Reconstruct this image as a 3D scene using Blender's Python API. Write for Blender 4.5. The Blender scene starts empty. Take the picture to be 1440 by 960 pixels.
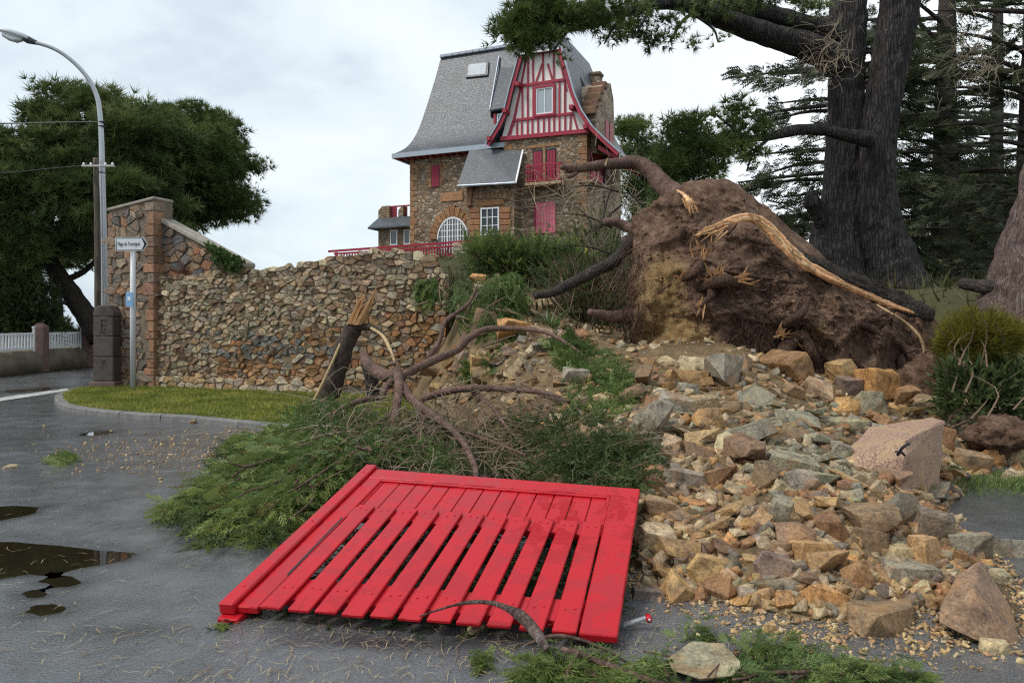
import bpy, bmesh, math, random
import numpy as np
from mathutils import Vector, Matrix, noise, Euler, Quaternion
random.seed(7); rng = np.random.default_rng(7)
scene = bpy.context.scene
COL = scene.collection
R = math.radians

# ------------------------------------------------------------------ camera
F, HX, HY, CAMZ = 1040.0, 720.0, 455.0, 1.6      # focal length and horizon in photo pixels, eye height in metres
cam_d = bpy.data.cameras.new('camera'); cam = bpy.data.objects.new('camera', cam_d); COL.objects.link(cam)
cam_d.sensor_width = 36; cam_d.lens = 36 * F / 1440; cam_d.shift_y = (HY - 480) / 1440
cam_d.clip_start = 0.05; cam_d.clip_end = 20000
cam.location = (0, 0, CAMZ); cam.rotation_euler = (R(90), 0, 0)
scene.camera = cam
# ------------------------------------------------------------------ light
SUN_EL, SUN_AZ = R(52), R(-112)      # azimuth clockwise from +Y: from the left, a little behind the camera
sd = bpy.data.lights.new('sun', 'SUN'); sd.energy = 1.5; sd.angle = R(16); sd.color = (1, .96, .9)
sun = bpy.data.objects.new('sun', sd); COL.objects.link(sun)
sdir = Vector((math.sin(SUN_AZ) * math.cos(SUN_EL), math.cos(SUN_AZ) * math.cos(SUN_EL), math.sin(SUN_EL)))
sun.rotation_euler = (-sdir).to_track_quat('-Z', 'Y').to_euler(); sun.location = (-10, -5, 30)
scene.view_settings.view_transform = 'Standard'; scene.view_settings.look = 'None'
scene.view_settings.exposure = 0.62; scene.view_settings.gamma = 1; scene.view_settings.use_curve_mapping = False
scene.render.engine = 'CYCLES'; scene.cycles.max_bounces = 6; scene.cycles.diffuse_bounces = 3
scene.cycles.use_denoising = False; scene.cycles.filter_width = 1.2; scene.cycles.sample_clamp_indirect = 4
W = bpy.data.worlds.new('World'); scene.world = W; W.use_nodes = True

class NT:
    """terse node-tree writer"""
    def __init__(s, nt): s.nt = nt; s.nt.nodes.clear()
    def n(s, t, **kw):
        nd = s.nt.nodes.new(t)
        for k, v in kw.items():
            if k.startswith('_'): continue
            setattr(nd, k, v)
        return nd
    def set(s, sock, v):
        if v is None: return
        if isinstance(v, bpy.types.NodeSocket): s.nt.links.new(v, sock)
        else:
            if hasattr(sock, 'default_value'):
                try: sock.default_value = v
                except Exception:
                    sock.default_value = (*v, 1) if len(v) == 3 else v[:3]
    def coord(s, kind='Object'): return s.n('ShaderNodeTexCoord').outputs[kind]
    def pos(s): return s.n('ShaderNodeNewGeometry').outputs['Position']
    def mapping(s, vec, scale=(1, 1, 1), loc=(0, 0, 0), rot=(0, 0, 0)):
        m = s.n('ShaderNodeMapping'); s.set(m.inputs['Vector'], vec)
        m.inputs['Scale'].default_value = scale; m.inputs['Location'].default_value = loc; m.inputs['Rotation'].default_value = rot
        return m.outputs[0]
    def noise(s, vec, scale=5, detail=4, rough=.6, dist=0, out='Fac'):
        t = s.n('ShaderNodeTexNoise'); s.set(t.inputs['Vector'], vec)
        t.inputs['Scale'].default_value = scale; t.inputs['Detail'].default_value = detail
        t.inputs['Roughness'].default_value = rough; t.inputs['Distortion'].default_value = dist
        return t.outputs[out]
    def voro(s, vec, scale=5, feature='F1', out='Distance', rnd=1):
        t = s.n('ShaderNodeTexVoronoi', feature=feature); s.set(t.inputs['Vector'], vec)
        t.inputs['Scale'].default_value = scale; t.inputs['Randomness'].default_value = rnd
        return t.outputs[out]
    def ramp(s, fac, stops, interp='LINEAR'):
        r = s.n('ShaderNodeValToRGB'); s.set(r.inputs[0], fac); e = r.color_ramp.elements
        r.color_ramp.interpolation = interp
        while len(e) < len(stops): e.new(.5)
        for el, (p, c) in zip(e, stops):
            el.position = p; el.color = (c, c, c, 1) if isinstance(c, (int, float)) else (*c, 1)
        return r.outputs[0]
    def math(s, op, a, b=None, clamp=False):
        m = s.n('ShaderNodeMath', operation=op, use_clamp=clamp); s.set(m.inputs[0], a); s.set(m.inputs[1], b)
        return m.outputs[0]
    def mix(s, fac, a, b, mode='MIX'):
        m = s.n('ShaderNodeMix', data_type='RGBA', blend_type=mode)
        s.set(m.inputs[0], fac); s.set(m.inputs[6], (*a, 1) if isinstance(a, tuple) and len(a) == 3 else a)
        s.set(m.inputs[7], (*b, 1) if isinstance(b, tuple) and len(b) == 3 else b)
        return m.outputs[2]
    def bump(s, h, strength=.5, dist=.02, normal=None):
        b = s.n('ShaderNodeBump'); s.set(b.inputs['Height'], h)
        b.inputs['Strength'].default_value = strength; b.inputs['Distance'].default_value = dist
        if normal: s.set(b.inputs['Normal'], normal)
        return b.outputs[0]
    def out(s, color, rough=.8, normal=None, spec=.4, metal=0, extra=None, disp=None):
        p = s.n('ShaderNodeBsdfPrincipled'); s.set(p.inputs['Base Color'], (*color, 1) if isinstance(color, tuple) and len(color) == 3 else color)
        s.set(p.inputs['Roughness'], rough); s.set(p.inputs['Normal'], normal)
        s.set(p.inputs['Specular IOR Level'], spec); s.set(p.inputs['Metallic'], metal)
        for k, v in (extra or {}).items(): s.set(p.inputs[k], v)
        o = s.n('ShaderNodeOutputMaterial'); s.nt.links.new(p.outputs[0], o.inputs[0])
        return p

def newmat(name):
    m = bpy.data.materials.new(name); m.use_nodes = True
    return m, NT(m.node_tree)

# world: Nishita sky almost wholly covered by bright cloud, thinner and brighter to the right ahead
t = NT(W.node_tree)
sky = t.n('ShaderNodeTexSky', sky_type='NISHITA'); sky.sun_disc = False
sky.sun_elevation = SUN_EL; sky.sun_rotation = SUN_AZ; sky.air_density = 1; sky.dust_density = 2
dirv = t.coord('Generated')
squash = t.mapping(dirv, scale=(1, 1, 2.2))
n1 = t.noise(squash, 1.7, 4, .52, .5)
n2 = t.noise(t.mapping(dirv, scale=(1, 1, 1.8), loc=(3.1, 1.7, .4)), 4.6, 7, .58, .3)
cl = t.math('ADD', t.math('MULTIPLY', n1, .62), t.math('MULTIPLY', n2, .38))
base = t.ramp(cl, [(.34, (4.0, 4.5, 5.15)), (.46, (4.7, 5.3, 5.9)), (.53, (5.7, 6.4, 6.8)), (.64, (6.7, 7.15, 7.35))])
dot = t.n('ShaderNodeVectorMath', operation='DOT_PRODUCT'); t.set(dot.inputs[0], dirv)
dot.inputs[1].default_value = Vector((.62, .75, .2)).normalized()
glow = t.ramp(dot.outputs['Value'], [(.72, 0.0), (.99, .8)])
cloud = t.mix(glow, base, (8.0, 8.35, 8.45))
col = t.mix(.9, sky.outputs[0], cloud)
bg = t.n('ShaderNodeBackground'); t.set(bg.inputs[0], col); bg.inputs[1].default_value = 0.1
t.nt.links.new(bg.outputs[0], t.n('ShaderNodeOutputWorld').inputs[0])

# ------------------------------------------------------------------ helpers
def P(px, py, d):
    """world point seen at photo pixel (px, py) at depth d metres"""
    return Vector(((px - HX) / F * d, d, CAMZ + (HY - py) / F * d))
def G(px, py, z=0.0):
    """world point at height z below the eye seen at that pixel"""
    return P(px, py, (CAMZ - z) * F / (py - HY))
def tag(o, label=None, cat=None, group=None, kind=None):
    if label: o['label'] = label
    if cat: o['category'] = cat
    if group: o['group'] = group
    if kind: o['kind'] = kind
    return o
def empty(name, loc=(0, 0, 0), label=None, cat=None, group=None, kind=None):
    o = bpy.data.objects.new(name, None); COL.objects.link(o); o.location = loc; o.empty_display_size = .1
    return tag(o, label, cat, group, kind)
def link(name, me, parent=None, mat=None, keep=True):
    o = bpy.data.objects.new(name, me); COL.objects.link(o)
    if mat and not me.materials: me.materials.append(mat)
    if parent:
        o.parent = parent
        if keep: o.matrix_parent_inverse = Matrix.Translation(-Vector(parent.location)) if parent.parent is None else Matrix.Identity(4)
    return o
def centre(o):
    """put the origin of a mesh object at the middle of its mesh's foot"""
    me = o.data; n = len(me.vertices)
    if n == 0: return o
    a = np.empty(n * 3); me.vertices.foreach_get('co', a); a = a.reshape(-1, 3)
    c = Vector(((a[:, 0].min() + a[:, 0].max()) / 2, (a[:, 1].min() + a[:, 1].max()) / 2, a[:, 2].min()))
    me.transform(Matrix.Translation(-c)); o.location = o.location + c
    return o
def sstep(a, b, x):
    t_ = min(1, max(0, (x - a) / (b - a))); return t_ * t_ * (3 - 2 * t_)
def catmull(pts, n):
    """smooth resample of a list of tuples/Vectors (any length) -> numpy (n, k)"""
    a = np.array([list(p) for p in pts], float)
    if len(a) == 2: return a[0] + (a[1] - a[0]) * np.linspace(0, 1, n)[:, None]
    e = np.vstack([2 * a[0] - a[1], a, 2 * a[-1] - a[-2]]); m = len(a) - 1
    out = []
    for q in np.linspace(0, m, n):
        i = min(int(q), m - 1); f = q - i; p0, p1, p2, p3 = e[i:i + 4]
        out.append(.5 * (2 * p1 + (p2 - p0) * f + (2 * p0 - 5 * p1 + 4 * p2 - p3) * f * f + (3 * p1 - p0 - 3 * p2 + p3) * f ** 3))
    return np.array(out)

class MB:
    def __init__(s): s.v = []; s.f = []; s.c = []; s.smooth = False
    def add(s, verts, faces):
        b = len(s.v); s.v.extend([tuple(p) for p in verts]); s.f.extend([tuple(i + b for i in f) for f in faces]); return s
    def hexa(s, p):   # 8 corners: 0-3 bottom ring, 4-7 top ring
        return s.add(p, [(3, 2, 1, 0), (4, 5, 6, 7), (0, 1, 5, 4), (1, 2, 6, 5), (2, 3, 7, 6), (3, 0, 4, 7)])
    def box(s, x0, x1, y0, y1, z0, z1, M=None):
        p = [Vector(q) for q in ((x0, y0, z0), (x1, y0, z0), (x1, y1, z0), (x0, y1, z0), (x0, y0, z1), (x1, y0, z1), (x1, y1, z1), (x0, y1, z1))]
        if M is not None: p = [M @ q for q in p]
        return s.hexa(p)
    def prism(s, poly, off):
        n = len(poly); poly = [Vector(p) for p in poly]; off = Vector(off)
        return s.add(poly + [p + off for p in poly], [tuple(range(n)), tuple(range(2 * n - 1, n - 1, -1))] + [(i, i + n, (i + 1) % n + n, (i + 1) % n) for i in range(n)])
    def tube(s, pts, radii, sides=8, rough=0, cap=True, nz=3.0, flat=1.0, n=None):
        """pts control points, radii per control point; rough = bark relief (fraction of radius)"""
        if n is None: n = max(3, (len(pts) - 1) * 5)
        a = catmull([(*p, r) for p, r in zip(pts, radii)], n); pos = a[:, :3]; rad = np.maximum(a[:, 3], .0008)
        tan = np.gradient(pos, axis=0); tan /= (np.linalg.norm(tan, axis=1)[:, None] + 1e-9)
        up = np.array((0, 0, 1.)) if abs(tan[0][2]) < .9 else np.array((1., 0, 0))
        x = np.cross(up, tan[0]); x /= np.linalg.norm(x); b = len(s.v)
        for i in range(n):
            x = x - tan[i] * x.dot(tan[i]); x /= np.linalg.norm(x); y = np.cross(tan[i], x)
            for k in range(sides):
                th = 2 * math.pi * k / sides; r = rad[i]
                q = pos[i] + r * (math.cos(th) * x + math.sin(th) * y * flat)
                if rough:
                    g = noise.noise(Vector(q) * nz) + .5 * noise.noise(Vector(q) * nz * 2.7)
                    q = pos[i] + r * (1 + rough * g) * (math.cos(th) * x + math.sin(th) * y * flat)
                s.v.append(tuple(q))
        for i in range(n - 1):
            for k in range(sides):
                k2 = (k + 1) % sides
                s.f.append((b + i * sides + k, b + i * sides + k2, b + (i + 1) * sides + k2, b + (i + 1) * sides + k))
        if cap:
            s.f.append(tuple(b + k for k in range(sides - 1, -1, -1))); s.f.append(tuple(b + (n - 1) * sides + k for k in range(sides)))
        return s
    def lathe(s, prof, c=(0, 0, 0), seg=20):
        b = len(s.v)
        for r, z in prof:
            for k in range(seg):
                th = 2 * math.pi * k / seg; s.v.append((c[0] + r * math.cos(th), c[1] + r * math.sin(th), c[2] + z))
        for i in range(len(prof) - 1):
            for k in range(seg):
                k2 = (k + 1) % seg; s.f.append((b + i * seg + k, b + i * seg + k2, b + (i + 1) * seg + k2, b + (i + 1) * seg + k))
        s.f.append(tuple(b + k for k in range(seg - 1, -1, -1))); s.f.append(tuple(b + (len(prof) - 1) * seg + k for k in range(seg)))
        return s
    def mesh(s, name, mat=None, smooth=False):
        me = bpy.data.meshes.new(name); me.from_pydata(s.v, [], s.f); me.update()
        if mat: me.materials.append(mat)
        if smooth: me.polygons.foreach_set('use_smooth', [True] * len(me.polygons))
        return me
    def build(s, name, mat, parent=None, smooth=False, bevel=0):
        me = s.mesh(name, mat, smooth)
        if bevel:
            bm = bmesh.new(); bm.from_mesh(me); bmesh.ops.remove_doubles(bm, verts=bm.verts, dist=1e-5)
            bmesh.ops.bevel(bm, geom=[e for e in bm.edges if len(e.link_faces) == 2 and e.calc_face_angle(0) > .5], offset=bevel, segments=1, affect='EDGES')
            bm.to_mesh(me); bm.free()
        return link(name, me, parent)

def np_mesh(name, V, T, mat, tint=None, smooth=False, colors=None):
    """fast mesh from arrays: V (n,3), T (m,k) k = 3 or 4; tint = one float per vertex; colors = rgb per vertex"""
    me = bpy.data.meshes.new(name); n, (m, k) = len(V), T.shape
    me.vertices.add(n); me.vertices.foreach_set('co', np.ascontiguousarray(V, np.float32).ravel())
    me.loops.add(m * k); me.loops.foreach_set('vertex_index', np.ascontiguousarray(T, np.int32).ravel())
    me.polygons.add(m); me.polygons.foreach_set('loop_start', np.arange(0, m * k, k, dtype=np.int32))
    if smooth: me.polygons.foreach_set('use_smooth', np.ones(m, bool))
    me.update(calc_edges=True)
    if tint is not None:
        a = me.attributes.new('tint', 'FLOAT', 'POINT'); a.data.foreach_set('value', np.asarray(tint, np.float32))
    if colors is not None:
        a = me.attributes.new('own_colour', 'FLOAT_COLOR', 'POINT')
        c4 = np.ones((n, 4), np.float32); c4[:, :3] = colors; a.data.foreach_set('color', c4.ravel())
    me.materials.append(mat)
    return me
def frames(dirs, roll=None):
    """rotation matrices (n,3,3) whose local +Z points along dirs, random roll"""
    d = dirs / (np.linalg.norm(dirs, axis=1)[:, None] + 1e-9); n = len(d)
    a = rng.normal(size=(n, 3)); x = np.cross(a, d); x /= np.linalg.norm(x, axis=1)[:, None]
    y = np.cross(d, x)
    return np.stack([x, y, d], axis=2)
def scatter(tv, tf, pos, rot, scale, tint=None):
    """copies of a template (tv, tf) -> V, T, tint per vertex"""
    n, k = len(pos), len(tv)
    V = np.einsum('nij,kj->nki', rot, tv) * np.asarray(scale).reshape(-1, 1, 1) + pos[:, None, :]
    T = (tf[None] + (np.arange(n) * k)[:, None, None]).reshape(-1, tf.shape[1])
    ti = np.repeat(tint if tint is not None else rng.random(n), k)
    return V.reshape(-1, 3), T, ti
def merge(parts):
    V, T, I, o = [], [], [], 0
    for v, t_, i in parts: V.append(v); T.append(t_ + o); I.append(i); o += len(v)
    return np.vstack(V), np.vstack(T), np.concatenate(I)

# foliage templates (small leaf-sized triangles)
def tpl_pine(nn=11, ln=1.0, w=.05, spread=1.05):
    v, f = [], []
    for i in range(nn):
        th = i * 2.4; ph = spread * math.sqrt((i + .5) / nn)
        d = np.array((math.sin(ph) * math.cos(th), math.sin(ph) * math.sin(th), math.cos(ph)))
        s_ = np.cross(d, (math.cos(th + 1), math.sin(th + 1), .3)); s_ /= np.linalg.norm(s_)
        b = len(v); l = ln * (.75 + .25 * math.cos(i * 1.7)); v += [s_ * w, -s_ * w, d * l]; f.append((b, b + 1, b + 2))
    return np.array(v), np.array(f)
def tpl_spray(n=9, w=.028, droop=.25):
    """feathery flat cypress spray, length 1 along +Z"""
    v, f = [], []
    def blade(a, b_, ww):
        d = b_ - a; s_ = np.cross(d, (0.3, 1, .1)); s_ /= (np.linalg.norm(s_) + 1e-9); i = len(v)
        m = a + d * .45
        v.extend([a, m + s_ * ww, m - s_ * ww, b_]); f.extend([(i, i + 1, i + 2), (i + 1, i + 3, i + 2)])
    blade(np.zeros(3), np.array((0, -.05, 1.)), w * .7)
    for i in range(n):
        z = .1 + .8 * i / n; L = .42 * (1 - .55 * z)
        for sg in (-1, 1):
            a = np.array((0, 0, z)); b_ = a + np.array((sg * L * .75, -droop * L + .1 * math.sin(i * 2.1 + sg), L * .72))
            blade(a, b_, w)
            c = a + (b_ - a) * .5
            blade(c, c + np.array((sg * L * .16, .12 * L * math.sin(i * 3.3), L * .48)), w * .85)
    return np.array(v), np.array(f)
def tpl_strand(n=11, w=.026):
    """long thin drooping cypress shoot, length 1 along +Z"""
    v, f = [], []
    def blade(a, b_, ww):
        d = b_ - a; s_ = np.cross(d, (0.3, 1, .1)); s_ /= (np.linalg.norm(s_) + 1e-9); i = len(v); m = a + d * .5
        v.extend([a, m + s_ * ww, m - s_ * ww, b_]); f.extend([(i, i + 1, i + 2), (i + 1, i + 3, i + 2)])
    blade(np.zeros(3), np.array((0, -.06, 1.)), w)
    for i in range(n):
        z = .05 + .85 * i / n; L = .26 * (1 - .5 * z); th = i * 2.3
        a = np.array((0, -.06 * z, z)); blade(a, a + np.array((math.cos(th) * L * .6, math.sin(th) * L * .6, L * .85)), w * 1.1)
    return np.array(v), np.array(f)
def tpl_leaf(l=1.0, w=.22):
    v = np.array([(0, 0, 0), (w, .05, .45 * l), (0, -.06, .5 * l), (-w, .05, .45 * l), (0, -.15, l)], float)
    return v, np.array([(0, 1, 2), (0, 2, 3), (1, 4, 2), (2, 4, 3)])
def tpl_blade(l=1.0, w=.04, bend=.3):
    v = np.array([(-w, 0, 0), (w, 0, 0), (-w * .7, bend * .25, .55 * l), (w * .7, bend * .25, .55 * l), (0, bend, l)], float)
    return v, np.array([(0, 1, 2), (1, 3, 2), (2, 3, 4)])
PINE, SPRAY, LEAF, BLADE, STRAND = tpl_pine(), tpl_spray(9, .03), tpl_leaf(), tpl_blade(), tpl_strand()
# ------------------------------------------------------------------ materials
def m_rock(name, source, lichen=.25, bump=.9, wet=.62, dist=.012):
    m, t = newmat(name); pc = t.pos()
    if source == 'object': c = t.n('ShaderNodeObjectInfo').outputs['Color']
    else: c = t.n('ShaderNodeAttribute', attribute_name='own_colour').outputs['Color']
    n1 = t.noise(pc, 9, 6, .65, .4); n2 = t.noise(pc, 55, 5, .7)
    c = t.mix(1, c, t.ramp(n1, [(.3, (.38, .34, .30)), (.5, (1, 1, 1)), (.7, (1.5, 1.42, 1.3))]), 'MULTIPLY')
    c = t.mix(1, c, t.ramp(n2, [(.32, (.48, .46, .44)), (.52, (1.05, 1.05, 1.05)), (.72, (1.55, 1.5, 1.4))]), 'MULTIPLY')
    ru = t.ramp(t.noise(t.mapping(pc, loc=(4, 2, 9)), 5, 4, .6), [(.52, 0.0), (.68, .55)])
    c = t.mix(ru, c, (.30, .15, .055))
    li = t.ramp(t.noise(t.mapping(pc, loc=(7, 7, 1)), 26, 4, .6), [(.64, 0.0), (.70, lichen)])
    c = t.mix(li, c, (.42, .42, .36))
    h = t.math('ADD', t.math('MULTIPLY', n1, .7), t.math('MULTIPLY', n2, .5))
    t.out(c, t.ramp(n1, [(.3, wet - .18), (.7, wet + .2)]), t.bump(h, bump, dist), .35)
    return m
M_ROCK = m_rock('stone', 'object'); M_ROCKS = m_rock('stone_joined', 'attr')
M_WALLST = m_rock('wall_stone', 'object', .2, .5, .85); M_WALLSTJ = m_rock('wall_stone_joined', 'attr', .2, .5, .85)

def m_plain(name, col, rough=.6, var=.25, scale=6, bump=.15, spec=.4, metal=0, bscale=40, extra=None, dist=.01):
    m, t = newmat(name); pc = t.pos(); n1 = t.noise(pc, scale, 5, .6); n2 = t.noise(pc, bscale, 4, .6)
    c = t.mix(1, col, t.ramp(n1, [(.25, 1 - var), (.75, 1 + var)]), 'MULTIPLY')
    t.out(c, t.ramp(n1, [(.3, max(.02, rough - .1)), (.7, min(1, rough + .1))]), t.bump(n2, bump, dist), spec, metal, extra)
    return m
def m_foliage(name, c0, c1, c2, rough=.55, trans=.25):
    m, t = newmat(name)
    ti = t.n('ShaderNodeAttribute', attribute_name='tint').outputs['Fac']
    c = t.ramp(ti, [(0, c0), (.55, c1), (1, c2)])
    n1 = t.noise(t.pos(), 1.3, 3, .6)
    c = t.mix(1, c, t.ramp(n1, [(.3, (.75, .78, .75)), (.7, (1.25, 1.2, 1.1))]), 'MULTIPLY')
    p = t.n('ShaderNodeBsdfPrincipled'); t.set(p.inputs['Base Color'], c); p.inputs['Roughness'].default_value = rough
    p.inputs['Specular IOR Level'].default_value = .25
    tr = t.n('ShaderNodeBsdfTranslucent'); t.set(tr.inputs[0], c)
    mx = t.n('ShaderNodeMixShader'); mx.inputs[0].default_value = trans
    t.nt.links.new(p.outputs[0], mx.inputs[1]); t.nt.links.new(tr.outputs[0], mx.inputs[2])
    t.nt.links.new(mx.outputs[0], t.n('ShaderNodeOutputMaterial').inputs[0])
    return m
M_PINE = m_foliage('pine_needles', (.055, .082, .03), (.105, .15, .05), (.22, .255, .10))
M_PINE2 = m_foliage('pine_needles_light', (.06, .095, .03), (.115, .165, .05), (.21, .255, .095))
M_DARKFOL = m_foliage('cedar_foliage', (.034, .048, .026), (.06, .074, .036), (.125, .125, .065))
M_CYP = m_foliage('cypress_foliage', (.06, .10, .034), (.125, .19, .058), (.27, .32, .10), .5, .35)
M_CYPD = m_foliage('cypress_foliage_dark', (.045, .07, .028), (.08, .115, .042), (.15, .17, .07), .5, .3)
M_GRASS = m_foliage('grass', (.15, .19, .032), (.27, .30, .055), (.42, .38, .12), .6, .3)
M_BUSH = m_foliage('bush_leaves', (.03, .06, .02), (.055, .1, .03), (.1, .15, .05), .45, .25)
M_GOLD = m_foliage('golden_shrub', (.10, .10, .015), (.17, .16, .022), (.27, .23, .04), .6, .3)
M_STRAP = m_foliage('strap_leaves', (.07, .12, .04), (.13, .2, .07), (.28, .33, .14), .4, .2)
M_YEL = m_plain('yellow_petals', (.75, .62, .05), .6, .1)
M_TWIG = m_plain('dry_twigs', (.17, .115, .075), .8, .4, 8)
M_TWIGL = m_plain('pale_dead_twigs', (.30, .24, .17), .85, .35, 8)
M_NEEDLE = m_plain('fallen_needles', (.42, .32, .16), .7, .5, 30)

def m_bark(name, c0, c1, sx=9, sz=1.4, bump=1.0, dist=.04, rough=.85):
    m, t = newmat(name); pc = t.pos()
    v = t.voro(t.mapping(pc, scale=(sx, sx, sz)), 1, 'DISTANCE_TO_EDGE')
    n1 = t.noise(t.mapping(pc, scale=(1, 1, .35)), 7, 6, .65, .6); n2 = t.noise(pc, 45, 4, .7)
    h = t.math('ADD', t.ramp(v, [(0, 0), (.22, 1)]), t.math('MULTIPLY', n2, .4))
    c = t.mix(t.ramp(n1, [(.3, 0), (.7, 1)]), c0, c1)
    c = t.mix(t.ramp(v, [(0, .55), (.16, 0.0)]), c, tuple(q * .5 for q in c0))
    t.out(c, rough, t.bump(h, bump, dist), .25)
    return m
M_BARK = m_bark('pine_bark', (.017, .015, .015), (.088, .077, .071), 15, 1.8)
M_BARKD = m_bark('dark_bark', (.024, .02, .017), (.075, .06, .05), 16, 13, .8, .015)
def m_barkfine(name, c0, c1, c2, sc=30, st=(1, 1, 1), bump=.9, dist=.012, rough=.85):
    m, t = newmat(name); pc = t.pos(); v = t.mapping(pc, scale=st)
    n1 = t.noise(v, sc, 6, .72, 1.5); n2 = t.noise(pc, 5, 4, .6); n3 = t.noise(pc, 120, 3, .7)
    c = t.ramp(n1, [(.34, c0), (.5, c1), (.66, c2)]); c = t.mix(1, c, t.ramp(n2, [(.3, .6), (.7, 1.35)]), 'MULTIPLY')
    t.out(c, rough, t.bump(t.math('ADD', n1, t.math('MULTIPLY', n3, .35)), bump, dist), .25); return m
M_BARKR = m_barkfine('red_brown_bark', (.045, .026, .02), (.125, .072, .055), (.22, .145, .115), 26, (1, 1, .6), .9, .012, .75)
M_BRK2 = m_barkfine('broken_limb_bark', (.018, .013, .011), (.055, .04, .032), (.13, .095, .075), 30, (1, 1, .4))
M_BARKS = m_barkfine('stripped_grey_bark', (.05, .028, .022), (.16, .105, .088), (.33, .27, .24), 11, (2.6, 2.6, .16), 1, .05)
def m_wood(name, c0, c1, c2):
    m, t = newmat(name); pc = t.pos()
    n = t.noise(t.mapping(pc, scale=(3, 3, 3), rot=(.3, .4, .2)), 6, 6, .7, 1.2); n2 = t.noise(t.mapping(pc, scale=(14, 14, 14)), 6, 5, .7, 2)
    c = t.ramp(t.math('ADD', t.math('MULTIPLY', n, .6), t.math('MULTIPLY', n2, .4)), [(.32, c0), (.5, c1), (.68, c2)])
    t.out(c, .75, t.bump(t.math('ADD', n, n2), 1, .02), .25); return m
M_SPLINT = m_wood('splintered_wood', (.36, .16, .06), (.66, .36, .16), (.8, .58, .35))
M_SPLPALE = m_wood('pale_splintered_wood', (.5, .3, .13), (.7, .5, .26), (.8, .64, .4))
M_ROOT = m_bark('root_bark', (.045, .024, .016), (.12, .07, .045), 20, 8, .9, .015)

# red wet paint
m, t = newmat('red_gate_paint'); M_RED = m; pc = t.pos()
n1 = t.noise(pc, 5, 4, .6, .5); n2 = t.noise(t.mapping(pc, scale=(1, 1, 1)), 160, 2, .5); gr = t.noise(t.mapping(pc, scale=(60, 6, 20), rot=(0, 0, .25)), 1.5, 4, .6)
wet = t.ramp(n1, [(.47, .16), (.50, .42)])
c = t.mix(t.ramp(n1, [(.47, 1), (.5, 0)]), (.47, .008, .016), (.40, .006, .013))
c = t.mix(t.ramp(t.noise(t.mapping(pc, loc=(3, 3, 3)), 18, 4, .7), [(.6, 0.0), (.74, .5)]), c, (.20, .035, .03))
c = t.mix(t.ramp(t.noise(t.mapping(pc, loc=(1, 8, 2)), 75, 3, .7), [(.68, 0.0), (.74, .6)]), c, (.16, .10, .06))
t.out(c, wet, t.bump(t.math('ADD', t.math('MULTIPLY', n2, .25), gr), .14, .004), .3)
M_REDH = m_plain('red_house_paint', (.32, .022, .045), .5, .2, 4, .1)
M_REDW = m_plain('faded_red_shutter', (.62, .14, .2), .6, .3, 3, .1)
M_REDDK = m_plain('red_shutter', (.28, .02, .05), .6, .25, 3, .1)
M_PLAST = m_plain('cream_plaster', (.78, .72, .68), .85, .08, 3, .1)
M_WHITE = m_plain('white_paint', (.8, .8, .79), .5, .06, 6, .08)
M_PICKET = m_plain('white_fence_paint', (.78, .79, .80), .55, .08, 6, .1)
M_GALV = m_plain('galvanised_steel', (.46, .48, .5), .42, .12, 10, .05, .5, .55)
M_POST = m_plain('grey_sign_post', (.56, .57, .58), .4, .08, 10, .04, .5)
M_LEADC = m_plain('zinc_gutter', (.36, .4, .45), .45, .1, 6, .05, .5, .3)
M_POLE = m_bark('utility_pole_wood', (.06, .048, .036), (.16, .13, .10), 14, .6, .6, .01)
M_BLACK = m_plain('black_plastic', (.015, .015, .017), .5, .1)
M_DARKM = m_plain('dark_metal', (.06, .06, .065), .45, .2)
M_BLUE = m_plain('pale_blue_notice', (.22, .42, .68), .4, .1)
M_SIGNW = m_plain('sign_white', (.82, .83, .84), .3, .03, 3, .02)
M_SIGNB = m_plain('sign_black', (.012, .013, .016), .4, .05)
m, t = newmat('lamp_bowl'); M_BOWL = m
t.out((.75, .78, .8), .12, None, .5, 0, {'Transmission Weight': .55, 'IOR': 1.2})
def m_glass(name, col=(.09, .11, .13)):
    m, t = newmat(name); n = t.noise(t.pos(), .8, 2); t.out(t.mix(n, tuple(q * .6 for q in col), col), .04, t.bump(n, .03, .05), .9); return m
M_GLASS = m_glass('window_glass'); M_GLASSP = m_glass('blind_behind_glass', (.42, .46, .5))

# house stone: rubble masonry too small to pick apart, in the plane of the facade
def m_masonry(name, pal, joint, scale, ax):
    m, t = newmat(name); pc = t.pos()
    cb = t.n('ShaderNodeVectorMath', operation='DOT_PRODUCT'); t.set(cb.inputs[0], pc); cb.inputs[1].default_value = (ax[0], ax[1], 0)
    sp = t.n('ShaderNodeSeparateXYZ'); t.set(sp.inputs[0], pc)
    cv = t.n('ShaderNodeCombineXYZ'); t.set(cv.inputs[0], cb.outputs['Value']); t.set(cv.inputs[1], sp.outputs[2])
    vec = t.mapping(cv.outputs[0], scale=(scale, scale * 1.75, 1))
    wob = t.noise(vec, 1.2, 3, .6, out='Color'); vec2 = t.mix(.12, vec, wob)
    rc = t.voro(vec2, 1, 'F1', 'Color'); e = t.voro(vec2, 1, 'DISTANCE_TO_EDGE')
    sx = t.n('ShaderNodeSeparateColor'); t.set(sx.inputs[0], rc)
    c = t.ramp(sx.outputs[0], pal)
    n1 = t.noise(pc, 14, 5, .7); n0 = t.noise(pc, .55, 4, .6)
    c = t.mix(1, c, t.ramp(n1, [(.3, .65), (.7, 1.3)]), 'MULTIPLY')
    c = t.mix(t.ramp(e, [(.02, 1), (.075, 0)]), c, joint)
    c = t.mix(1, c, t.ramp(n0, [(.3, .62), (.65, 1.2)]), 'MULTIPLY')
    t.out(c, .9, t.bump(t.math('ADD', t.ramp(e, [(.0, 0), (.12, 1)]), t.math('MULTIPLY', n1, .5)), .9, .05), .2); return m
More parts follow.
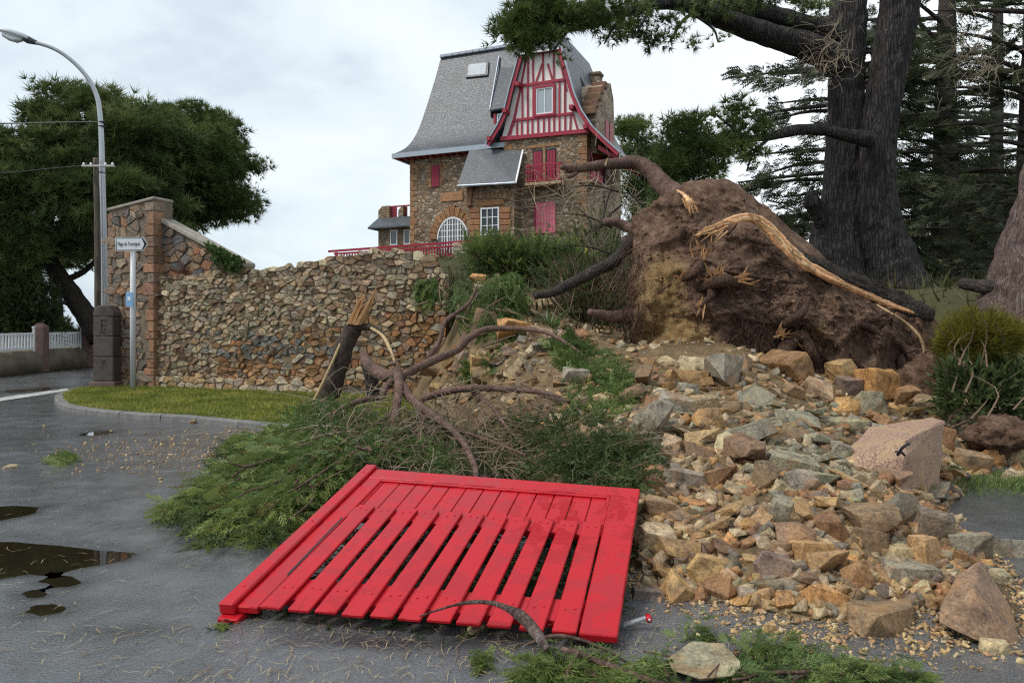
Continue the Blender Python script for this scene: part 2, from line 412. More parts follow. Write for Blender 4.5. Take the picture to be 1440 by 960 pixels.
HPAL = [(0, (.15, .105, .075)), (.25, (.28, .19, .12)), (.45, (.36, .23, .13)), (.62, (.24, .185, .14)), (.8, (.42, .31, .20)), (1, (.50, .43, .33))]
M_HSTONE = m_masonry('house_rubble_stone', HPAL, (.22, .175, .135), 4.2, (-.921, .389))
M_HSIDE = m_masonry('house_side_stone', [(p, tuple(min(1, q * 1.25 + .03) for q in c)) for p, c in HPAL], (.36, .32, .27), 4.2, (.389, .921))
M_QUOIN = m_rock('dressed_granite', 'object', .1, .5, .85)
# slate
def m_slate(name, axis):
    m, t = newmat(name); pc = t.pos()
    cb = t.n('ShaderNodeVectorMath', operation='DOT_PRODUCT'); t.set(cb.inputs[0], pc); cb.inputs[1].default_value = (axis[0], axis[1], 0)
    sp = t.n('ShaderNodeSeparateXYZ'); t.set(sp.inputs[0], pc)
    cv = t.n('ShaderNodeCombineXYZ'); t.set(cv.inputs[0], cb.outputs['Value']); t.set(cv.inputs[1], sp.outputs[2])
    b = t.n('ShaderNodeTexBrick'); t.set(b.inputs['Vector'], cv.outputs[0]); b.offset = .5
    b.inputs['Scale'].default_value = 1; b.inputs['Brick Width'].default_value = .17; b.inputs['Row Height'].default_value = .125
    b.inputs['Mortar Size'].default_value = .012; b.inputs['Color1'].default_value = (.0, .0, .0, 1); b.inputs['Color2'].default_value = (1, 1, 1, 1)
    b.inputs['Mortar'].default_value = (0, 0, 0, 1); b.inputs['Bias'].default_value = 0
    n0 = t.noise(pc, .8, 5, .65); n1 = t.noise(pc, 12, 4, .7)
    c = t.ramp(b.outputs['Color'], [(0, (.055, .064, .076)), (.5, (.07, .081, .096)), (.85, (.085, .097, .112)), (1, (.115, .127, .142))])
    c = t.mix(1, c, t.ramp(n0, [(.3, .75), (.7, 1.2)]), 'MULTIPLY'); c = t.mix(1, c, t.ramp(n1, [(.3, .8), (.7, 1.15)]), 'MULTIPLY')
    c = t.mix(t.math('MULTIPLY', b.outputs['Fac'], .7), c, (.04, .045, .05))
    t.out(c, t.ramp(n1, [(.3, .32), (.7, .6)]), t.bump(t.math('SUBTRACT', t.math('MULTIPLY', n1, .5), b.outputs['Fac']), .6, .03), .5); return m
M_SLATE = m_slate('roof_slate', (-.921, .389)); M_SLATES = m_slate('roof_slate_side', (.389, .921))

# ground materials
m, t = newmat('wet_asphalt'); M_ASPH = m; pc = t.pos()
n0 = t.noise(pc, .55, 4, .6, .3); n1 = t.noise(pc, 3.2, 5, .65); n2 = t.noise(pc, 85, 4, .75); v2 = t.voro(pc, 70)
c = t.mix(t.ramp(n2, [(.38, 0), (.66, 1)]), (.062, .064, .067), (.145, .148, .152))
c = t.mix(1, c, t.ramp(n1, [(.3, .7), (.7, 1.2)]), 'MULTIPLY')
c = t.mix(t.ramp(t.noise(t.mapping(pc, loc=(9, 4, 0)), 1.4, 6, .7), [(.58, 0.0), (.75, .35)]), c, (.10, .085, .06))
c = t.mix(t.ramp(v2, [(.14, .7), (.3, 0)]), c, (.19, .195, .2))
wt = t.n('ShaderNodeAttribute', attribute_name='tint').outputs['Fac']
c = t.mix(t.math('MULTIPLY', wt, .75), c, (.018, .017, .016))
rg = t.ramp(t.math('ADD', t.math('MULTIPLY', n0, .6), t.math('MULTIPLY', n1, .4)), [(.38, .08), (.5, .18), (.62, .36)])
rg = t.mix(wt, rg, (.07, .07, .07))
t.out(c, rg, t.bump(t.math('ADD', t.math('MULTIPLY', v2, -.8), t.math('MULTIPLY', n2, .7)), .35, .006), .5)
m, t = newmat('puddle_water'); M_PUD = m; pc = t.pos()
n1 = t.noise(pc, 6, 3, .5)
t.out(t.mix(n1, (.010, .008, .005), (.024, .018, .010)), .02, t.bump(t.noise(pc, 9, 2), .025, .01), .5)
m, t = newmat('earth'); M_EARTH = m; pc = t.pos()
n0 = t.noise(pc, .9, 5, .6); n1 = t.noise(pc, 14, 6, .7)
c = t.ramp(t.math('ADD', t.math('MULTIPLY', n0, .55), t.math('MULTIPLY', n1, .45)), [(.32, (.045, .04, .022)), (.5, (.075, .075, .034)), (.62, (.085, .08, .036)), (.75, (.16, .13, .075))])
t.out(c, .95, t.bump(n1, .8, .05), .2)
m, t = newmat('sandy_rubble_earth'); M_SAND = m; pc = t.pos()
n0 = t.noise(pc, 1.6, 5, .65); n1 = t.noise(pc, 22, 6, .75); v = t.voro(pc, 26)
c = t.ramp(n0, [(.3, (.11, .075, .042)), (.5, (.20, .14, .075)), (.62, (.29, .205, .11)), (.75, (.14, .105, .07))])
c = t.mix(1, c, t.ramp(n1, [(.3, .62), (.7, 1.25)]), 'MULTIPLY')
t.out(c, .92, t.bump(t.math('ADD', n1, t.math('MULTIPLY', v, -.6)), 1, .03), .2)
m, t = newmat('root_soil'); M_SOIL = m; pc = t.pos()
n0 = t.noise(pc, 1.1, 5, .65, .5); n1 = t.noise(pc, 7, 7, .72); n2 = t.noise(pc, 38, 5, .7)
dk = t.ramp(n1, [(.34, (.06, .036, .025)), (.5, (.165, .10, .068)), (.66, (.27, .175, .125))])
cl_ = t.ramp(n1, [(.3, (.11, .065, .03)), (.5, (.27, .17, .075)), (.7, (.42, .30, .15))])
at = t.n('ShaderNodeAttribute', attribute_name='tint').outputs['Fac']
c = t.mix(t.ramp(t.math('ADD', at, t.math('MULTIPLY', t.math('SUBTRACT', n0, .5), 1.3)), [(.52, 0), (1.0, 1)]), dk, cl_)
c = t.mix(1, c, t.ramp(n2, [(.3, .7), (.7, 1.25)]), 'MULTIPLY')
t.out(c, .95, t.bump(t.math('ADD', n1, t.math('MULTIPLY', n2, .5)), 1, .06), .15)
M_KERB = m_plain('kerb_concrete', (.17, .165, .155), .8, .35, 7, .5, .3, 0, 60)
M_LINE = m_plain('road_paint', (.42, .42, .39), .6, .5, 9, .1)
M_MORTAR = m_plain('wall_core', (.19, .15, .11), .95, .4, 5, .8, .2, 0, 25, dist=.03)
M_PILLAR = m_plain('weathered_pillar', (.085, .072, .062), .85, .45, 5, .7, .3, 0, 35, dist=.015)
M_FPILLAR = m_plain('fence_pillar', (.16, .10, .085), .85, .3, 5, .5)
M_COPING = m_plain('coping_cement', (.30, .265, .22), .85, .35, 5, .5, .3, 0, 30)
M_LOWWALL = m_plain('low_wall_render', (.17, .145, .105), .92, .45, 2.2, .7, .2, 0, 20, dist=.03)
m, t = newmat('sea_water'); M_SEA = m
t.out((.10, .14, .16), .25, t.bump(t.noise(t.pos(), .3, 4), .3, .2), .5)
M_FAR = m_plain('distant_wall', (.62, .55, .42), .8, .08)
# ------------------------------------------------------------------ the ground
HX_ = [-6, -4, -3, -2, -1, 0, .8, 1.5, 2.8, 3.6, 5, 6.5, 8, 12]
HTOE = [19, 18, 17, 14.7, 11.4, 7.6, 4.6, 4.0, 4.05, 6.0, 7.9, 8.8, 9.5, 10]
HSLP = [.5, .5, .5, .5, .52, .31, .18, .145, .14, .14, .14, .16, .2, .25]
def heap(x, y):
    toe = np.interp(x, HX_, HTOE); sl = np.interp(x, HX_, HSLP)
    toe += .35 * noise.noise(Vector((x * .9, 3.1, 0)))
    u = y - toe
    if u <= 0: return -.14 * -u - .02 if u > -.45 else -1.0
    h = sl * u + .16 * (1 - math.exp(-u * 2.2))
    h += (.10 * noise.noise(Vector((x * 1.1, y * 1.1, 2))) + .05 * noise.noise(Vector((x * 3, y * 3, 5)))) * min(1, u)
    h += .36 * math.exp(-((y - 10.3) / 1.25) ** 2 - ((x - 3.9) / 1.9) ** 2)
    top = np.interp(x, [-3, -1, 1, 2.5, 6.5, 9], [2.7, 2.6, 1.9, 1.45, 1.45, 1.6])
    return min(h, top + .08 * noise.noise(Vector((x * 2, y * 2, 9))))
def wall_y(x): return 17.55 - .3616 * (x + 8.55)
def plateau(x, y):
    k = x / max(y, 1); up = np.interp(y, [14, 16, 30, 36, 39.5, 60], [-.1, 0, .85, 1.95, 3.15, 3.4])
    lo = np.interp(y, [14, 16, 60], [-.1, 0, 1.3]); w = sstep(-.24, -.16, k) * (1 - sstep(.17, .30, k)); base = 2.35 + up * w + lo * (1 - w)
    if y > 52: base -= (y - 52) * np.interp(x, [-4, 8], [.12, .0])
    return base
def ground(x, y):
    g = -.03
    if x < -1.0: m = sstep(.25, .5, y - wall_y(x)) * sstep(-10.6, -9.5, x + max(0, (18 - y)) * .1)
    elif x < 6.5: m = sstep(11.8, 15, y)
    else: m = sstep(np.interp(x, [6.5, 9], [10.5, 8.6]), np.interp(x, [6.5, 9], [15, 13]), y)
    if -1.0 <= x < 0.5: m = max(m, sstep(.25, .9, y - wall_y(x)) * .97)
    p = plateau(x, y) * m
    g = max(g, p + (.12 * noise.noise(Vector((x * .6, y * .6, 0))) + .05 * noise.noise(Vector((x * 2.1, y * 2.1, 0)))) * m)
    h = heap(x, y) if -6 < x < 12 and y < 16 and y > 2 and (x > -1.2 or y < wall_y(x) + .1) else -1
    if h > 0: g = max(g, h - .05)
    return g if g > .0 else -.03
def axis(lo, hi, dense0, dense1, step, grow=1.18):
    a = list(np.arange(dense0, dense1, step)); s = step
    while a[-1] < hi: s *= grow; a.append(a[-1] + s)
    s = step
    while a[0] > lo: s *= grow; a.insert(0, a[0] - s)
    return a
gx = axis(-160, 160, -11, 9.5, .14); gy = axis(-25, 210, 3, 17.6, .14)
V = []
for y in gy:
    for x in gx:
        z = ground(x, y)
        if y > 110: z = min(z, 2.5) - (y - 110) * .03
        V.append((x, y, z))
nx, ny = len(gx), len(gy)
ii = np.arange(nx * ny).reshape(ny, nx)
T = np.stack([ii[:-1, :-1], ii[:-1, 1:], ii[1:, 1:], ii[1:, :-1]], -1).reshape(-1, 4)
me = np_mesh('ground', np.array(V), T, M_EARTH, smooth=True)
tag(link('ground', me), kind='structure')
# sandy earth of the fallen bank, laid over the ground
V, idx = [], {}
hx = np.arange(-4.6, 8.2, .085); hy = np.arange(3.7, 15.4, .085)
ok = {}
for j, y in enumerate(hy):
    for i, x in enumerate(hx):
        if x < -1.0 and y > wall_y(x) + .02: continue
        h = heap(x, y)
        if h > -.5: 
            idx[i, j] = len(V); V.append((x, y, h + .03 * noise.noise(Vector((x * 9, y * 9, 1))) + .012))
T = [(idx[i, j], idx[i + 1, j], idx[i + 1, j + 1], idx[i, j + 1]) for (i, j) in idx if (i + 1, j) in idx and (i + 1, j + 1) in idx and (i, j + 1) in idx]
tag(link('rubble_earth', np_mesh('rubble_earth', np.array(V), np.array(T), M_SAND, smooth=True)), kind='structure')

def sheet(name, poly, z, mat, kind='structure', jag=0, seed=0):
    pts = [Vector((p[0], p[1], z)) for p in poly]
    if jag:
        out = []
        for a, b in zip(pts, pts[1:] + pts[:1]):
            k = max(2, int((b - a).length / jag * 3.2))
            for q in range(k):
                p = a.lerp(b, q / k); d = Vector((noise.noise(p * 3 + Vector((seed, 0, 0))) + .6 * noise.noise(p * 9), noise.noise(p * 3 + Vector((0, seed + 5, 0))) + .6 * noise.noise(p * 9 + Vector((3, 3, 3))), 0))
                out.append(p + d * jag)
        pts = out
    bm = bmesh.new(); bm.faces.new([bm.verts.new(p) for p in pts]); bmesh.ops.triangulate(bm, faces=bm.faces[:])
    bmesh.ops.recalc_face_normals(bm, faces=bm.faces[:])
    me = bpy.data.meshes.new(name); bm.to_mesh(me); bm.free()
    if me.polygons[0].normal.z < 0: me.flip_normals()
    return tag(link(name, me, None, mat), kind=kind)
g2 = lambda *pp: [tuple(G(x, y, .016))[:2] for x, y in pp]
def ell(cx, cy, a, b): return g2(*[(cx + a * math.cos(q * .45) * (1 + .3 * math.sin(q * 1.9 + cx)), cy + b * math.sin(q * .45) * (1 + .3 * math.cos(q * 2.7 + cy))) for q in range(14)])
puds = [g2((-60, 765), (20, 762), (80, 768), (130, 774), (190, 778), (175, 788), (120, 797), (75, 806), (40, 806), (-60, 822)),
        g2((-60, 716), (20, 711), (55, 713), (48, 722), (10, 730), (-60, 742)),
        ell(88, 817, 22, 8), ell(50, 835, 14, 5), ell(66, 857, 22, 6), ell(132, 608, 20, 3.4), ell(180, 888, 60, 5), ell(560, 905, 120, 5),
        g2((5, 546), (60, 543), (70, 548), (20, 552))]
def grow(poly, k, add=.0):
    c = np.mean(poly, axis=0); return [tuple(c + (np.array(p) - c) * k + (np.array(p) - c) / (np.linalg.norm(np.array(p) - c) + 1e-6) * add) for p in poly]
def sdist(poly, X, Y):
    """signed distance (positive inside) from grid points to a polygon"""
    d = np.full(X.shape, 1e9); ins = np.zeros(X.shape, bool); n = len(poly)
    for i in range(n):
        (x0, y0), (x1, y1) = poly[i - 1], poly[i]; ex, ey = x1 - x0, y1 - y0
        t_ = np.clip(((X - x0) * ex + (Y - y0) * ey) / (ex * ex + ey * ey + 1e-12), 0, 1); d = np.minimum(d, np.hypot(X - x0 - t_ * ex, Y - y0 - t_ * ey))
        if abs(ey) > 1e-9: ins ^= ((y0 > Y) != (y1 > Y)) & (X < ex * (Y - y0) / ey + x0)
    return np.where(ins, d, -d)
# road: one sheet with a slight relief; the puddles stand in its hollows
def road_z(x, y): return .024 + .004 * noise.noise(Vector((x * .35, y * .35, 0))) + .0016 * noise.noise(Vector((x * 2.1, y * 2.1, 4))) + .0022 * noise.noise(Vector((x * 7, y * 7, 2))) + .0012 * noise.noise(Vector((x * 17, y * 17, 2)))
rx = axis(-48, 12, -5.6, -.4, .038, 1.16); ry = axis(-20, 60, 3.3, 8.0, .038, 1.16)
Xg, Yg = np.meshgrid(rx, ry); Zg = np.array([[road_z(x, y) for x in rx] for y in ry]); wet_ = np.zeros(Xg.shape); WZ = .0175
for i, p in enumerate(puds):
    sdp = sdist(p, Xg, Yg); deep = .017 if i not in (6, 7) else .006
    if i in (6, 7): sdp = sdp - .05
    Zg -= deep * np.clip((sdp + .07) / .16, 0, 1) ** 1.0; wet_ = np.maximum(wet_, np.clip(1 + sdp / .22, 0, 1) ** 1.6)
V = np.stack([Xg.ravel(), Yg.ravel(), Zg.ravel()], 1); ii = np.arange(len(V)).reshape(len(ry), len(rx))
T = np.stack([ii[:-1, :-1], ii[:-1, 1:], ii[1:, 1:], ii[1:, :-1]], -1).reshape(-1, 4)
cx = (V[T[:, 0], :2] + V[T[:, 2], :2]) / 2
keep = ~((cx[:, 0] > -10.2) & (cx[:, 1] > 17.6)) & ~((cx[:, 0] < -15.6)) | (cx[:, 1] < 12)
tag(link('road', np_mesh('road', V, T[keep], M_ASPH, wet_.ravel(), smooth=True)), kind='structure')
for i, p in enumerate(puds):
    if i in (6, 7): continue
    sheet('puddle', grow(p, 1.06, .09), WZ, M_PUD, 'structure')
sheet('sea', [(-9000, 215), (9000, 215), (9000, 9000), (-9000, 9000)], -2.6, M_SEA)
sheet('road_marking', g2((-120, 568), (-120, 574), (0, 565), (60, 556), (98, 549), (94, 547), (50, 553), (0, 560)), .034, M_LINE, jag=.03)
# right-hand kerb and its verge
# ------------------------------------------------------------------ verge and kerb, left
kpts = [G(a, b, 0) for a, b in ((131, 548), (100, 553), (80, 560), (76, 567), (84, 576), (110, 583), (150, 588), (200, 592), (250, 595), (300, 600), (350, 605), (405, 611), (450, 618), (520, 630))]
kc = catmull(kpts, 160)[:, :2]
L = np.concatenate([[0], np.cumsum(np.linalg.norm(np.diff(kc, axis=0), axis=1))])
kerb = empty('kerb', (kc[0][0], kc[0][1], 0)); tag(kerb, kind='structure')
def along(s_): return np.array([np.interp(s_, L, kc[:, 0]), np.interp(s_, L, kc[:, 1])])
def knorm(s_):
    d = along(min(s_ + .05, L[-1])) - along(max(s_ - .05, 0)); d /= np.linalg.norm(d) + 1e-9; return np.array((-d[1], d[0]))
s0 = 0
while s0 < L[-1] - .3:
    s1 = min(L[-1], s0 + random.uniform(.75, 1.0)); mb = MB(); k = 4
    ring = []
    for q in range(k + 1):
        s_ = s0 + .008 + (s1 - s0 - .016) * q / k; a = along(s_); n_ = knorm(s_); w = .16; j = .006 * random.uniform(-1, 1)
        for (o, z) in ((0, -.02), (.012, .10 + j), (.03, .118 + j), (w, .122 + j), (w, -.02)): ring.append((a[0] + n_[0] * o, a[1] + n_[1] * o, z))
    f = [tuple((q * 5 + e, q * 5 + (e + 1) % 5, (q + 1) * 5 + (e + 1) % 5, (q + 1) * 5 + e)) for q in range(k) for e in range(5)] + [(4, 3, 2, 1, 0), tuple(k * 5 + e for e in range(5))]
    mb.add(ring, f); mb.build('kerb_stone', M_KERB, kerb); s0 = s1
vp = [tuple(along(s_) + knorm(s_) * .15) for s_ in np.linspace(0, L[-1], 50)]
vp += [(-1.4, 13.0), (-1.6, wall_y(-1.6) - .1), (-9.0, 17.9), (-10.3, 18.9)]
vg = sheet('verge', vp, .105, M_EARTH)
from mathutils.geometry import intersect_point_line
def inside(poly, x, y):
    c = False; n = len(poly)
    for i in range(n):
        x0, y0 = poly[i][:2]; x1, y1 = poly[i - 1][:2]
        if (y0 > y) != (y1 > y) and x < (x1 - x0) * (y - y0) / (y1 - y0) + x0: c = not c
    return c
pos = []
while len(pos) < 42000:
    x = random.uniform(-11.5, -1.4); y = random.uniform(11.0, 18.6)
    if inside(vp, x, y) and random.random() < .55 + .6 * noise.noise(Vector((x * 2, y * 2, 0))) + .2: pos.append((x, y, .10))
pos = np.array(pos); n = len(pos)
dirs = np.stack([rng.normal(0, .45, n), rng.normal(0, .45, n), np.ones(n)], 1)
ti = np.clip(.42 + np.array([.75 * noise.noise(Vector((p[0] * 1.3, p[1] * 2.2, 3))) + .4 * noise.noise(Vector((p[0] * 5, p[1] * 6, 3))) for p in pos]) + rng.normal(0, .2, n), 0, 1)
V, T, I = scatter(*tpl_blade(1, .09, .35), pos, frames(dirs), rng.uniform(.03, .085, n), ti)
tag(link('grass', np_mesh('grass', V, T, M_GRASS, I)), 'short grass growing on the kerbed verge below the dry stone wall', 'grass', kind='stuff')

# ------------------------------------------------------------------ rubble masonry with every stone built
def clip(poly, p, q):
    """keep the part of poly nearer p than q"""
    mx, my = (p[0] + q[0]) / 2, (p[1] + q[1]) / 2; nx_, ny_ = q[0] - p[0], q[1] - p[1]; out = []
    for i in range(len(poly)):
        a, b = poly[i], poly[(i + 1) % len(poly)]
        da = (a[0] - mx) * nx_ + (a[1] - my) * ny_; db = (b[0] - mx) * nx_ + (b[1] - my) * ny_
        if da <= 0: out.append(a)
        if (da < 0) != (db < 0) and abs(da - db) > 1e-12:
            t_ = da / (da - db); out.append((a[0] + (b[0] - a[0]) * t_, a[1] + (b[1] - a[1]) * t_))
    return out
def cells(region, rowh, wid, aniso=1.35, drop=.15, jit=.33, sizef=None, prof=None):
    xs = [p[0] for p in region]; zs = [p[1] for p in region]; seeds = []
    z = min(zs) - rowh; k = 0
    while z < max(zs) + rowh:
        h = rowh * random.uniform(.7, 1.35); x = min(xs) - wid + random.random() * wid
        while x < max(xs) + wid:
            w = wid * random.uniform(.55, 1.5)
            sc = sizef(x, z) if sizef else 1
            if random.random() > drop * sc: seeds.append((x + random.uniform(-jit, jit) * w * .6, (z + random.uniform(-jit, jit) * h) * aniso))
            x += w
        z += h; k += 1
    S = np.array(seeds); out = []
    for i, p in enumerate(S):
        if not inside(region, p[0], p[1] / aniso): continue
        d = np.hypot(S[:, 0] - p[0], S[:, 1] - p[1]); nb = np.argsort(d)[1:22]; R_ = wid * 3
        poly = [(p[0] - R_, p[1] - R_), (p[0] + R_, p[1] - R_), (p[0] + R_, p[1] + R_), (p[0] - R_, p[1] + R_)]
        for q in nb:
            poly = clip(poly, p, S[q])
            if len(poly) < 3: break
        if len(poly) >= 3:
            q = [(a, b / aniso) for a, b in poly]
            if prof is not None: q = [(min(a, prof[-1][0] + .6), min(b, np.interp(a, [p_[0] for p_ in prof], [p_[1] for p_ in prof]) + .07)) for a, b in q]
            out.append(q)
    return out
def stone_geo(poly, to_world, gap=.012, depth=.14, bulge=.03, tilt=.12):
    """verts, faces of one stone whose face is poly (s, z); to_world(s, z, out)"""
    n = len(poly); c = np.mean(poly, axis=0); P_ = np.array(poly) - c
    # drop tiny edges
    q = [P_[0]]
    for p in P_[1:]:
        if np.linalg.norm(p - q[-1]) > .025: q.append(p)
    if len(q) > 3 and np.linalg.norm(q[0] - q[-1]) < .025: q.pop()
    if len(q) < 3: return None
    P_ = np.array(q); n = len(P_); r = np.linalg.norm(P_, axis=1).mean()
    if r < .03: return None
    k = max(.5, 1 - gap / r); P_ = P_ * k * (1 + rng.uniform(-.06, .04, (n, 1)))
    tx, tz = rng.normal(0, tilt, 2); off = rng.uniform(-.02, .03); bev = min(.012, r * .14)
    V = []
    for kk, o in ((1.0, -depth), (1.0, -.006), (1 - bev / r, bulge * .75), (.66, bulge * rng.uniform(.85, 1.25))):
        for p in P_:
            a = p * kk; o2 = o if o < -.05 else o + off + a[0] * tx + a[1] * tz + (rng.uniform(-.011, .011) if kk < 1 else 0)
            V.append(to_world(c[0] + a[0], c[1] + a[1], o2))
    V.append(to_world(c[0], c[1], off + bulge * rng.uniform(.85, 1.25))); Fc = []
    for l in range(3):
        for i in range(n): j = (i + 1) % n; Fc.append((l * n + i, l * n + j, (l + 1) * n + j, (l + 1) * n + i))
    for i in range(n): Fc.append((3 * n + i, 3 * n + (i + 1) % n, 4 * n))
    return V, Fc, c, r
def jitc(c, v=.16):
    f = 1 + random.uniform(-v, v); return tuple(max(.01, q * f * (1 + random.uniform(-.05, .05))) for q in c)
def lay(parent, cellist, to_world, colour, limit=300, name='stone', indiv_mat=M_WALLST, join_mat=M_WALLSTJ, **kw):
    st = []
    for poly in cellist:
        g = stone_geo(poly, to_world, **kw)
        if g: st.append(g)
    st.sort(key=lambda g: -g[3])
    for V, Fc, c, r in st[:limit]:
        mb = MB(); mb.add(V, Fc); o = mb.build(name, indiv_mat, parent); o.color = (*colour(c), 1)
    if st[limit:]:
        mb = MB(); cols = []
        for V, Fc, c, r in st[limit:]: mb.add(V, Fc); cols += [colour(c)] * len(V)
        me = mb.mesh('small_stones', join_mat); a = me.attributes.new('own_colour', 'FLOAT_COLOR', 'POINT')
        c4 = np.ones((len(cols), 4), np.float32); c4[:, :3] = cols; a.data.foreach_set('color', c4.ravel())
        tag(link('small_stones', me, parent), kind='stuff')

# --- dry stone wall
W0 = Vector((-8.55, 17.55)); WU = Vector((8.85, -3.2)).normalized(); WN = Vector((WU.y, -WU.x))   # WN points to the road
if WN.y > 0: WN = -WN
def ww(s_, z, o): return (W0.x + WU.x * s_ + WN.x * o, W0.y + WU.y * s_ + WN.y * o, z)
def wq(px, py, o=0.0):
    """(s, z) on the wall plane moved out by o, seen at a pixel"""
    k = (px - HX) / F; ax, ay = W0.x + WN.x * o, W0.y + WN.y * o
    s_ = (k * ay - ax) / (WU.x - k * WU.y); y = ay + WU.y * s_
    return (s_, CAMZ + (HY - py) / F * y)
wall = empty('dry_stone_wall', ww(0, .1, 0), 'long dry stone boundary wall of grey and rusty stones, broken open at its right end', 'stone wall')
top = [wq(*p) for p in ((222, 390), (262, 386), (300, 384), (350, 380), (400, 374), (440, 367), (470, 360), (500, 355), (530, 352), (560, 351), (590, 356), (606, 362), (618, 384), (640, 400), (632, 430), (655, 455), (648, 490), (668, 515), (664, 560))]
region = [(0, .42)] + top + [(top[-1][0], .2), (wq(440, 545)[0], .25)]
s_end = top[-1][0]
def wcol(c):
    s_, z = c; u = s_ / s_end; r = random.random()
    tan_ = (.37, .28, .18); grey = (.31, .265, .195); pale = (.46, .375, .26); och = (.34, .205, .10); org = (.33, .165, .075); blu = (.155, .155, .14); brn = (.21, .14, .09)
    if .18 < u < .68 and .95 < z + .25 * u < 1.45 and r < .42: return jitc(blu)
    low = (z < 1.0 + 1.3 * max(0, u - .15)); 
    pal = [och, org, tan_, brn, och, grey] if low and u > .22 else [tan_, grey, pale, grey, tan_, brn, pale]
    return jitc(tuple(q * .82 for q in random.choice(pal)), .24)
cl = cells(region, .096, .14, 1.6, .24, .42, sizef=lambda x, z: 1 + (.5 if x > s_end * .55 else 0), prof=sorted(top[:11]))
lay(wall, cl, ww, wcol, gap=.007, bulge=.011, tilt=.2)
mb = MB()
inner = [(min(s_ * .965, s_end * .93), z - .08) for s_, z in top]; inner = [(-.02, .0)] + inner + [(s_end * .93, .0)]
mb.prism([ww(s_, z, -.028) for s_, z in inner], Vector((WN.x, WN.y, 0)) * -.5); mb.build('wall_core', M_MORTAR, wall)
foot = cells([(-.1, .0), (-.1, .42), (3.6, .38), (wq(440, 545)[0] + .3, .32), (wq(440, 545)[0] + .3, .0)], .11, .22, 1.5, .1)
lay(wall, foot, lambda s_, z, o: ww(s_, z, o + .05), lambda c: jitc(random.choice([(.46, .36, .25), (.50, .42, .31), (.42, .28, .15), (.36, .30, .23)])), 60, 'footing_stone', gap=.004, bulge=.02)

# --- tall end wall with sloping coping
tw = empty('end_wall', ww(-1.2, 0, 0), 'tall mortared stone end wall with a sloping cement coping, behind the direction sign', 'stone wall')
def tcol(c): return jitc(random.choice([(.20, .16, .125), (.17, .145, .12), (.26, .19, .135), (.13, .115, .10), (.30, .235, .17), (.25, .145, .09)]), .25)
regA = [wq(158, 548), wq(158, 299), wq(219, 283), wq(205, 548)]
regA = [(regA[0][0] + .1, .05), (regA[1][0] + .1, regA[1][1] - .08), (regA[2][0] - .3, regA[2][1] - .1), (regA[2][0] - .3, .05)]
lay(tw, cells(regA, .15, .24, 1.3, .12), lambda s_, z, o: ww(s_, z, o + .12), tcol, 130, gap=.008, bulge=.012, tilt=.06)
sR = wq(222, 400)[0]; sL = wq(158, 400)[0]; zt = wq(220, 281)[1]; ztl = wq(158, 297)[1]
mb = MB(); mb.prism([ww(sL, 0, .10), ww(sL, ztl, .10), ww(sR, zt, .10), ww(sR, 0, .10)], Vector((WN.x, WN.y, 0)) * -.55); mb.build('wall_core', M_MORTAR, tw)
z = .05; q = 0
while z < zt - .1:
    h = random.uniform(.16, .34); w = (.27 if q % 2 else .17) * random.uniform(.8, 1.25)
    h = min(h, zt - .02 - z)
    for a, b, cc in ((sR - w, sR + .012, random.choice([(.27, .15, .095), (.20, .14, .10), (.30, .16, .10), (.22, .17, .13)])), (sL - .012, sL + (.24 if q % 2 else .13) * random.uniform(.8, 1.2), (.22, .15, .10))):
        if a < sL + 1 and z > ztl - .3: continue
        mb = MB(); p = [ww(a, z + .008, .1), ww(b, z + .008, .1), ww(b, z + .008, -.2), ww(a, z + .008, -.2)]
        p2 = [ww(a, z + .008, .135), ww(b, z + .008, .135), ww(b, z + .008, -.2), ww(a, z + .008, -.2)]
        mb.hexa([Vector(v) for v in p2] + [Vector(v) + Vector((0, 0, h - .016)) for v in p2])
        o = mb.build('quoin', M_QUOIN, tw, bevel=.012); o.color = (*jitc(cc, .22), 1)
    z += h; q += 1
mb = MB(); mb.prism([ww(sL - .03, ztl - .02, .15), ww(sL - .03, ztl + .05, .15), ww(sR + .02, zt + .06, .15), ww(sR + .02, zt - .01, .15)], Vector((WN.x, WN.y, 0)) * -.62); mb.build('coping', M_COPING, tw, bevel=.015)
# sloping part
a0 = wq(232, 309, -.15); a1 = wq(342, 372, -.15)
regB = [(sR + .03, 2.2), (sR + .03, a0[1] - .1), (a0[0], a0[1] - .12), (a1[0], a1[1] - .1), (a1[0], 2.2)]
lay(tw, cells(regB, .17, .3, 1.4, .1), lambda s_, z, o: ww(s_, z, o - .15), lambda c: jitc(random.choice([(.22, .155, .10), (.28, .15, .08), (.17, .13, .10), (.31, .22, .15), (.10, .095, .095)]), .22), 60, gap=.008, bulge=.015, tilt=.06)
mb = MB(); mb.prism([ww(sR, 1.9, -.18), ww(sR, a0[1] - .03, -.18), ww(a1[0], a1[1] - .03, -.18), ww(a1[0], 1.9, -.18)], Vector((WN.x, WN.y, 0)) * -.35); mb.build('wall_core', M_MORTAR, tw)
mb = MB(); mb.prism([ww(a0[0] - .12, a0[1] - .05, -.08), ww(a0[0] - .12, a0[1] + .06, -.08), ww(a1[0], a1[1] + .05, -.08), ww(a1[0], a1[1] - .05, -.08)], Vector((WN.x, WN.y, 0)) * -.5); mb.build('sloping_coping', M_COPING, tw, bevel=.015)
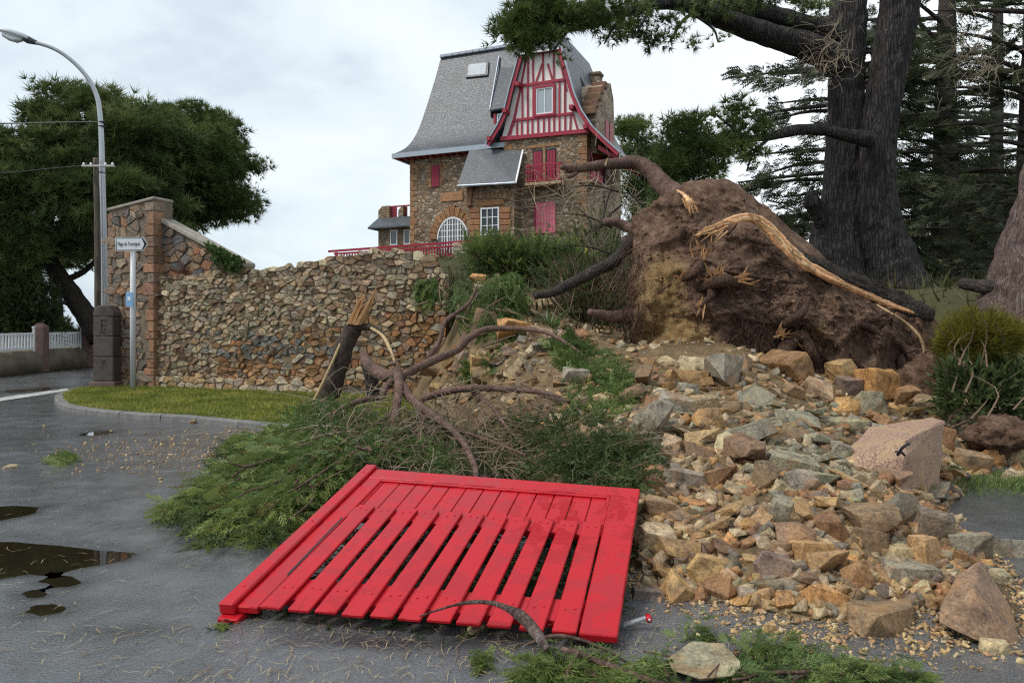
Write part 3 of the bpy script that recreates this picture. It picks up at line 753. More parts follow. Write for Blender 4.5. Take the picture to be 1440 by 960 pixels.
# ivy on its foot
pos = []; 
for i in range(700):
    u = random.random() ** .7; s_ = a1[0] - 1.0 * (1 - u) + .1; zz = np.interp(s_, [a0[0], a1[0], a1[0] + .6], [a0[1], a1[1], a1[1] - .2]) - abs(random.gauss(0, .16)) + .1
    pos.append(ww(s_, max(zz, 2.65), random.uniform(-.12, .12)))
pos = np.array(pos); V, T, I = scatter(*tpl_leaf(1, .4), pos, frames(rng.normal(0, 1, (len(pos), 3)) + np.array((-.3, -1, .2))), rng.uniform(.06, .13, len(pos)), np.clip(rng.normal(.75, .3, len(pos)), 0, 1))
centre(tag(link('ivy', np_mesh('ivy', V, T, M_BUSH, I)), 'patch of yellow green ivy at the low end of the sloping coping', 'ivy'))
# reddish dry plant growing out of the wall joint
mb = MB()
for i in range(46):
    b = Vector(ww(*wq(258, 390, -.1), -.1)); a = random.uniform(-1.5, 1.5); l = random.uniform(.2, .5)
    e = b + Vector((math.sin(a) * l, -.1 * random.random(), math.cos(a) * l)); mb.tube([b, b.lerp(e, .5) + Vector((0, 0, .03)), e], [.008, .006, .003], 4, n=4)
centre(tag(mb.build('dead_fern', m_plain('red_dead_fern', (.13, .05, .035), .8)), 'rust red dead fern growing where the tall wall meets the dry stone wall', 'plant'))

# --- small blackened gate pillar
gp = P(145.5, 538, 17.35); pil = empty('gate_pillar', (gp.x, gp.y + .22, 0), 'low blackened gate pillar of stacked stone blocks at the foot of the lamp post', 'gate pillar')
zz = [(.02, .24), (.24, .82), (.83, 1.30), (1.31, 1.76), (1.77, 2.0)]
for i, (z0, z1) in enumerate(zz):
    w = .235 if i else .30; mb = MB()
    if i == 4:
        pr = [(-w - .01, z0), (w + .01, z0), (w + .01, z0 + .10), (w * .55, z1 + .03), (-w * .55, z1 + .03), (-w - .01, z0 + .10)]
        mb.prism([(pil.location.x + a, pil.location.y - .235, b) for a, b in pr], (0, .47, 0))
    else: mb.box(pil.location.x - w, pil.location.x + w, pil.location.y - w, pil.location.y + w, z0, z1)
    o = mb.build('pillar_block' if i else 'pillar_footing', M_PILLAR if i else M_FPILLAR, pil, bevel=.018)
def carve(pts, z0, mat=M_BLACK):
    for (xa, xb, za, zb) in pts:
        mb = MB(); mb.box(pil.location.x + xa, pil.location.x + xb, pil.location.y - .2375, pil.location.y - .23, z0 + za, z0 + zb); mb.build('carved_mark', mat, pil)
carve([(-.05, -.02, .08, .36), (-.05, .10, .33, .36), (-.05, .08, .21, .24), (-.05, .07, .04, .08), (.02, .06, .12, .16)], 1.33)
carve([(-.02, .05, .36, .41), (-.02, .0, .31, .36)], .33)

# ------------------------------------------------------------------ direction sign
sp = P(187, 545, 16.9); sg = empty('direction_sign', (sp.x, sp.y, .1), 'white arrow road sign to the beach on a tall grey post in the verge', 'road sign')
zt_ = P(187, 334, 16.9).z
mb = MB(); mb.tube([(sp.x, sp.y, .0), (sp.x, sp.y, zt_ - .05)], [.062, .062], 16, n=2); mb.build('post', M_POST, sg, True)
yaw = R(14); M = Matrix.Translation((sp.x, sp.y - .085, P(187, 343, 16.8).z)) @ Matrix.Rotation(yaw, 4, 'Z') @ Matrix.Rotation(R(-2.2), 4, 'Y')
def arrow(w0, w1, h, tip): return [(-w0, -h), (w1, -h), (w1 + tip, 0), (w1, h), (-w0, h)]
def plate(poly, y0, y1, name, mat, par): 
    mb = MB(); mb.prism([M @ Vector((a, y0, b)) for a, b in poly], M.to_3x3() @ Vector((0, y1 - y0, 0))); return mb.build(name, mat, par)
bd = plate(arrow(.325, .25, .155, .10), 0, .03, 'sign_board', M_SIGNW, sg)
def ring(po, pi, name, mat, par, y0, y1):
    mb = MB(); n = len(po); a = [M @ Vector((x, y0, z)) for x, z in po]; b = [M @ Vector((x, y0, z)) for x, z in pi]; c = [M @ Vector((x, y1, z)) for x, z in po]; d = [M @ Vector((x, y1, z)) for x, z in pi]
    mb.add(a + b + c + d, [(i, (i + 1) % n, n + (i + 1) % n, n + i) for i in range(n)] + [(i, 2 * n + i, 2 * n + (i + 1) % n, (i + 1) % n) for i in range(n)] + [(n + i, n + (i + 1) % n, 3 * n + (i + 1) % n, 3 * n + i) for i in range(n)])
    return mb.build(name, mat, par)
ring(arrow(.312, .243, .143, .093), arrow(.30, .232, .130, .080), 'sign_border', M_SIGNB, bd, -.004, 0)
mb = MB(); mb.prism([M @ Vector((a, -.004, b)) for a, b in ((.225, .13), (.24, .13), (.318, 0), (.24, -.13), (.225, -.13), (.275, 0))], M.to_3x3() @ Vector((0, .004, 0))); mb.build('arrow_head', M_SIGNB, bd)
def text(s_, size, Mw, mat, par, name='lettering', squeeze=1.0, ext=.002):
    cu = bpy.data.curves.new(name, 'FONT'); cu.body = s_; cu.size = size; cu.align_x = 'CENTER'; cu.align_y = 'CENTER'; cu.extrude = ext; cu.resolution_u = 2
    o = bpy.data.objects.new(name, cu); COL.objects.link(o); bpy.context.view_layer.update()
    me = bpy.data.meshes.new_from_object(o.evaluated_get(bpy.context.evaluated_depsgraph_get())); bpy.data.objects.remove(o)
    me.transform(Mw @ Matrix.Diagonal((squeeze, 1, 1, 1))); me.materials.clear()
    return link(name, me, par, mat)
text('Plage de Trestrignel', .125, M @ Matrix.Translation((-.045, -.005, 0)) @ Matrix.Rotation(R(90), 4, 'X'), M_SIGNB, bd, squeeze=.46)
nb = P(182, 421, 16.78); mb = MB(); mb.box(nb.x - .075, nb.x + .085, nb.y - .02, nb.y, nb.z - .165, nb.z + .165); no = mb.build('notice', M_BLUE, None, bevel=.004)
centre(tag(no, 'small pale blue notice tied to the post of the direction sign', 'notice'))
mb = MB(); mb.box(nb.x - .03, nb.x + .035, nb.y - .025, nb.y - .0215, nb.z - .02, nb.z + .06); link('printed_mark', mb.mesh('printed_mark', M_SIGNW), no).matrix_parent_inverse = Matrix.Translation(-no.location)

# ------------------------------------------------------------------ street lamp and utility pole
D = 19.6; lb = P(148, 440, D); lamp = empty('street_lamp', (lb.x, lb.y, 0), 'tall galvanised street lamp curving out over the road on the left', 'street lamp')
arc = [(148, 500), (147.5, 430), (144, 250), (142.5, 190), (140.5, 160), (137, 138), (128, 117), (113, 97), (93, 79), (72, 67), (46, 59)]
mb = MB(); mb.tube([(lb.x, lb.y, 0)] + [P(x, y, D - max(0, (140 - x)) * .006) for x, y in arc], [.1, .098, .095, .075, .066, .062, .06, .056, .052, .05, .048, .045], 14, n=70); mb.build('pole', M_GALV, lamp, True)
h0 = P(47, 59, D - .55); h1 = P(10, 47, D - .8); dr = (h1 - h0).normalized(); upv = Vector((0, 0, 1)); upv = (upv - dr * upv.dot(dr)).normalized(); sd_ = dr.cross(upv)
def headm(prof, name, mat, lo=-1, hi=1, ringn=14):
    mb = MB(); n = len(prof)
    for u, w, a, b in prof:
        for k in range(ringn):
            th = 2 * math.pi * k / ringn; c_, s_ = math.cos(th), math.sin(th)
            mb.v.append(tuple(h0 + dr * u + sd_ * w * c_ + upv * ((a if s_ > 0 else b) * s_)))
    for i in range(n - 1):
        for k in range(ringn): k2 = (k + 1) % ringn; mb.f.append((i * ringn + k, i * ringn + k2, (i + 1) * ringn + k2, (i + 1) * ringn + k))
    mb.f.append(tuple(range(ringn - 1, -1, -1))); mb.f.append(tuple((n - 1) * ringn + k for k in range(ringn)))
    return mb.build(name, mat, lamp, True)
headm([(-.1, .05, .05, .05), (0, .07, .07, .07), (.12, .10, .10, .09), (.22, .12, .10, .06)], 'neck', M_DARKM)
headm([(.12, .10, .10, .02), (.25, .15, .13, .02), (.5, .165, .13, .02), (.7, .12, .09, .02), (.76, .03, .03, .01)], 'lamp_hood', m_plain('lamp_hood_grey', (.55, .57, .58), .4, .1))
headm([(.22, .09, .005, .08), (.32, .13, .005, .16), (.5, .14, .005, .17), (.66, .10, .005, .12), (.72, .03, .005, .03)], 'lamp_bowl', M_BOWL)
for y in (172, 178, 243): 
    q = P(143.5, y, D); mb = MB(); mb.lathe([(.085, -.012), (.085, .012)], q, 12); mb.build('strap', M_BLACK, lamp)
D2 = 19.35; ub = P(137.5, 440, D2); up = empty('utility_pole', (ub.x, ub.y, 0), 'weathered wooden utility pole with a short white crossarm beside the street lamp', 'utility pole')
mb = MB(); mb.tube([(ub.x, ub.y, 0), P(137, 330, D2), P(134.5, 222, D2)], [.085, .075, .065], 12, .06, n=24); mb.build('pole', M_POLE, up, True)
ca, cb = P(115, 233.5, D2 - .12), P(161, 233.5, D2 - .12); mb = MB(); mb.tube([ca, cb], [.028, .028], 6, n=2); mb.build('crossarm', M_LINE, up)
for q in (.06, .28, .72, .94):
    p = ca.lerp(cb, q); mb = MB(); mb.lathe([(.012, 0), (.03, .03), (.03, .07), (.015, .09)], p, 8); mb.build('insulator', M_WHITE, up)
wr = MB(); a = P(141, 172, D); b = Vector((-26, 20.5, a.z + .9)); wr.tube([a, a.lerp(b, .5) - Vector((0, 0, .35)), b], [.018, .018, .018], 5, n=24); centre(tag(wr.build('overhead_cable', M_BLACK), 'thin black overhead cable running left from the street lamp', 'cable'))
wr = MB(); a = P(116, 233, D2 - .12); b = Vector((-24, 27, a.z + 1.5)); wr.tube([a, a.lerp(b, .5) - Vector((0, 0, .25)), b], [.01, .01, .01], 5, n=20); centre(tag(wr.build('overhead_wire', M_BLACK), 'thin wire running left from the crossarm of the wooden pole', 'cable'))

# ------------------------------------------------------------------ white picket fence on its low wall
f0 = Vector((-15.35, 20.0)); f1 = Vector((-15.9, 30.5)); fu = (f1 - f0).normalized(); fn = Vector((fu.y, -fu.x))
def fw(s_, o, z): return Vector((f0.x + fu.x * s_ + fn.x * o, f0.y + fu.y * s_ + fn.y * o, z))
def fbox(mb, s0, s1, o0, o1, z0, z1): mb.hexa([fw(s0, o0, z0), fw(s1, o0, z0), fw(s1, o1, z0), fw(s0, o1, z0), fw(s0, o0, z1), fw(s1, o0, z1), fw(s1, o1, z1), fw(s0, o1, z1)]); return mb
lw = empty('low_wall', fw(5, 0, 0), 'low lichened garden wall under the white picket fence', 'garden wall')
mb = MB(); n = 60
pr = [(-.16, -.05), (.17, -.05), (.15, .55), (.0, .72), (-.16, .74)]
for i in range(n + 1):
    s_ = 10.5 * i / n
    for o, z in pr: mb.v.append(tuple(fw(s_, o + .03 * noise.noise(Vector((s_ * 2, z * 3, 0))), z + .03 * noise.noise(Vector((s_ * 1.7, o * 3, 3))))))
for i in range(n):
    for k in range(5): k2 = (k + 1) % 5; mb.f.append((i * 5 + k, i * 5 + k2, (i + 1) * 5 + k2, (i + 1) * 5 + k))
mb.f.append((4, 3, 2, 1, 0)); mb.f.append(tuple(n * 5 + k for k in range(5)))
mb.build('wall_body', M_LOWWALL, lw, True)
secs = [(.2, 4.15, 'between the left edge of the view and the first brown pillar'), (4.75, 7.05, 'between the two brown pillars'), (7.55, 10.2, 'behind the blackened gate pillar')]
for s0, s1, w_ in secs:
    fe = empty('picket_fence', fw((s0 + s1) / 2, -.02, .72), 'white picket fence section ' + w_, 'picket fence', 'white picket fence sections on the low wall')
    for z in (.83, 1.27): mb = MB(); fbox(mb, s0, s1, -.05, -.02, z - .035, z + .035); mb.build('rail', M_PICKET, fe)
    k = int((s1 - s0) / .155); proto = None
    for i in range(k):
        s_ = s0 + .06 + (s1 - s0 - .12) * i / (k - 1); big = i in (0, k - 1)
        wide = i in (k // 2 - 1, k // 2)
        mb = MB(); z1 = 1.46 if big else 1.30; hw = .05 if big else .042; fbox(mb, s_ - hw, s_ + hw, -.018, .008, .76 if not big else .70, z1)
        if big: fbox(mb, s_ - .065, s_ + .065, -.035, .03, z1, z1 + .05)
        mb.build('end_post' if big else 'picket', M_PICKET, fe)
    sm = (s0 + s1) / 2
    for z in (.93, 1.05, 1.17): mb = MB(); fbox(mb, sm - .12, sm + .12, .009, .03, z - .03, z + .03); mb.build('cross_piece', M_PICKET, fe)
for s_, w_ in ((4.45, 'nearer'), (7.3, 'farther')):
    mb = MB(); fbox(mb, s_ - .18, s_ + .18, -.19, .19, 0, 1.5)
    c4 = [fw(s_ - .18, -.19, 1.5), fw(s_ + .18, -.19, 1.5), fw(s_ + .18, .19, 1.5), fw(s_ - .18, .19, 1.5)]; ap = [fw(s_ - .07, -.08, 1.62), fw(s_ + .07, -.08, 1.62), fw(s_ + .07, .08, 1.62), fw(s_ - .07, .08, 1.62)]
    mb.hexa(c4 + ap); centre(tag(mb.build('fence_pillar', M_FPILLAR, None, bevel=.02), w_ + ' brown stone pillar between the white picket fences', 'pillar', 'brown pillars in the picket fence'))
# ------------------------------------------------------------------ the villa on the rise
HC = Vector((4.04, 40.0)); HU = Vector((-.921, .389)).normalized(); HV = Vector((.389, .921)).normalized()   # corner, left along the front, back
def hw(s_, v, z): return Vector((HC.x + HU.x * s_ + HV.x * v, HC.y + HU.y * s_ + HV.y * v, z))
def hq(px, py, v=0.0):
    """(s, z) on the plane parallel to the front, v metres behind it"""
    k = (px - HX) / F; ax, ay = HC.x + HV.x * v, HC.y + HV.y * v
    s_ = (k * ay - ax) / (HU.x - k * HU.y); return s_, CAMZ + (HY - py) / F * (ay + HU.y * s_)
def hs(px, py, s_=0.0):
    """(v, z) on the plane square to the front at s"""
    k = (px - HX) / F; ax, ay = HC.x + HU.x * s_, HC.y + HU.y * s_
    v = (k * ay - ax) / (HV.x - k * HV.y); return v, CAMZ + (HY - py) / F * (ay + HV.y * v)
def hbox(mb, s0, s1, v0, v1, z0, z1): return mb.hexa([hw(s1, v0, z0), hw(s0, v0, z0), hw(s0, v1, z0), hw(s1, v1, z0), hw(s1, v0, z1), hw(s0, v0, z1), hw(s0, v1, z1), hw(s1, v1, z1)])
def hprism(mb, pts, v0, v1): return mb.prism([hw(s_, v0, z) for s_, z in pts], (HV.x * (v1 - v0), HV.y * (v1 - v0), 0))
hp0 = hw(5, 4, 5.6)
house = empty('villa', hp0, 'tall stone villa with steep slate roof and red timbered gable on the rise', 'house')
def hpart(name, mat, fn, par=None, **kw):
    mb = MB(); fn(mb); return mb.build(name, mat, par or house, **kw)
GZ = 5.2
# walls --------------------------------------------------------------
sGL = hq(709, 230)[0]                                    # left end of the gable wing's front
zB = hq(765, 191)[1]                                     # foot of the timbering
sML = hq(577, 260, .8)[0]; zE = hq(600, 222, .8)[1]      # main block
gw = hpart('gable_wing_wall', M_HSTONE, lambda m: hbox(m, 0, sGL, 0, 7, GZ, zB))
# side wall carries its own masonry plane
sv1 = 7.2
hpart('side_wall', M_HSIDE, lambda m: hbox(m, -.02, .02, .25, sv1, GZ, zB - .9))
mw = hpart('main_wall', M_HSTONE, lambda m: hbox(m, sGL - .3, sML, .8, 8.2, GZ, zE + .25))
def quoins(s0, dirn, v, z0, z1, col=(.30, .17, .09), vdir=0):
    z = z0; q = 0
    while z < z1 - .1:
        h = min(random.uniform(.3, .42), z1 - z); w = .5 if q % 2 else .3; a, b = sorted((s0 - dirn * .03, s0 + dirn * w))
        o = hpart('quoin', M_QUOIN, lambda m: hbox(m, a, b, v - .035, v + .25, z + .01, z + h - .012), bevel=.02); o.color = (*jitc(col, .2), 1); z += h; q += 1
quoins(0, 1, 0, GZ + .3, zB - .15); quoins(sGL, -1, 0, zB - 1.0, zB - .15); quoins(sML, -1, .8, GZ, zE)
# timbered gable ----------------------------------------------------
prL = [hq(x, y, -.5) for x, y in ((733, 75.5), (727, 99), (719, 127), (712, 156), (702, 178), (689, 199), (686, 204))]
prR = [hq(x, y, -.5) for x, y in ((786, 68), (790, 84), (796, 105), (804, 133), (814, 156), (829, 179), (848, 198), (869, 217))]
pl = [hq(735, 77, .0), hq(786, 70, .0), hq(795, 104), hq(804, 136), hq(812, 156), hq(828, 183), hq(828, 187), hq(705, 199), hq(708, 186), hq(717, 150), hq(726, 112)]
hpart('plaster_panel', M_PLAST, lambda m: hprism(m, pl, -.03, .2))
def beam(x0, y0, x1, y1, w, th=.07, name='timber_beam', mat=None, v=-.03, par=None):
    a, b = Vector(hq(x0, y0, v)), Vector(hq(x1, y1, v)); d = (b - a).normalized(); n_ = Vector((-d.y, d.x)) * (w / 2 * 41 / F)
    return hpart(name, mat or M_REDH, lambda m: hprism(m, [a + n_, b + n_, b - n_, a - n_], v - th - random.uniform(0, .006), v - .001), par)
for a in ((735, 78, 785, 71, 4), (731, 121.5, 795, 112.5, 3.6), (722, 170, 806, 160, 3.6)): beam(*a, th=.10)
beam(705, 196, 829, 184.5, 5.5, th=.16)
for x, y0, y1 in ((750, 79, 117), (764, 76, 115), (779, 73, 113), (743, 80, 118)): beam(x, y0, x, y1, 2.2)
for a in ((763, 90, 754, 116), (770.5, 90, 777, 113), (741, 80, 722, 178), (733, 122, 718, 190), (785, 73, 797, 128), (797, 112, 812, 158)): beam(*a, 2.4, th=.055)
for x, y0, y1 in ((735, 123, 169), (742.5, 121, 168), (750.3, 120, 167), (779.5, 115, 163), (787, 114, 162), (794.5, 114, 161)): beam(x, y0, x, y1, 2.3)
for x in (727.5, 734, 742.3, 749, 757, 765, 772.3, 779.5, 787, 795): beam(x, 170 - (x - 722) * .12, x, 194 - (x - 708) * .095, 2.3)
for a in ((806, 161, 813, 184), (722, 170, 714, 194), (803, 160, 802, 184)): beam(*a, 2.4, th=.055)
for pr in (prL, prR):
    for (a, b) in zip(pr[:-1], pr[1:]):
        a, b = Vector(a), Vector(b); d = (b - a).normalized(); n_ = Vector((-d.y, d.x)) * .09
        hpart('bargeboard', M_REDH, lambda m: hprism(m, [a + n_ - d * .015, b + n_ + d * .015, b - n_ + d * .015, a - n_ - d * .015], -.50 - random.uniform(0, .012), -.44))
for x, y in ((731, 120.5), (713, 158), (691, 197), (806, 153), (826, 180)):
    s_, z = hq(x, y, -.2); hpart('gable_bracket', M_REDH, lambda m: hbox(m, s_ - .11, s_ + .11, -.62, .05, z - .11, z + .11))
hpart('gable_lintel', M_WHITE, lambda m: hprism(m, [hq(732, 75, -.52), hq(786, 67, -.52), hq(786, 69.2, -.52), hq(732, 77.5, -.52)], -.56, -.42))
def window(x0, y0, x1, y1, v, nx_, nz_, mat=M_GLASS, fr=.07, name='window', slope=None, surround=None):
    """built window: frame with one pane per light; corners at photo pixels"""
    a, b = hq(x0, y1, v), hq(x1, y0, v); s1, s0 = a[0], b[0]; z0, z1 = a[1], b[1]
    w = hpart(name, M_WHITE, lambda m: [hbox(m, s0, s0 + fr, v - .04, v + .06, z0, z1), hbox(m, s1 - fr, s1, v - .04, v + .06, z0, z1), hbox(m, s0 + fr, s1 - fr, v - .04, v + .06, z0, z0 + fr), hbox(m, s0 + fr, s1 - fr, v - .04, v + .06, z1 - fr, z1)])
    ds = (s1 - s0 - 2 * fr) / nx_; dz = (z1 - z0 - 2 * fr) / nz_
    for i in range(nx_):
        for j in range(nz_): hpart('pane', mat, lambda m: hbox(m, s0 + fr + ds * i + .0, s0 + fr + ds * (i + 1), v + .0, v + .03, z0 + fr + dz * j, z0 + fr + dz * (j + 1)), w)
    for i in range(1, nx_): hpart('glazing_bar', M_WHITE, lambda m: hbox(m, s0 + fr + ds * i - .022, s0 + fr + ds * i + .022, v - .03, v + .05, z0 + fr, z1 - fr), w)
    for j in range(1, nz_): hpart('glazing_bar', M_WHITE, lambda m: hbox(m, s0 + fr, s1 - fr, v - .026, v + .045, z0 + fr + dz * j - .02, z0 + fr + dz * j + .02), w)
    return w, (s0, s1, z0, z1)
w, (a0_, a1_, b0_, b1_) = window(754, 122, 778, 162, -.11, 2, 1, M_GLASSP)
for (p, q, r_, u) in ((a0_ - .13, a0_, b0_ - .12, b1_ + .12), (a1_, a1_ + .13, b0_ - .12, b1_ + .12), (a0_, a1_, b1_, b1_ + .14), (a0_, a1_, b0_ - .12, b0_)): hpart('window_surround', M_REDH, lambda m: hbox(m, p, q, -.19, -.031, r_, u))
# gable wing roof ---------------------------------------------------
VB = 7.0
def off(pr, d): return pr
sRd, zRd = hq(786, 42, 1.1)                               # front end of the gable ridge
NV = [-.5, 1.1, 2.5, 4, 5.5, VB]
for pr, nm in ((prL, 'gable_roof_slope'), (prR, 'gable_roof_slope')):
    mb = MB(); pts = catmull(pr, 18)
    th = .10; sg_ = 1 if pr is prL else -1
    for k, o in ((0, 0), (1, -th)):
        for v in NV:
            for s_, z in pts: mb.v.append(tuple(hw(s_ + sg_ * .10 + sg_ * o * .8, v, z + .06 + o * .3)))
    n = len(pts); m_ = len(NV)
    for i in range(m_ - 1):
        for j in range(n - 1):
            q = i * n + j; mb.f.append((q, q + 1, q + n + 1, q + n)); q += n * m_; mb.f.append((q, q + n, q + n + 1, q + 1))
    for j in range(n - 1):
        q = j; mb.f.append((q, q + n * m_, q + 1 + n * m_, q + 1)); q = (m_ - 1) * n + j; mb.f.append((q, q + 1, q + 1 + n * m_, q + n * m_))
    for i in range(m_ - 1):
        q = i * n + n - 1; mb.f.append((q, q + n * m_, q + n + n * m_, q + n)); q = i * n; mb.f.append((q, q + n, q + n + n * m_, q + n * m_))
    # upper part to the ridge
    s_, z = pts[0]; p0 = hw(s_ + sg_ * .10, -.5, z + .06); p1 = hw(s_ + sg_ * .10, 1.1, z + .06); p2 = hw(s_ + sg_ * .10, VB, z + .06); r0 = hw(sRd, 1.1, zRd); r1 = hw(sRd, VB, zRd)
    mb.add([p0, p1, p2, r0, r1], [(0, 1, 3), (1, 2, 4, 3)])
    mb.build(nm, M_SLATES, house)
p0 = hw(prL[0][0] + .1, -.56, prL[0][1] + .06); p1 = hw(prR[0][0] - .1, -.56, prR[0][1] + .06); r0 = hw(sRd, 1.12, zRd + .01)
mb = MB(); mb.add([p0, p1, r0, p0 + Vector((0, 0, -.06)), p1 + Vector((0, 0, -.06))], [(0, 1, 2), (3, 4, 1, 0)]); mb.build('hip_slope', M_SLATE, house)
# pale verge strip along the right bargeboard
for pr, sg_ in ((prR, -1), (prL, 1)):
    for a, b in zip(pr[:-1], pr[1:]):
        a, b = Vector(a) + Vector((sg_ * .11, .05)), Vector(b) + Vector((sg_ * .11, .05)); hpart('verge_strip', M_LEADC, lambda m: hprism(m, [a + Vector((sg_ * .05, .03)), b + Vector((sg_ * .05, .03)), b, a], -.57, -.40))
# eaves brackets under the right slope
for i in range(9):
    v = .1 + i * .62; s_, z = prR[-2]; e = prR[-1]
    hpart('rafter_end', M_REDH, lambda m: m.prism([hw(s_ + .45, v, z - .02), hw(e[0] + .08, v, e[1] - .04), hw(e[0] + .08, v, e[1] - .2), hw(s_ + .45, v, z - .28)], HV.to_3d() * .12))
hpart('gutter', M_LEADC, lambda m: hbox(m, prR[-1][0] - .22, prR[-1][0] - .08, -.5, VB, prR[-1][1] - .08, prR[-1][1] + .05))
# main roof -----------------------------------------------------------
prof = [(hq(553, 217, .05)[0], .05, hq(553, 217, .05)[1]), (hq(573, 206, .55)[0], .55, hq(573, 206, .55)[1]), (hq(588, 183, 1.15)[0], 1.15, hq(588, 183, 1.15)[1]), (hq(602, 143, 2.0)[0], 2.0, hq(602, 143, 2.0)[1]), (hq(613, 107, 2.75)[0], 2.75, hq(613, 107, 2.75)[1]), (hq(620, 81, 3.3)[0], 3.3, hq(620, 81, 3.3)[1])]
pp = catmull(prof, 20); vmid = 4.3; sR_ = 3.4
mb = MB(); n = len(pp)
for s_, v, z in pp: mb.v.append(tuple(hw(s_, v, z)))
for s_, v, z in pp: mb.v.append(tuple(hw(sR_, v, z)))
for s_, v, z in pp: mb.v.append(tuple(hw(s_, 2 * vmid - v, z)))
for s_, v, z in pp: mb.v.append(tuple(hw(sR_, 2 * vmid - v, z)))
for j in range(n - 1):
    mb.f.append((j, j + 1, n + j + 1, n + j)); mb.f.append((2 * n + j, 3 * n + j, 3 * n + j + 1, 2 * n + j + 1)); mb.f.append((j, 2 * n + j, 2 * n + j + 1, j + 1)); mb.f.append((n + j, n + j + 1, 3 * n + j + 1, 3 * n + j))
mb.f.append((n - 1, 3 * n - 1, 4 * n - 1, 2 * n - 1)); mb.f.append((0, n, 3 * n, 2 * n)); mb.build('main_roof', M_SLATE, house)
s0_, v0_, z0_ = prof[0]
hpart('gutter', M_LEADC, lambda m: hbox(m, sGL - .1, s0_ + .06, -.03, .12, z0_ - .26, z0_ + .02))
hpart('gutter', M_LEADC, lambda m: hbox(m, s0_ - .08, s0_ + .07, .121, 2 * vmid, z0_ - .26, z0_ + .02))
hpart('eaves_soffit', m_plain('soffit_wood', (.20, .10, .07), .8, .3), lambda m: hbox(m, sGL, s0_ - .1, .121, .9, z0_ - .12, z0_ - .05))
for i in range(13):
    s_ = sML + .55 - i * .45
    if s_ < sGL + 2: break
    hpart('rafter_end', M_REDH, lambda m: hbox(m, s_ - .06, s_ + .06, .13, .8, z0_ - .3, z0_ - .121))
sr = prof[-1][0]
for i in range(16):
    a = sr - i * .47
    if a - .455 < sR_: break
    hpart('ridge_tile', M_LEADC, lambda m: hbox(m, a - .455, a, 3.1, 3.55, prof[-1][2] - .08, prof[-1][2] + .12), bevel=.03)
q = hq(680, 70, 3.3); mb = MB(); mb.tube([hw(q[0], 3.3, q[1] - .1), hw(q[0], 3.3, q[1] + .3), hw(q[0] + .12, 3.3, q[1] + .42)], [.03, .03, .03], 6); mb.build('roof_hook', M_DARKM, house)
# roof light on the main slope: plane parallel to the slope there
def onroof(px, py):
    lo, hi = 0.05, 3.3
    for _ in range(40):
        m_ = (lo + hi) / 2; s_, z = hq(px, py, m_); zr = np.interp(m_, pp[:, 1], pp[:, 2])
        if z > zr: lo = m_
        else: hi = m_
    return hw(s_, m_, z), (s_, m_, z)
c4 = [onroof(*p)[0] for p in ((655.5, 110.5), (686.5, 107.5), (688, 88), (657.5, 91))]; nrm = (c4[1] - c4[0]).cross(c4[3] - c4[0]).normalized()
if nrm.y > 0: nrm = -nrm
mb = MB(); mb.prism([p - nrm * .05 for p in c4], nrm * .16); rl = mb.build('roof_light', M_DARKM, house)
cc = sum(c4, Vector()) / 4; mb = MB(); mb.prism([cc + (p - cc) * .8 + nrm * .111 for p in c4], nrm * .012); mb.build('pane', m_plain('painted_sky_pane', (.40, .44, .47), .5, .08, 3, .02), rl)  # pale sky reflection is put into the pane's base colour
# shed dormer beside the gable
dv = .95
dpts = [onroof(*p)[0] for p in ((703, 82), (731, 80))]
lowl, lowr = hw(*[hq(690, 157.5, dv)[0], dv, hq(690, 157.5, dv)[1]]), hw(*[hq(712, 154, dv)[0], dv, hq(712, 154, dv)[1]])
mb = MB(); p = [dpts[0] + HV.to_3d() * .25, dpts[1] + HV.to_3d() * .25, lowr, lowl]; mb.prism(p, Vector((0, 0, .1)) - HV.to_3d() * .06); mb.build('dormer_roof', M_SLATE, house)
mb = MB(); a, b = dpts[0], lowl; e = Vector((HU.x, HU.y, 0)) * .05; u_ = Vector((0, 0, .14)) - HV.to_3d() * .09; mb.hexa([a, a + e, b + e, b, a + u_, a + e + u_, b + e + u_, b + u_]); mb.build('verge_strip', M_LEADC, house)
sa, za = hq(698, 160, 1.15); sb, zb = hq(712, 186, 1.15)
hpart('dormer_cheek', M_SLATES, lambda m: m.prism([lowl + HV.to_3d() * .05, dpts[0] + HV.to_3d() * .3, hw(hq(692, 160, 2.2)[0], 2.2, zb)], Vector((HU.x, HU.y, 0)) * .04))
window(699, 159, 713, 186, 1.15, 1, 1, M_GLASSP); hpart('dormer_post', M_REDH, lambda m: hbox(m, sa + .0, sa + .14, 1.05, 1.2, zb, za))
# side gable (stone dormer) and chimney on the right
va, _ = hs(838, 160, -.2); vb, _ = hs(862, 160, -.2)
zt1 = hs(848, 117, -.2)[1]
def sprism(mb, pts, s0, s1): return mb.prism([hw(s0, v, z) for v, z in pts], (HU.x * (s1 - s0), HU.y * (s1 - s0), 0))
pk = [hs(836, 215, -.2), hs(834, 150, -.2), hs(838, 140, -.2), hs(843, 122, -.2), hs(848, 117, -.2), hs(856, 118, -.2), hs(860, 140, -.2), hs(862, 220, -.2)]
hpart('stone_dormer', M_HSIDE, lambda m: sprism(m, pk, -.32, 1.2))
st = [(834, 152), (837, 143), (841, 133), (844, 124), (849, 117)]
for x, y in st:
    v, z = hs(x, y, -.3); o = hpart('coping_stone', M_QUOIN, lambda m: hbox(m, -.48, .4, v - .16, v + .2, z - .35, z + .08), bevel=.05); o.color = (*jitc((.22, .13, .085)), 1)
for x0, x1, y0, y1 in ((851, 855.5, 168, 212), (857, 861, 172, 215)):
    v0, z1 = hs(x0, y0, -.33); v1, z0 = hs(x1, y1, -.33); hpart('side_window', M_REDH, lambda m: hbox(m, -.36, -.33, v0, v1, z0, z1))
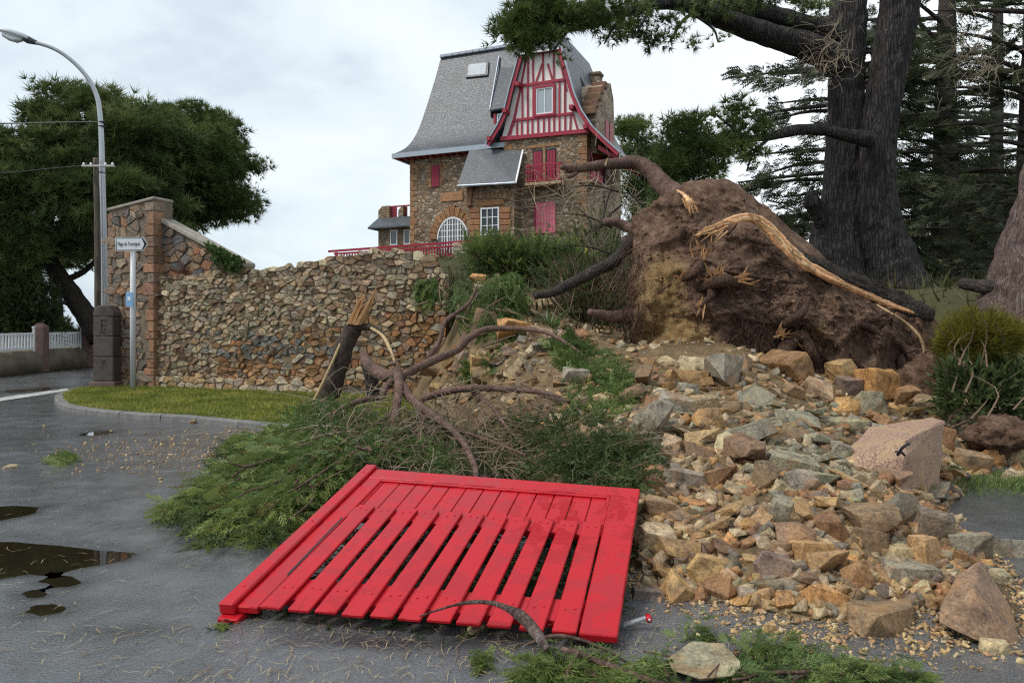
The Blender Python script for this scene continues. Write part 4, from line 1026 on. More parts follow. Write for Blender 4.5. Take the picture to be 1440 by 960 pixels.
q = hq(838, 112, 5.5); mb = MB(); hbox(mb, q[0] - .3, q[0] + .3, 5.3, 5.9, q[1] - 2.0, q[1] + .2); ch = mb.build('chimney', M_HSTONE, house)
hpart('chimney_cap', M_QUOIN, lambda m: hbox(m, q[0] - .38, q[0] + .38, 5.22, 5.98, q[1] + .2, q[1] + .42), ch, bevel=.06).color = (.2, .14, .1, 1)
# right slope roof light
v0, v1 = hs(806, 95, prR[2][0])[0], 0
hpart('roof_light', M_DARKM, lambda m: m.prism([hw(prR[1][0] + .02, 2.3, prR[1][1] - .1), hw(prR[1][0] + .02, 3.0, prR[1][1] - .1), hw(prR[2][0] - .12, 3.0, prR[2][1]), hw(prR[2][0] - .12, 2.3, prR[2][1])], Vector((-HU.x * .16, -HU.y * .16, .06))))
# balcony with shuttered doors -------------------------------------------
def shutter(x0, y0, x1, y1, v, mat, planks, name='shutter', col=None):
    a, b = hq(x0, y1, v), hq(x1, y0, v); s1, s0, z0, z1 = a[0], b[0], a[1], b[1]
    e = hpart(name, mat, lambda m: hbox(m, s0, s1, v - .02, v + .03, z0, z1))
    for i in range(planks):
        w = (s1 - s0) / planks; hpart('plank', mat, lambda m: hbox(m, s0 + w * i + .008, s0 + w * (i + 1) - .008, v - .04, v - .0201, z0 + .02, z1 - .02), e)
    return s0, s1, z0, z1
def recess(x0, y0, x1, y1, v): a, b = hq(x0, y1, v), hq(x1, y0, v); hpart('opening', M_BLACK, lambda m: hbox(m, b[0], a[0], v - .012, v + .1, a[1], b[1]))
for x0, x1 in ((749, 763), (768, 782)):
    recess(x0, 210 - (x0 - 749) * .1, x1, 255 - (x0 - 749) * .1, 0); shutter(x0 + 1.5, 213 - (x0 - 749) * .1, x1 - .8, 255 - (x0 - 749) * .1, -.02, M_REDDK, 3)
o = hpart('lintel', M_QUOIN, lambda m: hprism(m, [hq(746, 209), hq(786, 204.5), hq(786, 200.5), hq(746, 205)], -.05, .1)); o.color = (.30, .17, .095, 1)
o = hpart('mullion', M_QUOIN, lambda m: hprism(m, [hq(763.8, 255), hq(767.3, 255), hq(767.3, 207.5), hq(763.8, 208)], -.06, .1)); o.color = (.33, .20, .12, 1)
ba, bb = hq(738.5, 259, -.75), hq(789.5, 255, -.75); s1, s0 = ba[0], bb[0]; zl = (ba[1] + bb[1]) / 2 + .0
bal = hpart('balcony', M_QUOIN, lambda m: hbox(m, s0, s1, -.85, 0, zl - .12, zl + .04), bevel=.02); bal.color = (.40, .28, .18, 1)
ztr = hq(765, 231.5, -.75)[1]
for z, h in ((ztr, .045), (ztr - .32, .03), (zl + .14, .035)): hpart('balcony_rail', M_REDH, lambda m: [hbox(m, s0 + .03, s1 - .03, -.83, -.77, z - h, z + h), hbox(m, s0 + .03, s0 + .08, -.769, 0, z - h, z + h), hbox(m, s1 - .08, s1 - .03, -.769, 0, z - h, z + h)], bal)
for i in range(13):
    s_ = s0 + .09 + (s1 - s0 - .18) * i / 12; hpart('baluster', M_REDH, lambda m: hbox(m, s_ - .022, s_ + .022, -.822, -.778, zl + .176, ztr - .046), bal)
for s_ in (s0 + .35, s1 - .35):
    hpart('corbel', M_HSTONE, lambda m: m.prism([hw(s_ - .1, 0, zl - .12), hw(s_ - .1, -.7, zl - .12), hw(s_ - .1, -.55, zl - .3), hw(s_ - .1, 0, zl - .55)], HU.to_3d() * .2), bal)
shutter(752.5, 283.5, 781, 329, -.03, M_REDW, 7); o = hpart('lintel', M_QUOIN, lambda m: hprism(m, [hq(748, 283), hq(785, 280.5), hq(785, 277), hq(748, 279.5)], -.05, .1)); o.color = (.22, .16, .11, 1)
a, b = hq(752, 330, -.05), hq(754, 284, -.05); hpart('shutter_edge', M_REDDK, lambda m: hbox(m, b[0], a[0] + .04, -.09, -.01, a[1], b[1]))
# slit shutter on the main wall, stone plaque
shutter(607.5, 232, 617.5, 263.5, .77, M_REDDK, 3)
for y in (262, 268.5): pass
sx = hq(607, 248, .8)[0], hq(618, 248, .8)[0]; zc = hq(612, 263, .8)[1], hq(612, 232, .8)[1]
k = 0; z = zc[0]
while z < zc[1]:
    h = .3
    for s_, sg_ in ((sx[0], 1), (sx[1], -1)):
        a, b = sorted((s_ + sg_ * .01, s_ + sg_ * (.2 + .12 * (k % 2)))); o = hpart('quoin', M_QUOIN, lambda m: hbox(m, a, b, .77, .95, z, z + h - .012), bevel=.015); o.color = (*jitc((.28, .15, .085), .2), 1)
    z += h; k += 1
o = hpart('plaque', M_QUOIN, lambda m: hprism(m, [hq(620, 284, .8), hq(651.5, 282, .8), hq(651.5, 269, .8), hq(620, 272, .8)], .73, .9), bevel=.02); o.color = (.40, .22, .12, 1)
# arched window
sc_, zc_ = hq(637, 336, .8); rr = hq(615, 336, .8)[0] - sc_; zap = hq(637, 305, .8)[1]; rz = zap - zc_
def arch(r_, k_): return [(sc_ + r_ * math.cos(math.pi * i / k_), zc_ + r_ * rz / rr * math.sin(math.pi * i / k_)) for i in range(k_ + 1)]
hpart('opening', M_BLACK, lambda m: hprism(m, arch(rr, 24) + [(sc_ - rr, zc_ - .9), (sc_ + rr, zc_ - .9)], .785, .9))
aw = hpart('arched_window', M_GLASS, lambda m: hprism(m, arch(rr * .97, 24) + [(sc_ - rr * .97, zc_ - .88), (sc_ + rr * .97, zc_ - .88)], .77, .784))
for i in range(24):
    a0a, a1a = math.pi * i / 24, math.pi * (i + 1) / 24; q = lambda a_, r_: (sc_ + r_ * math.cos(a_), zc_ + r_ * rz / rr * math.sin(a_))
    hpart('frame', M_WHITE, lambda m: hprism(m, [q(a0a, rr), q(a1a, rr), q(a1a, rr - .09), q(a0a, rr - .09)], .72, .769), aw)
for f_, w in ((-.66, .025), (-.33, .045), (0, .03), (.33, .045), (.66, .025), (-.5, .02), (.5, .02), (-.17, .02), (.17, .02)):
    s_ = sc_ + f_ * rr; zt_ = zc_ + rz * math.sqrt(max(0, 1 - f_ * f_)) - .05; hpart('glazing_bar', M_WHITE, lambda m: hbox(m, s_ - w, s_ + w, .735, .768, zc_ - .85, zt_), aw)
for z in (-.55, -.2, .15, .5, .85):
    hl = rr * math.sqrt(max(.01, 1 - max(0, z / rz) ** 2)) - .04 if z > 0 else rr - .05
    if z < rz - .1: hpart('glazing_bar', M_WHITE, lambda m: hbox(m, sc_ - hl, sc_ + hl, .74, .765, zc_ + z - .02, zc_ + z + .02), aw)
for i in range(13):
    a0a, a1a = math.pi * (i + .04) / 13, math.pi * (i + .96) / 13; r1, r2 = rr + .02, rr + (.72 if i == 6 else .5 + .06 * (i % 2))
    q = lambda a_, r_: (sc_ + r_ * math.cos(a_), zc_ + (r_ - rr + rz) * math.sin(a_))
    o = hpart('arch_stone', M_QUOIN, lambda m: hprism(m, [q(a0a, r1), q(a1a, r1), q(a1a, r2), q(a0a, r2)], .72 - random.uniform(0, .04), .95), bevel=.02); o.color = (*jitc((.32, .17, .085), .22), 1)
# porch ---------------------------------------------------------------
pv = -.9
sp0, sp1 = hq(723, 300, pv)[0], hq(657, 300, pv)[0]; zpt = hq(690, 261, pv)[1]
hpart('porch_wall', M_HSTONE, lambda m: hbox(m, sp0, sp1, pv, .79, GZ, zpt + .1))
t_l, t_r = hw(hq(661, 211, .05)[0], .05, hq(661, 211, .05)[1]), hw(hq(734, 216, -.1)[0], -.1, hq(734, 214.5, -.1)[1])
b_l, b_r = hw(hq(643.5, 262, pv - .55)[0], pv - .55, hq(643.5, 262, pv - .55)[1]), hw(hq(724.5, 257.5, pv - .55)[0], pv - .55, hq(724.5, 257.5, pv - .55)[1])
mb = MB(); mb.prism([b_l, b_r, t_r, t_l], (0, 0, .1)); mb.build('porch_roof', M_SLATE, house)
mb = MB(); ofs = (b_r - b_l).normalized() * .09; mb.hexa([b_r, b_r + ofs, t_r + ofs, t_r] + [p + Vector((0, 0, .15)) for p in (b_r, b_r + ofs, t_r + ofs, t_r)]); mb.build('verge_strip', M_WHITE, house)
mb = MB(); mb.tube([b_l - Vector((0, .08, .0)), b_r - Vector((0, .08, 0))], [.07, .07], 8, n=2); mb.build('gutter', M_LEADC, house)
q1 = hw(*[hq(714, 258, pv - .4)[0], pv - .4, hq(714, 258, pv - .4)[1]]); q2 = hw(hq(724, 281, -.1)[0], -.1, hq(724, 281, -.1)[1]); q3 = hw(hq(725, 336, -.1)[0], -.1, hq(725, 336, -.1)[1]); mb = MB()
mb.tube([q1, q1.lerp(q2, .97), q2, q3], [.06] * 4, 8, n=24); mb.build('downpipe', M_DARKM, house)
window(676, 291, 702, 331.5, pv - .03, 3, 3, M_GLASS, .08)
for i in range(9):
    x = 668 + i * 5.6; o = hpart('lintel_stone', M_QUOIN, lambda m: hprism(m, [hq(x, 280, pv), hq(x + 5.0, 279.6, pv), hq(x + 5.0 + (i - 4) * .2, 271, pv), hq(x + (i - 4) * .2, 271.5, pv)], pv - .05, pv + .1), bevel=.015); o.color = (*jitc((.28, .17, .10), .22), 1)
o = hpart('lintel', M_QUOIN, lambda m: hprism(m, [hq(670, 290.3, pv), hq(709, 287.8, pv), hq(709, 281, pv), hq(670, 282.5, pv)], pv - .06, pv + .1), bevel=.02); o.color = (.30, .15, .07, 1)
for xa, xb, sg_ in ((661, 675.3, 1), (702.8, 718, 1)):
    for i in range(5):
        y1 = 334 - i * 8.6; j = random.uniform(-1.5, 1.5)
        o = hpart('quoin', M_QUOIN, lambda m: hprism(m, [hq(xa + j if xa == 661 else xa, y1, pv), hq(xb if xa == 661 else xb + j, y1 - .5, pv), hq(xb if xa == 661 else xb + j, y1 - 8.4, pv), hq(xa + j if xa == 661 else xa, y1 - 8, pv)], pv - .05 - .02 * random.random(), pv + .1), bevel=.03); o.color = (*jitc((.30, .15, .08), .25), 1)
o = hpart('corbel', M_QUOIN, lambda m: hprism(m, [hq(657, 291, pv), hq(664, 290, pv), hq(666, 263, pv), hq(658, 263.5, pv)], pv - .18, pv + .05), bevel=.03); o.color = (.2, .11, .07, 1)
# side facade doors and windows ---------------------------------------------
for x0, x1, y0, y1, nm, mt in ((829, 836, 210, 263, 'side_balcony_door', M_REDDK), (838, 848, 206, 262, 'side_window', M_REDH), (851, 857, 208, 250, 'side_window', M_REDH)):
    va_, z1 = hs(x0, y0); vb_, z0 = hs(x1, y1); hpart(nm, mt, lambda m: hbox(m, -.07, -.03, va_, vb_, z0, z1))
va_, z1 = hs(830, 240, -.7); vb_, z0 = hs(846, 262, -.7)
sb_ = hpart('side_balcony', M_QUOIN, lambda m: hbox(m, -.8, -.021, va_, vb_, z0 - .15, z0), bevel=.02); sb_.color = (.3, .2, .13, 1)
hpart('balcony_rail', M_REDH, lambda m: [hbox(m, -.78, -.72, va_, vb_, z1 - .05, z1 + .05), hbox(m, -.78, -.72, va_, vb_, z0 + .1, z0 + .18)], sb_)
for i in range(9):
    v = va_ + .1 + (vb_ - va_ - .2) * i / 8; hpart('baluster', M_REDH, lambda m: hbox(m, -.77, -.73, v - .03, v + .03, z0 + .181, z1 - .051), sb_)
va_, z1 = hs(849.5, 240, -.1); mb = MB(); mb.tube([hw(-.12, va_, z1 + 2), hw(-.12, va_, GZ)], [.05, .05], 8, n=2); mb.build('downpipe', M_DARKM, house)
# low annexe on the left ----------------------------------------------------
av = 3.2
z_ = lambda px, py, v=av: hq(px, py, v)
sA0, sA1 = z_(532, 330)[0], sML - .2
hpart('annexe_wall', M_HSTONE, lambda m: hbox(m, sA1, sA0, av, 7.5, GZ, z_(550, 318)[1] + .2))
mb = MB(); e = [hw(z_(517, 322, av - .6)[0], av - .6, z_(517, 322, av - .6)[1]), hw(sA1, av - .6, z_(517, 322, av - .6)[1]), hw(sA1, av + .35, z_(560, 307, av + .35)[1]), hw(z_(532, 308, av + .35)[0], av + .35, z_(560, 307, av + .35)[1])]
mb.prism(e, (0, 0, .1)); mb.build('annexe_roof', M_SLATE, house)
mb = MB(); e2 = [e[0], e[3], hw(z_(532, 308, av + .35)[0], 7, e[3].z), hw(z_(517, 322, av - .6)[0], 7.6, e[0].z)]; mb.prism(e2, (0, 0, .09)); mb.build('annexe_roof', M_SLATES, house)
for x0, x1 in ((533, 548.5), (561, 568)):
    s1_, zz0 = z_(x0, 308, av + .45); s0_2, zz1 = z_(x1, 289.5, av + .45); hpart('parapet_pier', M_HSTONE, lambda m: hprism(m, [(s1_, zz0), (s1_, zz1 - .28), (s1_ - .3, zz1), (s0_2, zz1), (s0_2, zz0)], av + .36, av + .9))
for i in range(9):
    x = 549.5 + i * 1.6 + (8.5 if i > 5 else 0)
    if x > 577: break
    s_, zz0 = z_(x, 306, av + .6); zz1 = z_(x, 290.5, av + .6)[1]; hpart('baluster', M_REDH, lambda m: hbox(m, s_ - .03, s_ + .03, av + .57, av + .63, zz0, zz1))
a, b = z_(548, 291, av + .6), z_(577, 289.5, av + .6); hpart('parapet_rail', M_REDH, lambda m: hbox(m, b[0], a[0], av + .56, av + .64, a[1] - .04, a[1] + .05))
window(549, 323, 559, 345, av - .02, 1, 1); window(568, 322.5, 577, 344, av - .02, 1, 1)
centre_done = True
# terrace railing -----------------------------------------------------------
rv = -3.6
tr = empty('terrace_railing', hw(hq(600, 350, rv)[0], rv, 5.0), 'red painted terrace railing with slanted post in front of the villa', 'railing')
def rbar(p0_, p1_, h, name='rail', v=rv): 
    a, b = hq(*p0_, v), hq(*p1_, v); hpart(name, M_REDH, lambda m: hprism(m, [(a[0], a[1] - h), (b[0], b[1] - h), (b[0], b[1] + h), (a[0], a[1] + h)], v - .05, v + .05), tr)
rbar((462, 353.5), (726, 334.5), .06); rbar((470, 357), (640, 346), .05); rbar((560, 362), (641, 359.5), .05)
for x in (473, 506, 547, 642, 659): 
    a = hq(x, 354 - (x - 462) * .071, rv); hpart('post', M_REDH, lambda m: hbox(m, a[0] - .07, a[0] + .07, rv - .045, rv + .045, a[1] - 1.0, a[1] - .061), tr)
for i in range(42):
    x = 480 + i * 3.85; a = hq(x, 357 - (x - 470) * .0647, rv); hpart('baluster', M_REDH, lambda m: hbox(m, a[0] - .028, a[0] + .028, rv - .03, rv + .03, a[1] - .62, a[1] - .051), tr)
pr_ = empty('terrace_pier', hw(hq(651, 352, rv - .2)[0], rv - .2, 4.6), 'small square stone pier at the end of the red terrace railing', 'stone pier')
a, b = hq(640, 364, rv - .3), hq(661, 341, rv - .3)
for i in range(5):
    z = a[1] - .3 + i * (b[1] - a[1] + .3) / 5; o = hpart('pier_stone', M_QUOIN, lambda m: hbox(m, b[0] + .02 * random.random(), a[0] - .02 * random.random(), rv - .6, rv + .1, z, z + (b[1] - a[1] + .3) / 5 - .015), pr_, bevel=.02); o.color = (*jitc((.34, .29, .22)), 1)
tb = empty('terrace_wall', hw(5, rv, 4.4), 'low pale stone terrace wall under the red railing', 'garden wall')
a, b = hq(556, 362, rv - .1), hq(742, 346, rv - .1); hpart('wall_body', M_HSIDE, lambda m: hprism(m, [(a[0], a[1] - 1), (a[0], a[1]), (hq(640, 360.5, rv - .1)[0], hq(640, 360.5, rv - .1)[1]), (b[0], b[1] - .2), (b[0], b[1] - 1.5)], rv - .15, rv + .2), tb)
# ------------------------------------------------------------------ the fallen red gate
gA = Vector((-1.55, 3.95, .10)); gB = Vector((.505, 3.55, .10)); gdir = Vector((.241, 1, .219))
gD = gA + gdir * 1.76; gC = gB + gdir * 1.60
gN = (gB - gA).cross(gD - gA).normalized()
def gp_(u, v, h=0.0): return gA * (1 - u) * (1 - v) + gB * u * (1 - v) + gC * u * v + gD * (1 - u) * v + gN * h
gate = empty('red_gate', (gA + gB) / 2 - Vector((0, 0, .1)), 'bright red slatted wooden gate lying wet and flat on the road', 'gate')
def gbox(name, u0, u1, v0, v1, h0, h1, par=None, bevel=.006, u0b=None, u1b=None):
    mb = MB(); a0 = u0 if u0b is None else u0b; a1 = u1 if u1b is None else u1b
    mb.hexa([gp_(u0, v0, h0), gp_(u1, v0, h0), gp_(a1, v1, h0), gp_(a0, v1, h0), gp_(u0, v0, h1), gp_(u1, v0, h1), gp_(a1, v1, h1), gp_(a0, v1, h1)])
    return mb.build(name, M_RED, par or gate, bevel=bevel)
def guv(px, py, h=0.0):
    """(u, v) on the gate plane at height h above it"""
    r = Vector(((px - HX) / F, 1, (HY - py) / F)); o = Vector((0, 0, CAMZ)); p0 = gA + gN * h; t_ = (p0 - o).dot(gN) / r.dot(gN); q = o + r * t_
    u = v = .5
    for _ in range(30):
        e = q - gp_(u, v, h); eu = (gp_(u + .01, v, h) - gp_(u, v, h)) / .01; ev = (gp_(u, v + .01, h) - gp_(u, v, h)) / .01
        a, b, c = eu.dot(eu), eu.dot(ev), ev.dot(ev); x, y = e.dot(eu), e.dot(ev); dt = a * c - b * b
        u += (x * c - y * b) / dt; v += (a * y - b * x) / dt
    return u, v
gz = lambda X, Y, h=0.0: guv(200 + X / 1.92, 560 + Y / 1.92, h)
# leaf: stiles and rails at h 0 (top face), 4 cm thick; boards of the panel lie lower; slats lie proud
T_ = -.042
vF = gz(310, 585)[1]; uS = gz(560, 265)[0]; uR0 = gz(1262, 275)[0]; vP = gz(900, 262)[1]; vS = gz(800, 310)[1]
uF = gz(318, 557)[0]; print('US', uS, uF)
gbox('stile', .0405, uF, .0, .915, T_, 0); gbox('stile', uR0, 1.0, .0, .915, T_, .001)
gbox('top_rail', .0405, 1.0, .915, 1.0, T_, .002); gbox('closing_batten', -.003, .040, -.012, 1.012, T_, .026, bevel=.008)
gbox('bottom_rail', uS, uR0, .06, .17, T_ - .012, -.006); gbox('middle_rail', uS, uR0, vS - .07, vS + .01, T_ - .008, -.004)
gbox('bottom_block', .0, .058, -.03, .10, T_ - .06, T_ - .001)
nb_ = 14
for i in range(nb_):
    a = uS + (uR0 - uS) * i / nb_; b = uS + (uR0 - uS) * (i + 1) / nb_
    gbox('panel_board', a + .0012, b - .0012, vS + .012, .914, T_ + .004, -.016 + random.uniform(-.001, .001), bevel=.004)
for (a, b, c, d) in ((uS, uR0, .900, .9145), ): gbox('panel_moulding', a, b, c, d, -.0155, -.004, bevel=.003)
gbox('panel_moulding', uS, uS + .012, vS + .015, .899, -.0154, -.004, bevel=.003); gbox('panel_moulding', uR0 - .012, uR0, vS + .015, .899, -.0154, -.004, bevel=.003)
# eleven proud slats: back ends and front ends read from the photograph
back = [(595, 300), (653, 305), (711, 310), (770, 314), (832, 319), (893, 323), (955, 328), (1018, 333), (1083, 338), (1149, 343), (1212, 349)]
front = [(345, 560), (418, 573), (488, 580), (562, 588), (638, 595), (713, 603), (792, 611), (872, 620), (955, 626), (1045, 634), (1135, 641)]
hs_ = .018
for (bx, by), (fx, fy) in zip(back, front):
    ub, vb_ = gz(bx, by, hs_); uf, vf = gz(fx, fy, hs_); w = .0292 + random.uniform(-.0006, .0006)
    sl = gbox('slat', uf - w, uf + w, -.008 + random.uniform(-.004, .004), vS + .005, -.003, hs_ + random.uniform(-.001, .001), None, .005, ub - w * .98, ub + w * .98)
    for v in (.10, vS - .03):
        for du in (-.011, .012):
            q = gp_(uf + (ub - uf) * v / vS + du, v + random.uniform(-.006, .006), hs_); mb = MB()
            Mx = Matrix.Translation(q) @ gN.to_track_quat('Z', 'Y').to_matrix().to_4x4(); prf = [(.0075, 0), (.007, .003), (.004, .0045)]
            b0 = MB().lathe(prf, (0, 0, 0), 8); mb.add([Mx @ Vector(p) for p in b0.v], b0.f); mb.build('screw_head', M_RED, sl)
# the first slat sits on the stile: a narrow black strip paints in the groove's shade
mb = MB(); a, b = gz(392, 476), gz(540, 322)
mb.hexa([gp_(a[0] - .003, a[1], -.002), gp_(a[0] + .003, a[1], -.002), gp_(b[0] + .003, b[1], -.002), gp_(b[0] - .003, b[1], -.002), gp_(a[0] - .003, a[1], .0012), gp_(a[0] + .003, a[1], .0012), gp_(b[0] + .003, b[1], .0012), gp_(b[0] - .003, b[1], .0012)])
mb.build('painted_joint_shade', M_BLACK, gate)
for v in (.08, .5, .93):
    q = gp_(.02, v, .026); mb = MB(); Mx = Matrix.Translation(q) @ gN.to_track_quat('Z', 'Y').to_matrix().to_4x4(); b0 = MB().lathe([(.009, 0), (.008, .003), (.004, .005)], (0, 0, 0), 8); mb.add([Mx @ Vector(p) for p in b0.v], b0.f); mb.build('screw_head', M_RED, gate)
# latch at the right front
a = G(876, 879, .05); b = G(912, 868, .09); mb = MB()
d = (b - a).normalized(); s_ = d.cross(Vector((0, 0, 1))).normalized()
mb.hexa([a - s_ * .018, a + s_ * .018, b + s_ * .015, b - s_ * .015] + [p + Vector((0, 0, .008)) for p in (a - s_ * .018, a + s_ * .018, b + s_ * .015, b - s_ * .015)])
la = mb.build('latch_bar', M_GALV, gate); mb = MB(); mb.tube([b - s_ * .02 + Vector((0, 0, .0)), b + s_ * .03], [.016, .016], 12, n=2); mb.build('latch_roller', M_RED, la, True)
mb = MB(); mb.tube([b - s_ * .024, b + s_ * .036], [.008, .008], 10, n=2); mb.build('latch_pin', M_GALV, la, True)
# underside ledge that carries the raised end
gbox('ledge', .07, .98, .9, .96, T_ - .05, T_ - .001)
# ------------------------------------------------------------------ uprooted tree: the root plate
D0 = 11.3
base_pt = P(1100, 560, 11.2)
tree = empty('uprooted_tree', (base_pt.x, base_pt.y, .8), 'uprooted pine with its great brown root plate tipped up above the rubble', 'fallen tree')
outl = [(1000, 250), (1030, 255), (1058, 276), (1080, 292), (1108, 318), (1142, 345), (1170, 372), (1205, 392), (1245, 414), (1285, 432), (1312, 448), (1328, 480), (1336, 520), (1338, 570), (1320, 625), (1240, 640), (1140, 640), (1040, 635), (950, 610), (905, 560), (893, 520), (884, 470), (882, 430), (884, 395), (890, 350), (888, 318), (900, 296), (925, 280), (945, 270), (965, 256)]
oc = (1085, 455)
oa = catmull(outl + outl[:1], 241)[:-1]
def fb(p, o=5, sc=1.0):
    a, f, s_ = 0, 1, 0
    for _ in range(o): s_ += f * noise.noise(p * sc); f *= .55; sc *= 2.1
    return s_
NR = 84; V = []; tint = []
def ridge_noise(p): return 1 - abs(noise.noise(p)) * 2
for r in range(NR + 1):
    u = r / NR
    for k in range(len(oa)):
        px = oc[0] + (oa[k][0] - oc[0]) * u; py = oc[1] + (oa[k][1] - oc[1]) * u
        lean = -.0011 * (py - 455)                       # top leans back
        bulge = -.9 * (1 - u ** 3.0) - .25 * (1 - ((px - 1080) / 260) ** 2)
        d = D0 + .35 + lean * 1.6 + bulge
        p = P(px, py, d); q = Vector((p.x, 0, p.z))
        n_ = fb(q, 6, 1.1) * .25 + .20 * ridge_noise(q * 1.7 + Vector((3, 1, 1))) + .05 * fb(q + Vector((9, 9, 9)), 4, 6)
        # undercut hollow at the foot, and terraces
        hol = .12 * math.exp(-((px - 1020) / 95) ** 2 - ((py - 520) / 40) ** 2) + .45 * math.exp(-((px - 1120) / 40) ** 2 - ((py - 500) / 40) ** 2) - .25 * math.exp(-((px - 1160) / 40) ** 2 - ((py - 470) / 45) ** 2) + .25 * math.exp(-((px - 985) / 30) ** 2 - ((py - 350) / 22) ** 2)
        d2 = d - n_ * (.35 + .65 * min(1, (1 - u) * 4 + .25)) + hol
        rim = 1 + (.018 * fb(Vector((k * .13, 0, 2)), 3, 1) + .012 * fb(Vector((k * .6, 0, 7)), 3, 1)) * sstep(.8, 1, u)
        V.append(tuple(P(oc[0] + (px - oc[0]) * rim, oc[1] + (py - oc[1]) * rim, d2)))
        cl1 = math.exp(-((px - 925) / 45) ** 2 - ((py - 440) / 105) ** 2) + .9 * math.exp(-((px - 985) / 45) ** 2 - ((py - 485) / 35) ** 2) + .75 * math.exp(-((px - 1150) / 22) ** 2 - ((py - 465) / 30) ** 2) + .35 * math.exp(-((px - 960) / 60) ** 2 - ((py - 380) / 40) ** 2)
        tint.append(cl1)
m_ = len(oa)
NB = 14
for r in range(1, NB + 1):
    u = 1 - r / NB
    for k in range(m_):
        px = oc[0] + (oa[k][0] - oc[0]) * max(u, .02) ; py = oc[1] + (oa[k][1] - oc[1]) * max(u, .02)
        w = math.sin(r / NB * math.pi / 2); d = D0 + .35 - .0018 * (py - 455) + 1.25 * w ** .7
        p = P(px, py, d0_ := d); V.append(tuple(p + Vector((0, .2 * noise.noise(p * 1.5), 0)))); tint.append(0)
T = []
tot = NR + 1 + NB
for r in range(tot - 1):
    for k in range(m_): k2 = (k + 1) % m_; T.append((r * m_ + k, r * m_ + k2, (r + 1) * m_ + k2, (r + 1) * m_ + k))
VA = np.array(V)
me = np_mesh('root_plate', VA, np.array(T), M_SOIL, tint, smooth=True)
link('root_plate', me, tree)
FR = VA[:(NR + 1) * m_].reshape(NR + 1, m_, 3)
def on_plate(px, py, o=.0):
    """point on the plate's face seen at a pixel, o metres proud of it"""
    pr = np.stack([HX + F * FR[..., 0] / FR[..., 1], HY - F * (FR[..., 2] - CAMZ) / FR[..., 1]], -1); i = np.argmin((pr[..., 0] - px) ** 2 + (pr[..., 1] - py) ** 2)
    return P(px, py, FR.reshape(-1, 3)[i][1] - o)
def root(pts, rad, mat=M_ROOT, name='root', rough=.25, sides=9, n=None, par=None):
    mb = MB(); mb.tube(pts, rad, sides, rough, n=n, nz=5); return mb.build(name, mat, par or tree, True)
# thick roots crossing the face
root([on_plate(1135, 470, .0), on_plate(1112, 480, .25), on_plate(1098, 505, .35), on_plate(1082, 535, .35), on_plate(1066, 560, .25)], [.10, .10, .11, .12, .13], n=26)
root([on_plate(1095, 462, .05), on_plate(1110, 452, .25), on_plate(1128, 440, .22), on_plate(1138, 418, .2)], [.05, .07, .06, .02], n=20)
root([on_plate(1130, 470, .1), on_plate(1140, 490, .25), on_plate(1150, 515, .2), on_plate(1158, 545, .12)], [.07, .07, .06, .05], n=20)
root([on_plate(962, 392, .05), on_plate(975, 386, .12), on_plate(985, 372, .18), on_plate(984, 358, .22)], [.05, .05, .05, .03], n=18)
root([on_plate(985, 405, .05), on_plate(1000, 398, .2), on_plate(1020, 395, .25), on_plate(1045, 402, .12)], [.07, .09, .08, .05], n=20)
root([on_plate(1000, 400, .1), on_plate(1000, 415, .2), on_plate(985, 432, .18)], [.06, .05, .02], n=14)
root([on_plate(1265, 500, .02), on_plate(1268, 520, .1), on_plate(1266, 550, .08), on_plate(1272, 575, .1)], [.06, .08, .08, .07], n=18)
root([on_plate(1205, 455, .0), on_plate(1225, 462, .06), on_plate(1240, 472, .0)], [.05, .06, .05], n=14)
root([on_plate(1010, 378, .05), on_plate(1040, 385, .1), on_plate(1080, 392, .06), on_plate(1130, 398, .02)], [.02, .025, .022, .01], n=20)
def splinters(px, py, k, ln, spread, ang, o=.15, mat=M_SPLINT):
    for i in range(k):
        a = on_plate(px + random.gauss(0, 5), py + random.gauss(0, 4), o); th = ang + random.gauss(0, spread); l = ln * random.uniform(.5, 1.2)
        e = a + Vector((math.cos(th) * l, -random.uniform(.0, .15), math.sin(th) * l)); w = random.uniform(.006, .016); mb = MB()
        d = (e - a); s_ = d.cross(Vector((0, 1, .3))).normalized() * w; m_p = a.lerp(e, .6)
        mb.add([a - s_, a + s_, m_p + s_ * .8, e, m_p - s_ * .7, a - s_ + Vector((0, .02, 0)), a + s_ + Vector((0, .02, 0)), m_p + s_ * .8 + Vector((0, .02, 0)), m_p - s_ * .7 + Vector((0, .02, 0))], [(0, 1, 2, 4), (4, 2, 3), (1, 6, 7, 2), (2, 7, 3), (0, 4, 8, 5), (4, 3, 8), (5, 8, 7, 6), (8, 3, 7)])
        mb.build('splinter', mat, tree)
splinters(984, 358, 16, .16, .4, 1.7); splinters(1008, 393, 18, .22, .45, 1.9, .22); splinters(1038, 394, 16, .2, .4, .1, .2); splinters(990, 425, 9, .22, .4, -2.2, .15)
splinters(1100, 470, 14, .15, .6, .9, .2); splinters(1112, 480, 7, .18, .5, -1.2, .3); splinters(1225, 450, 6, .25, .4, .1, .05, M_ROOT); splinters(962, 388, 6, .14, .5, 2.8, .1)
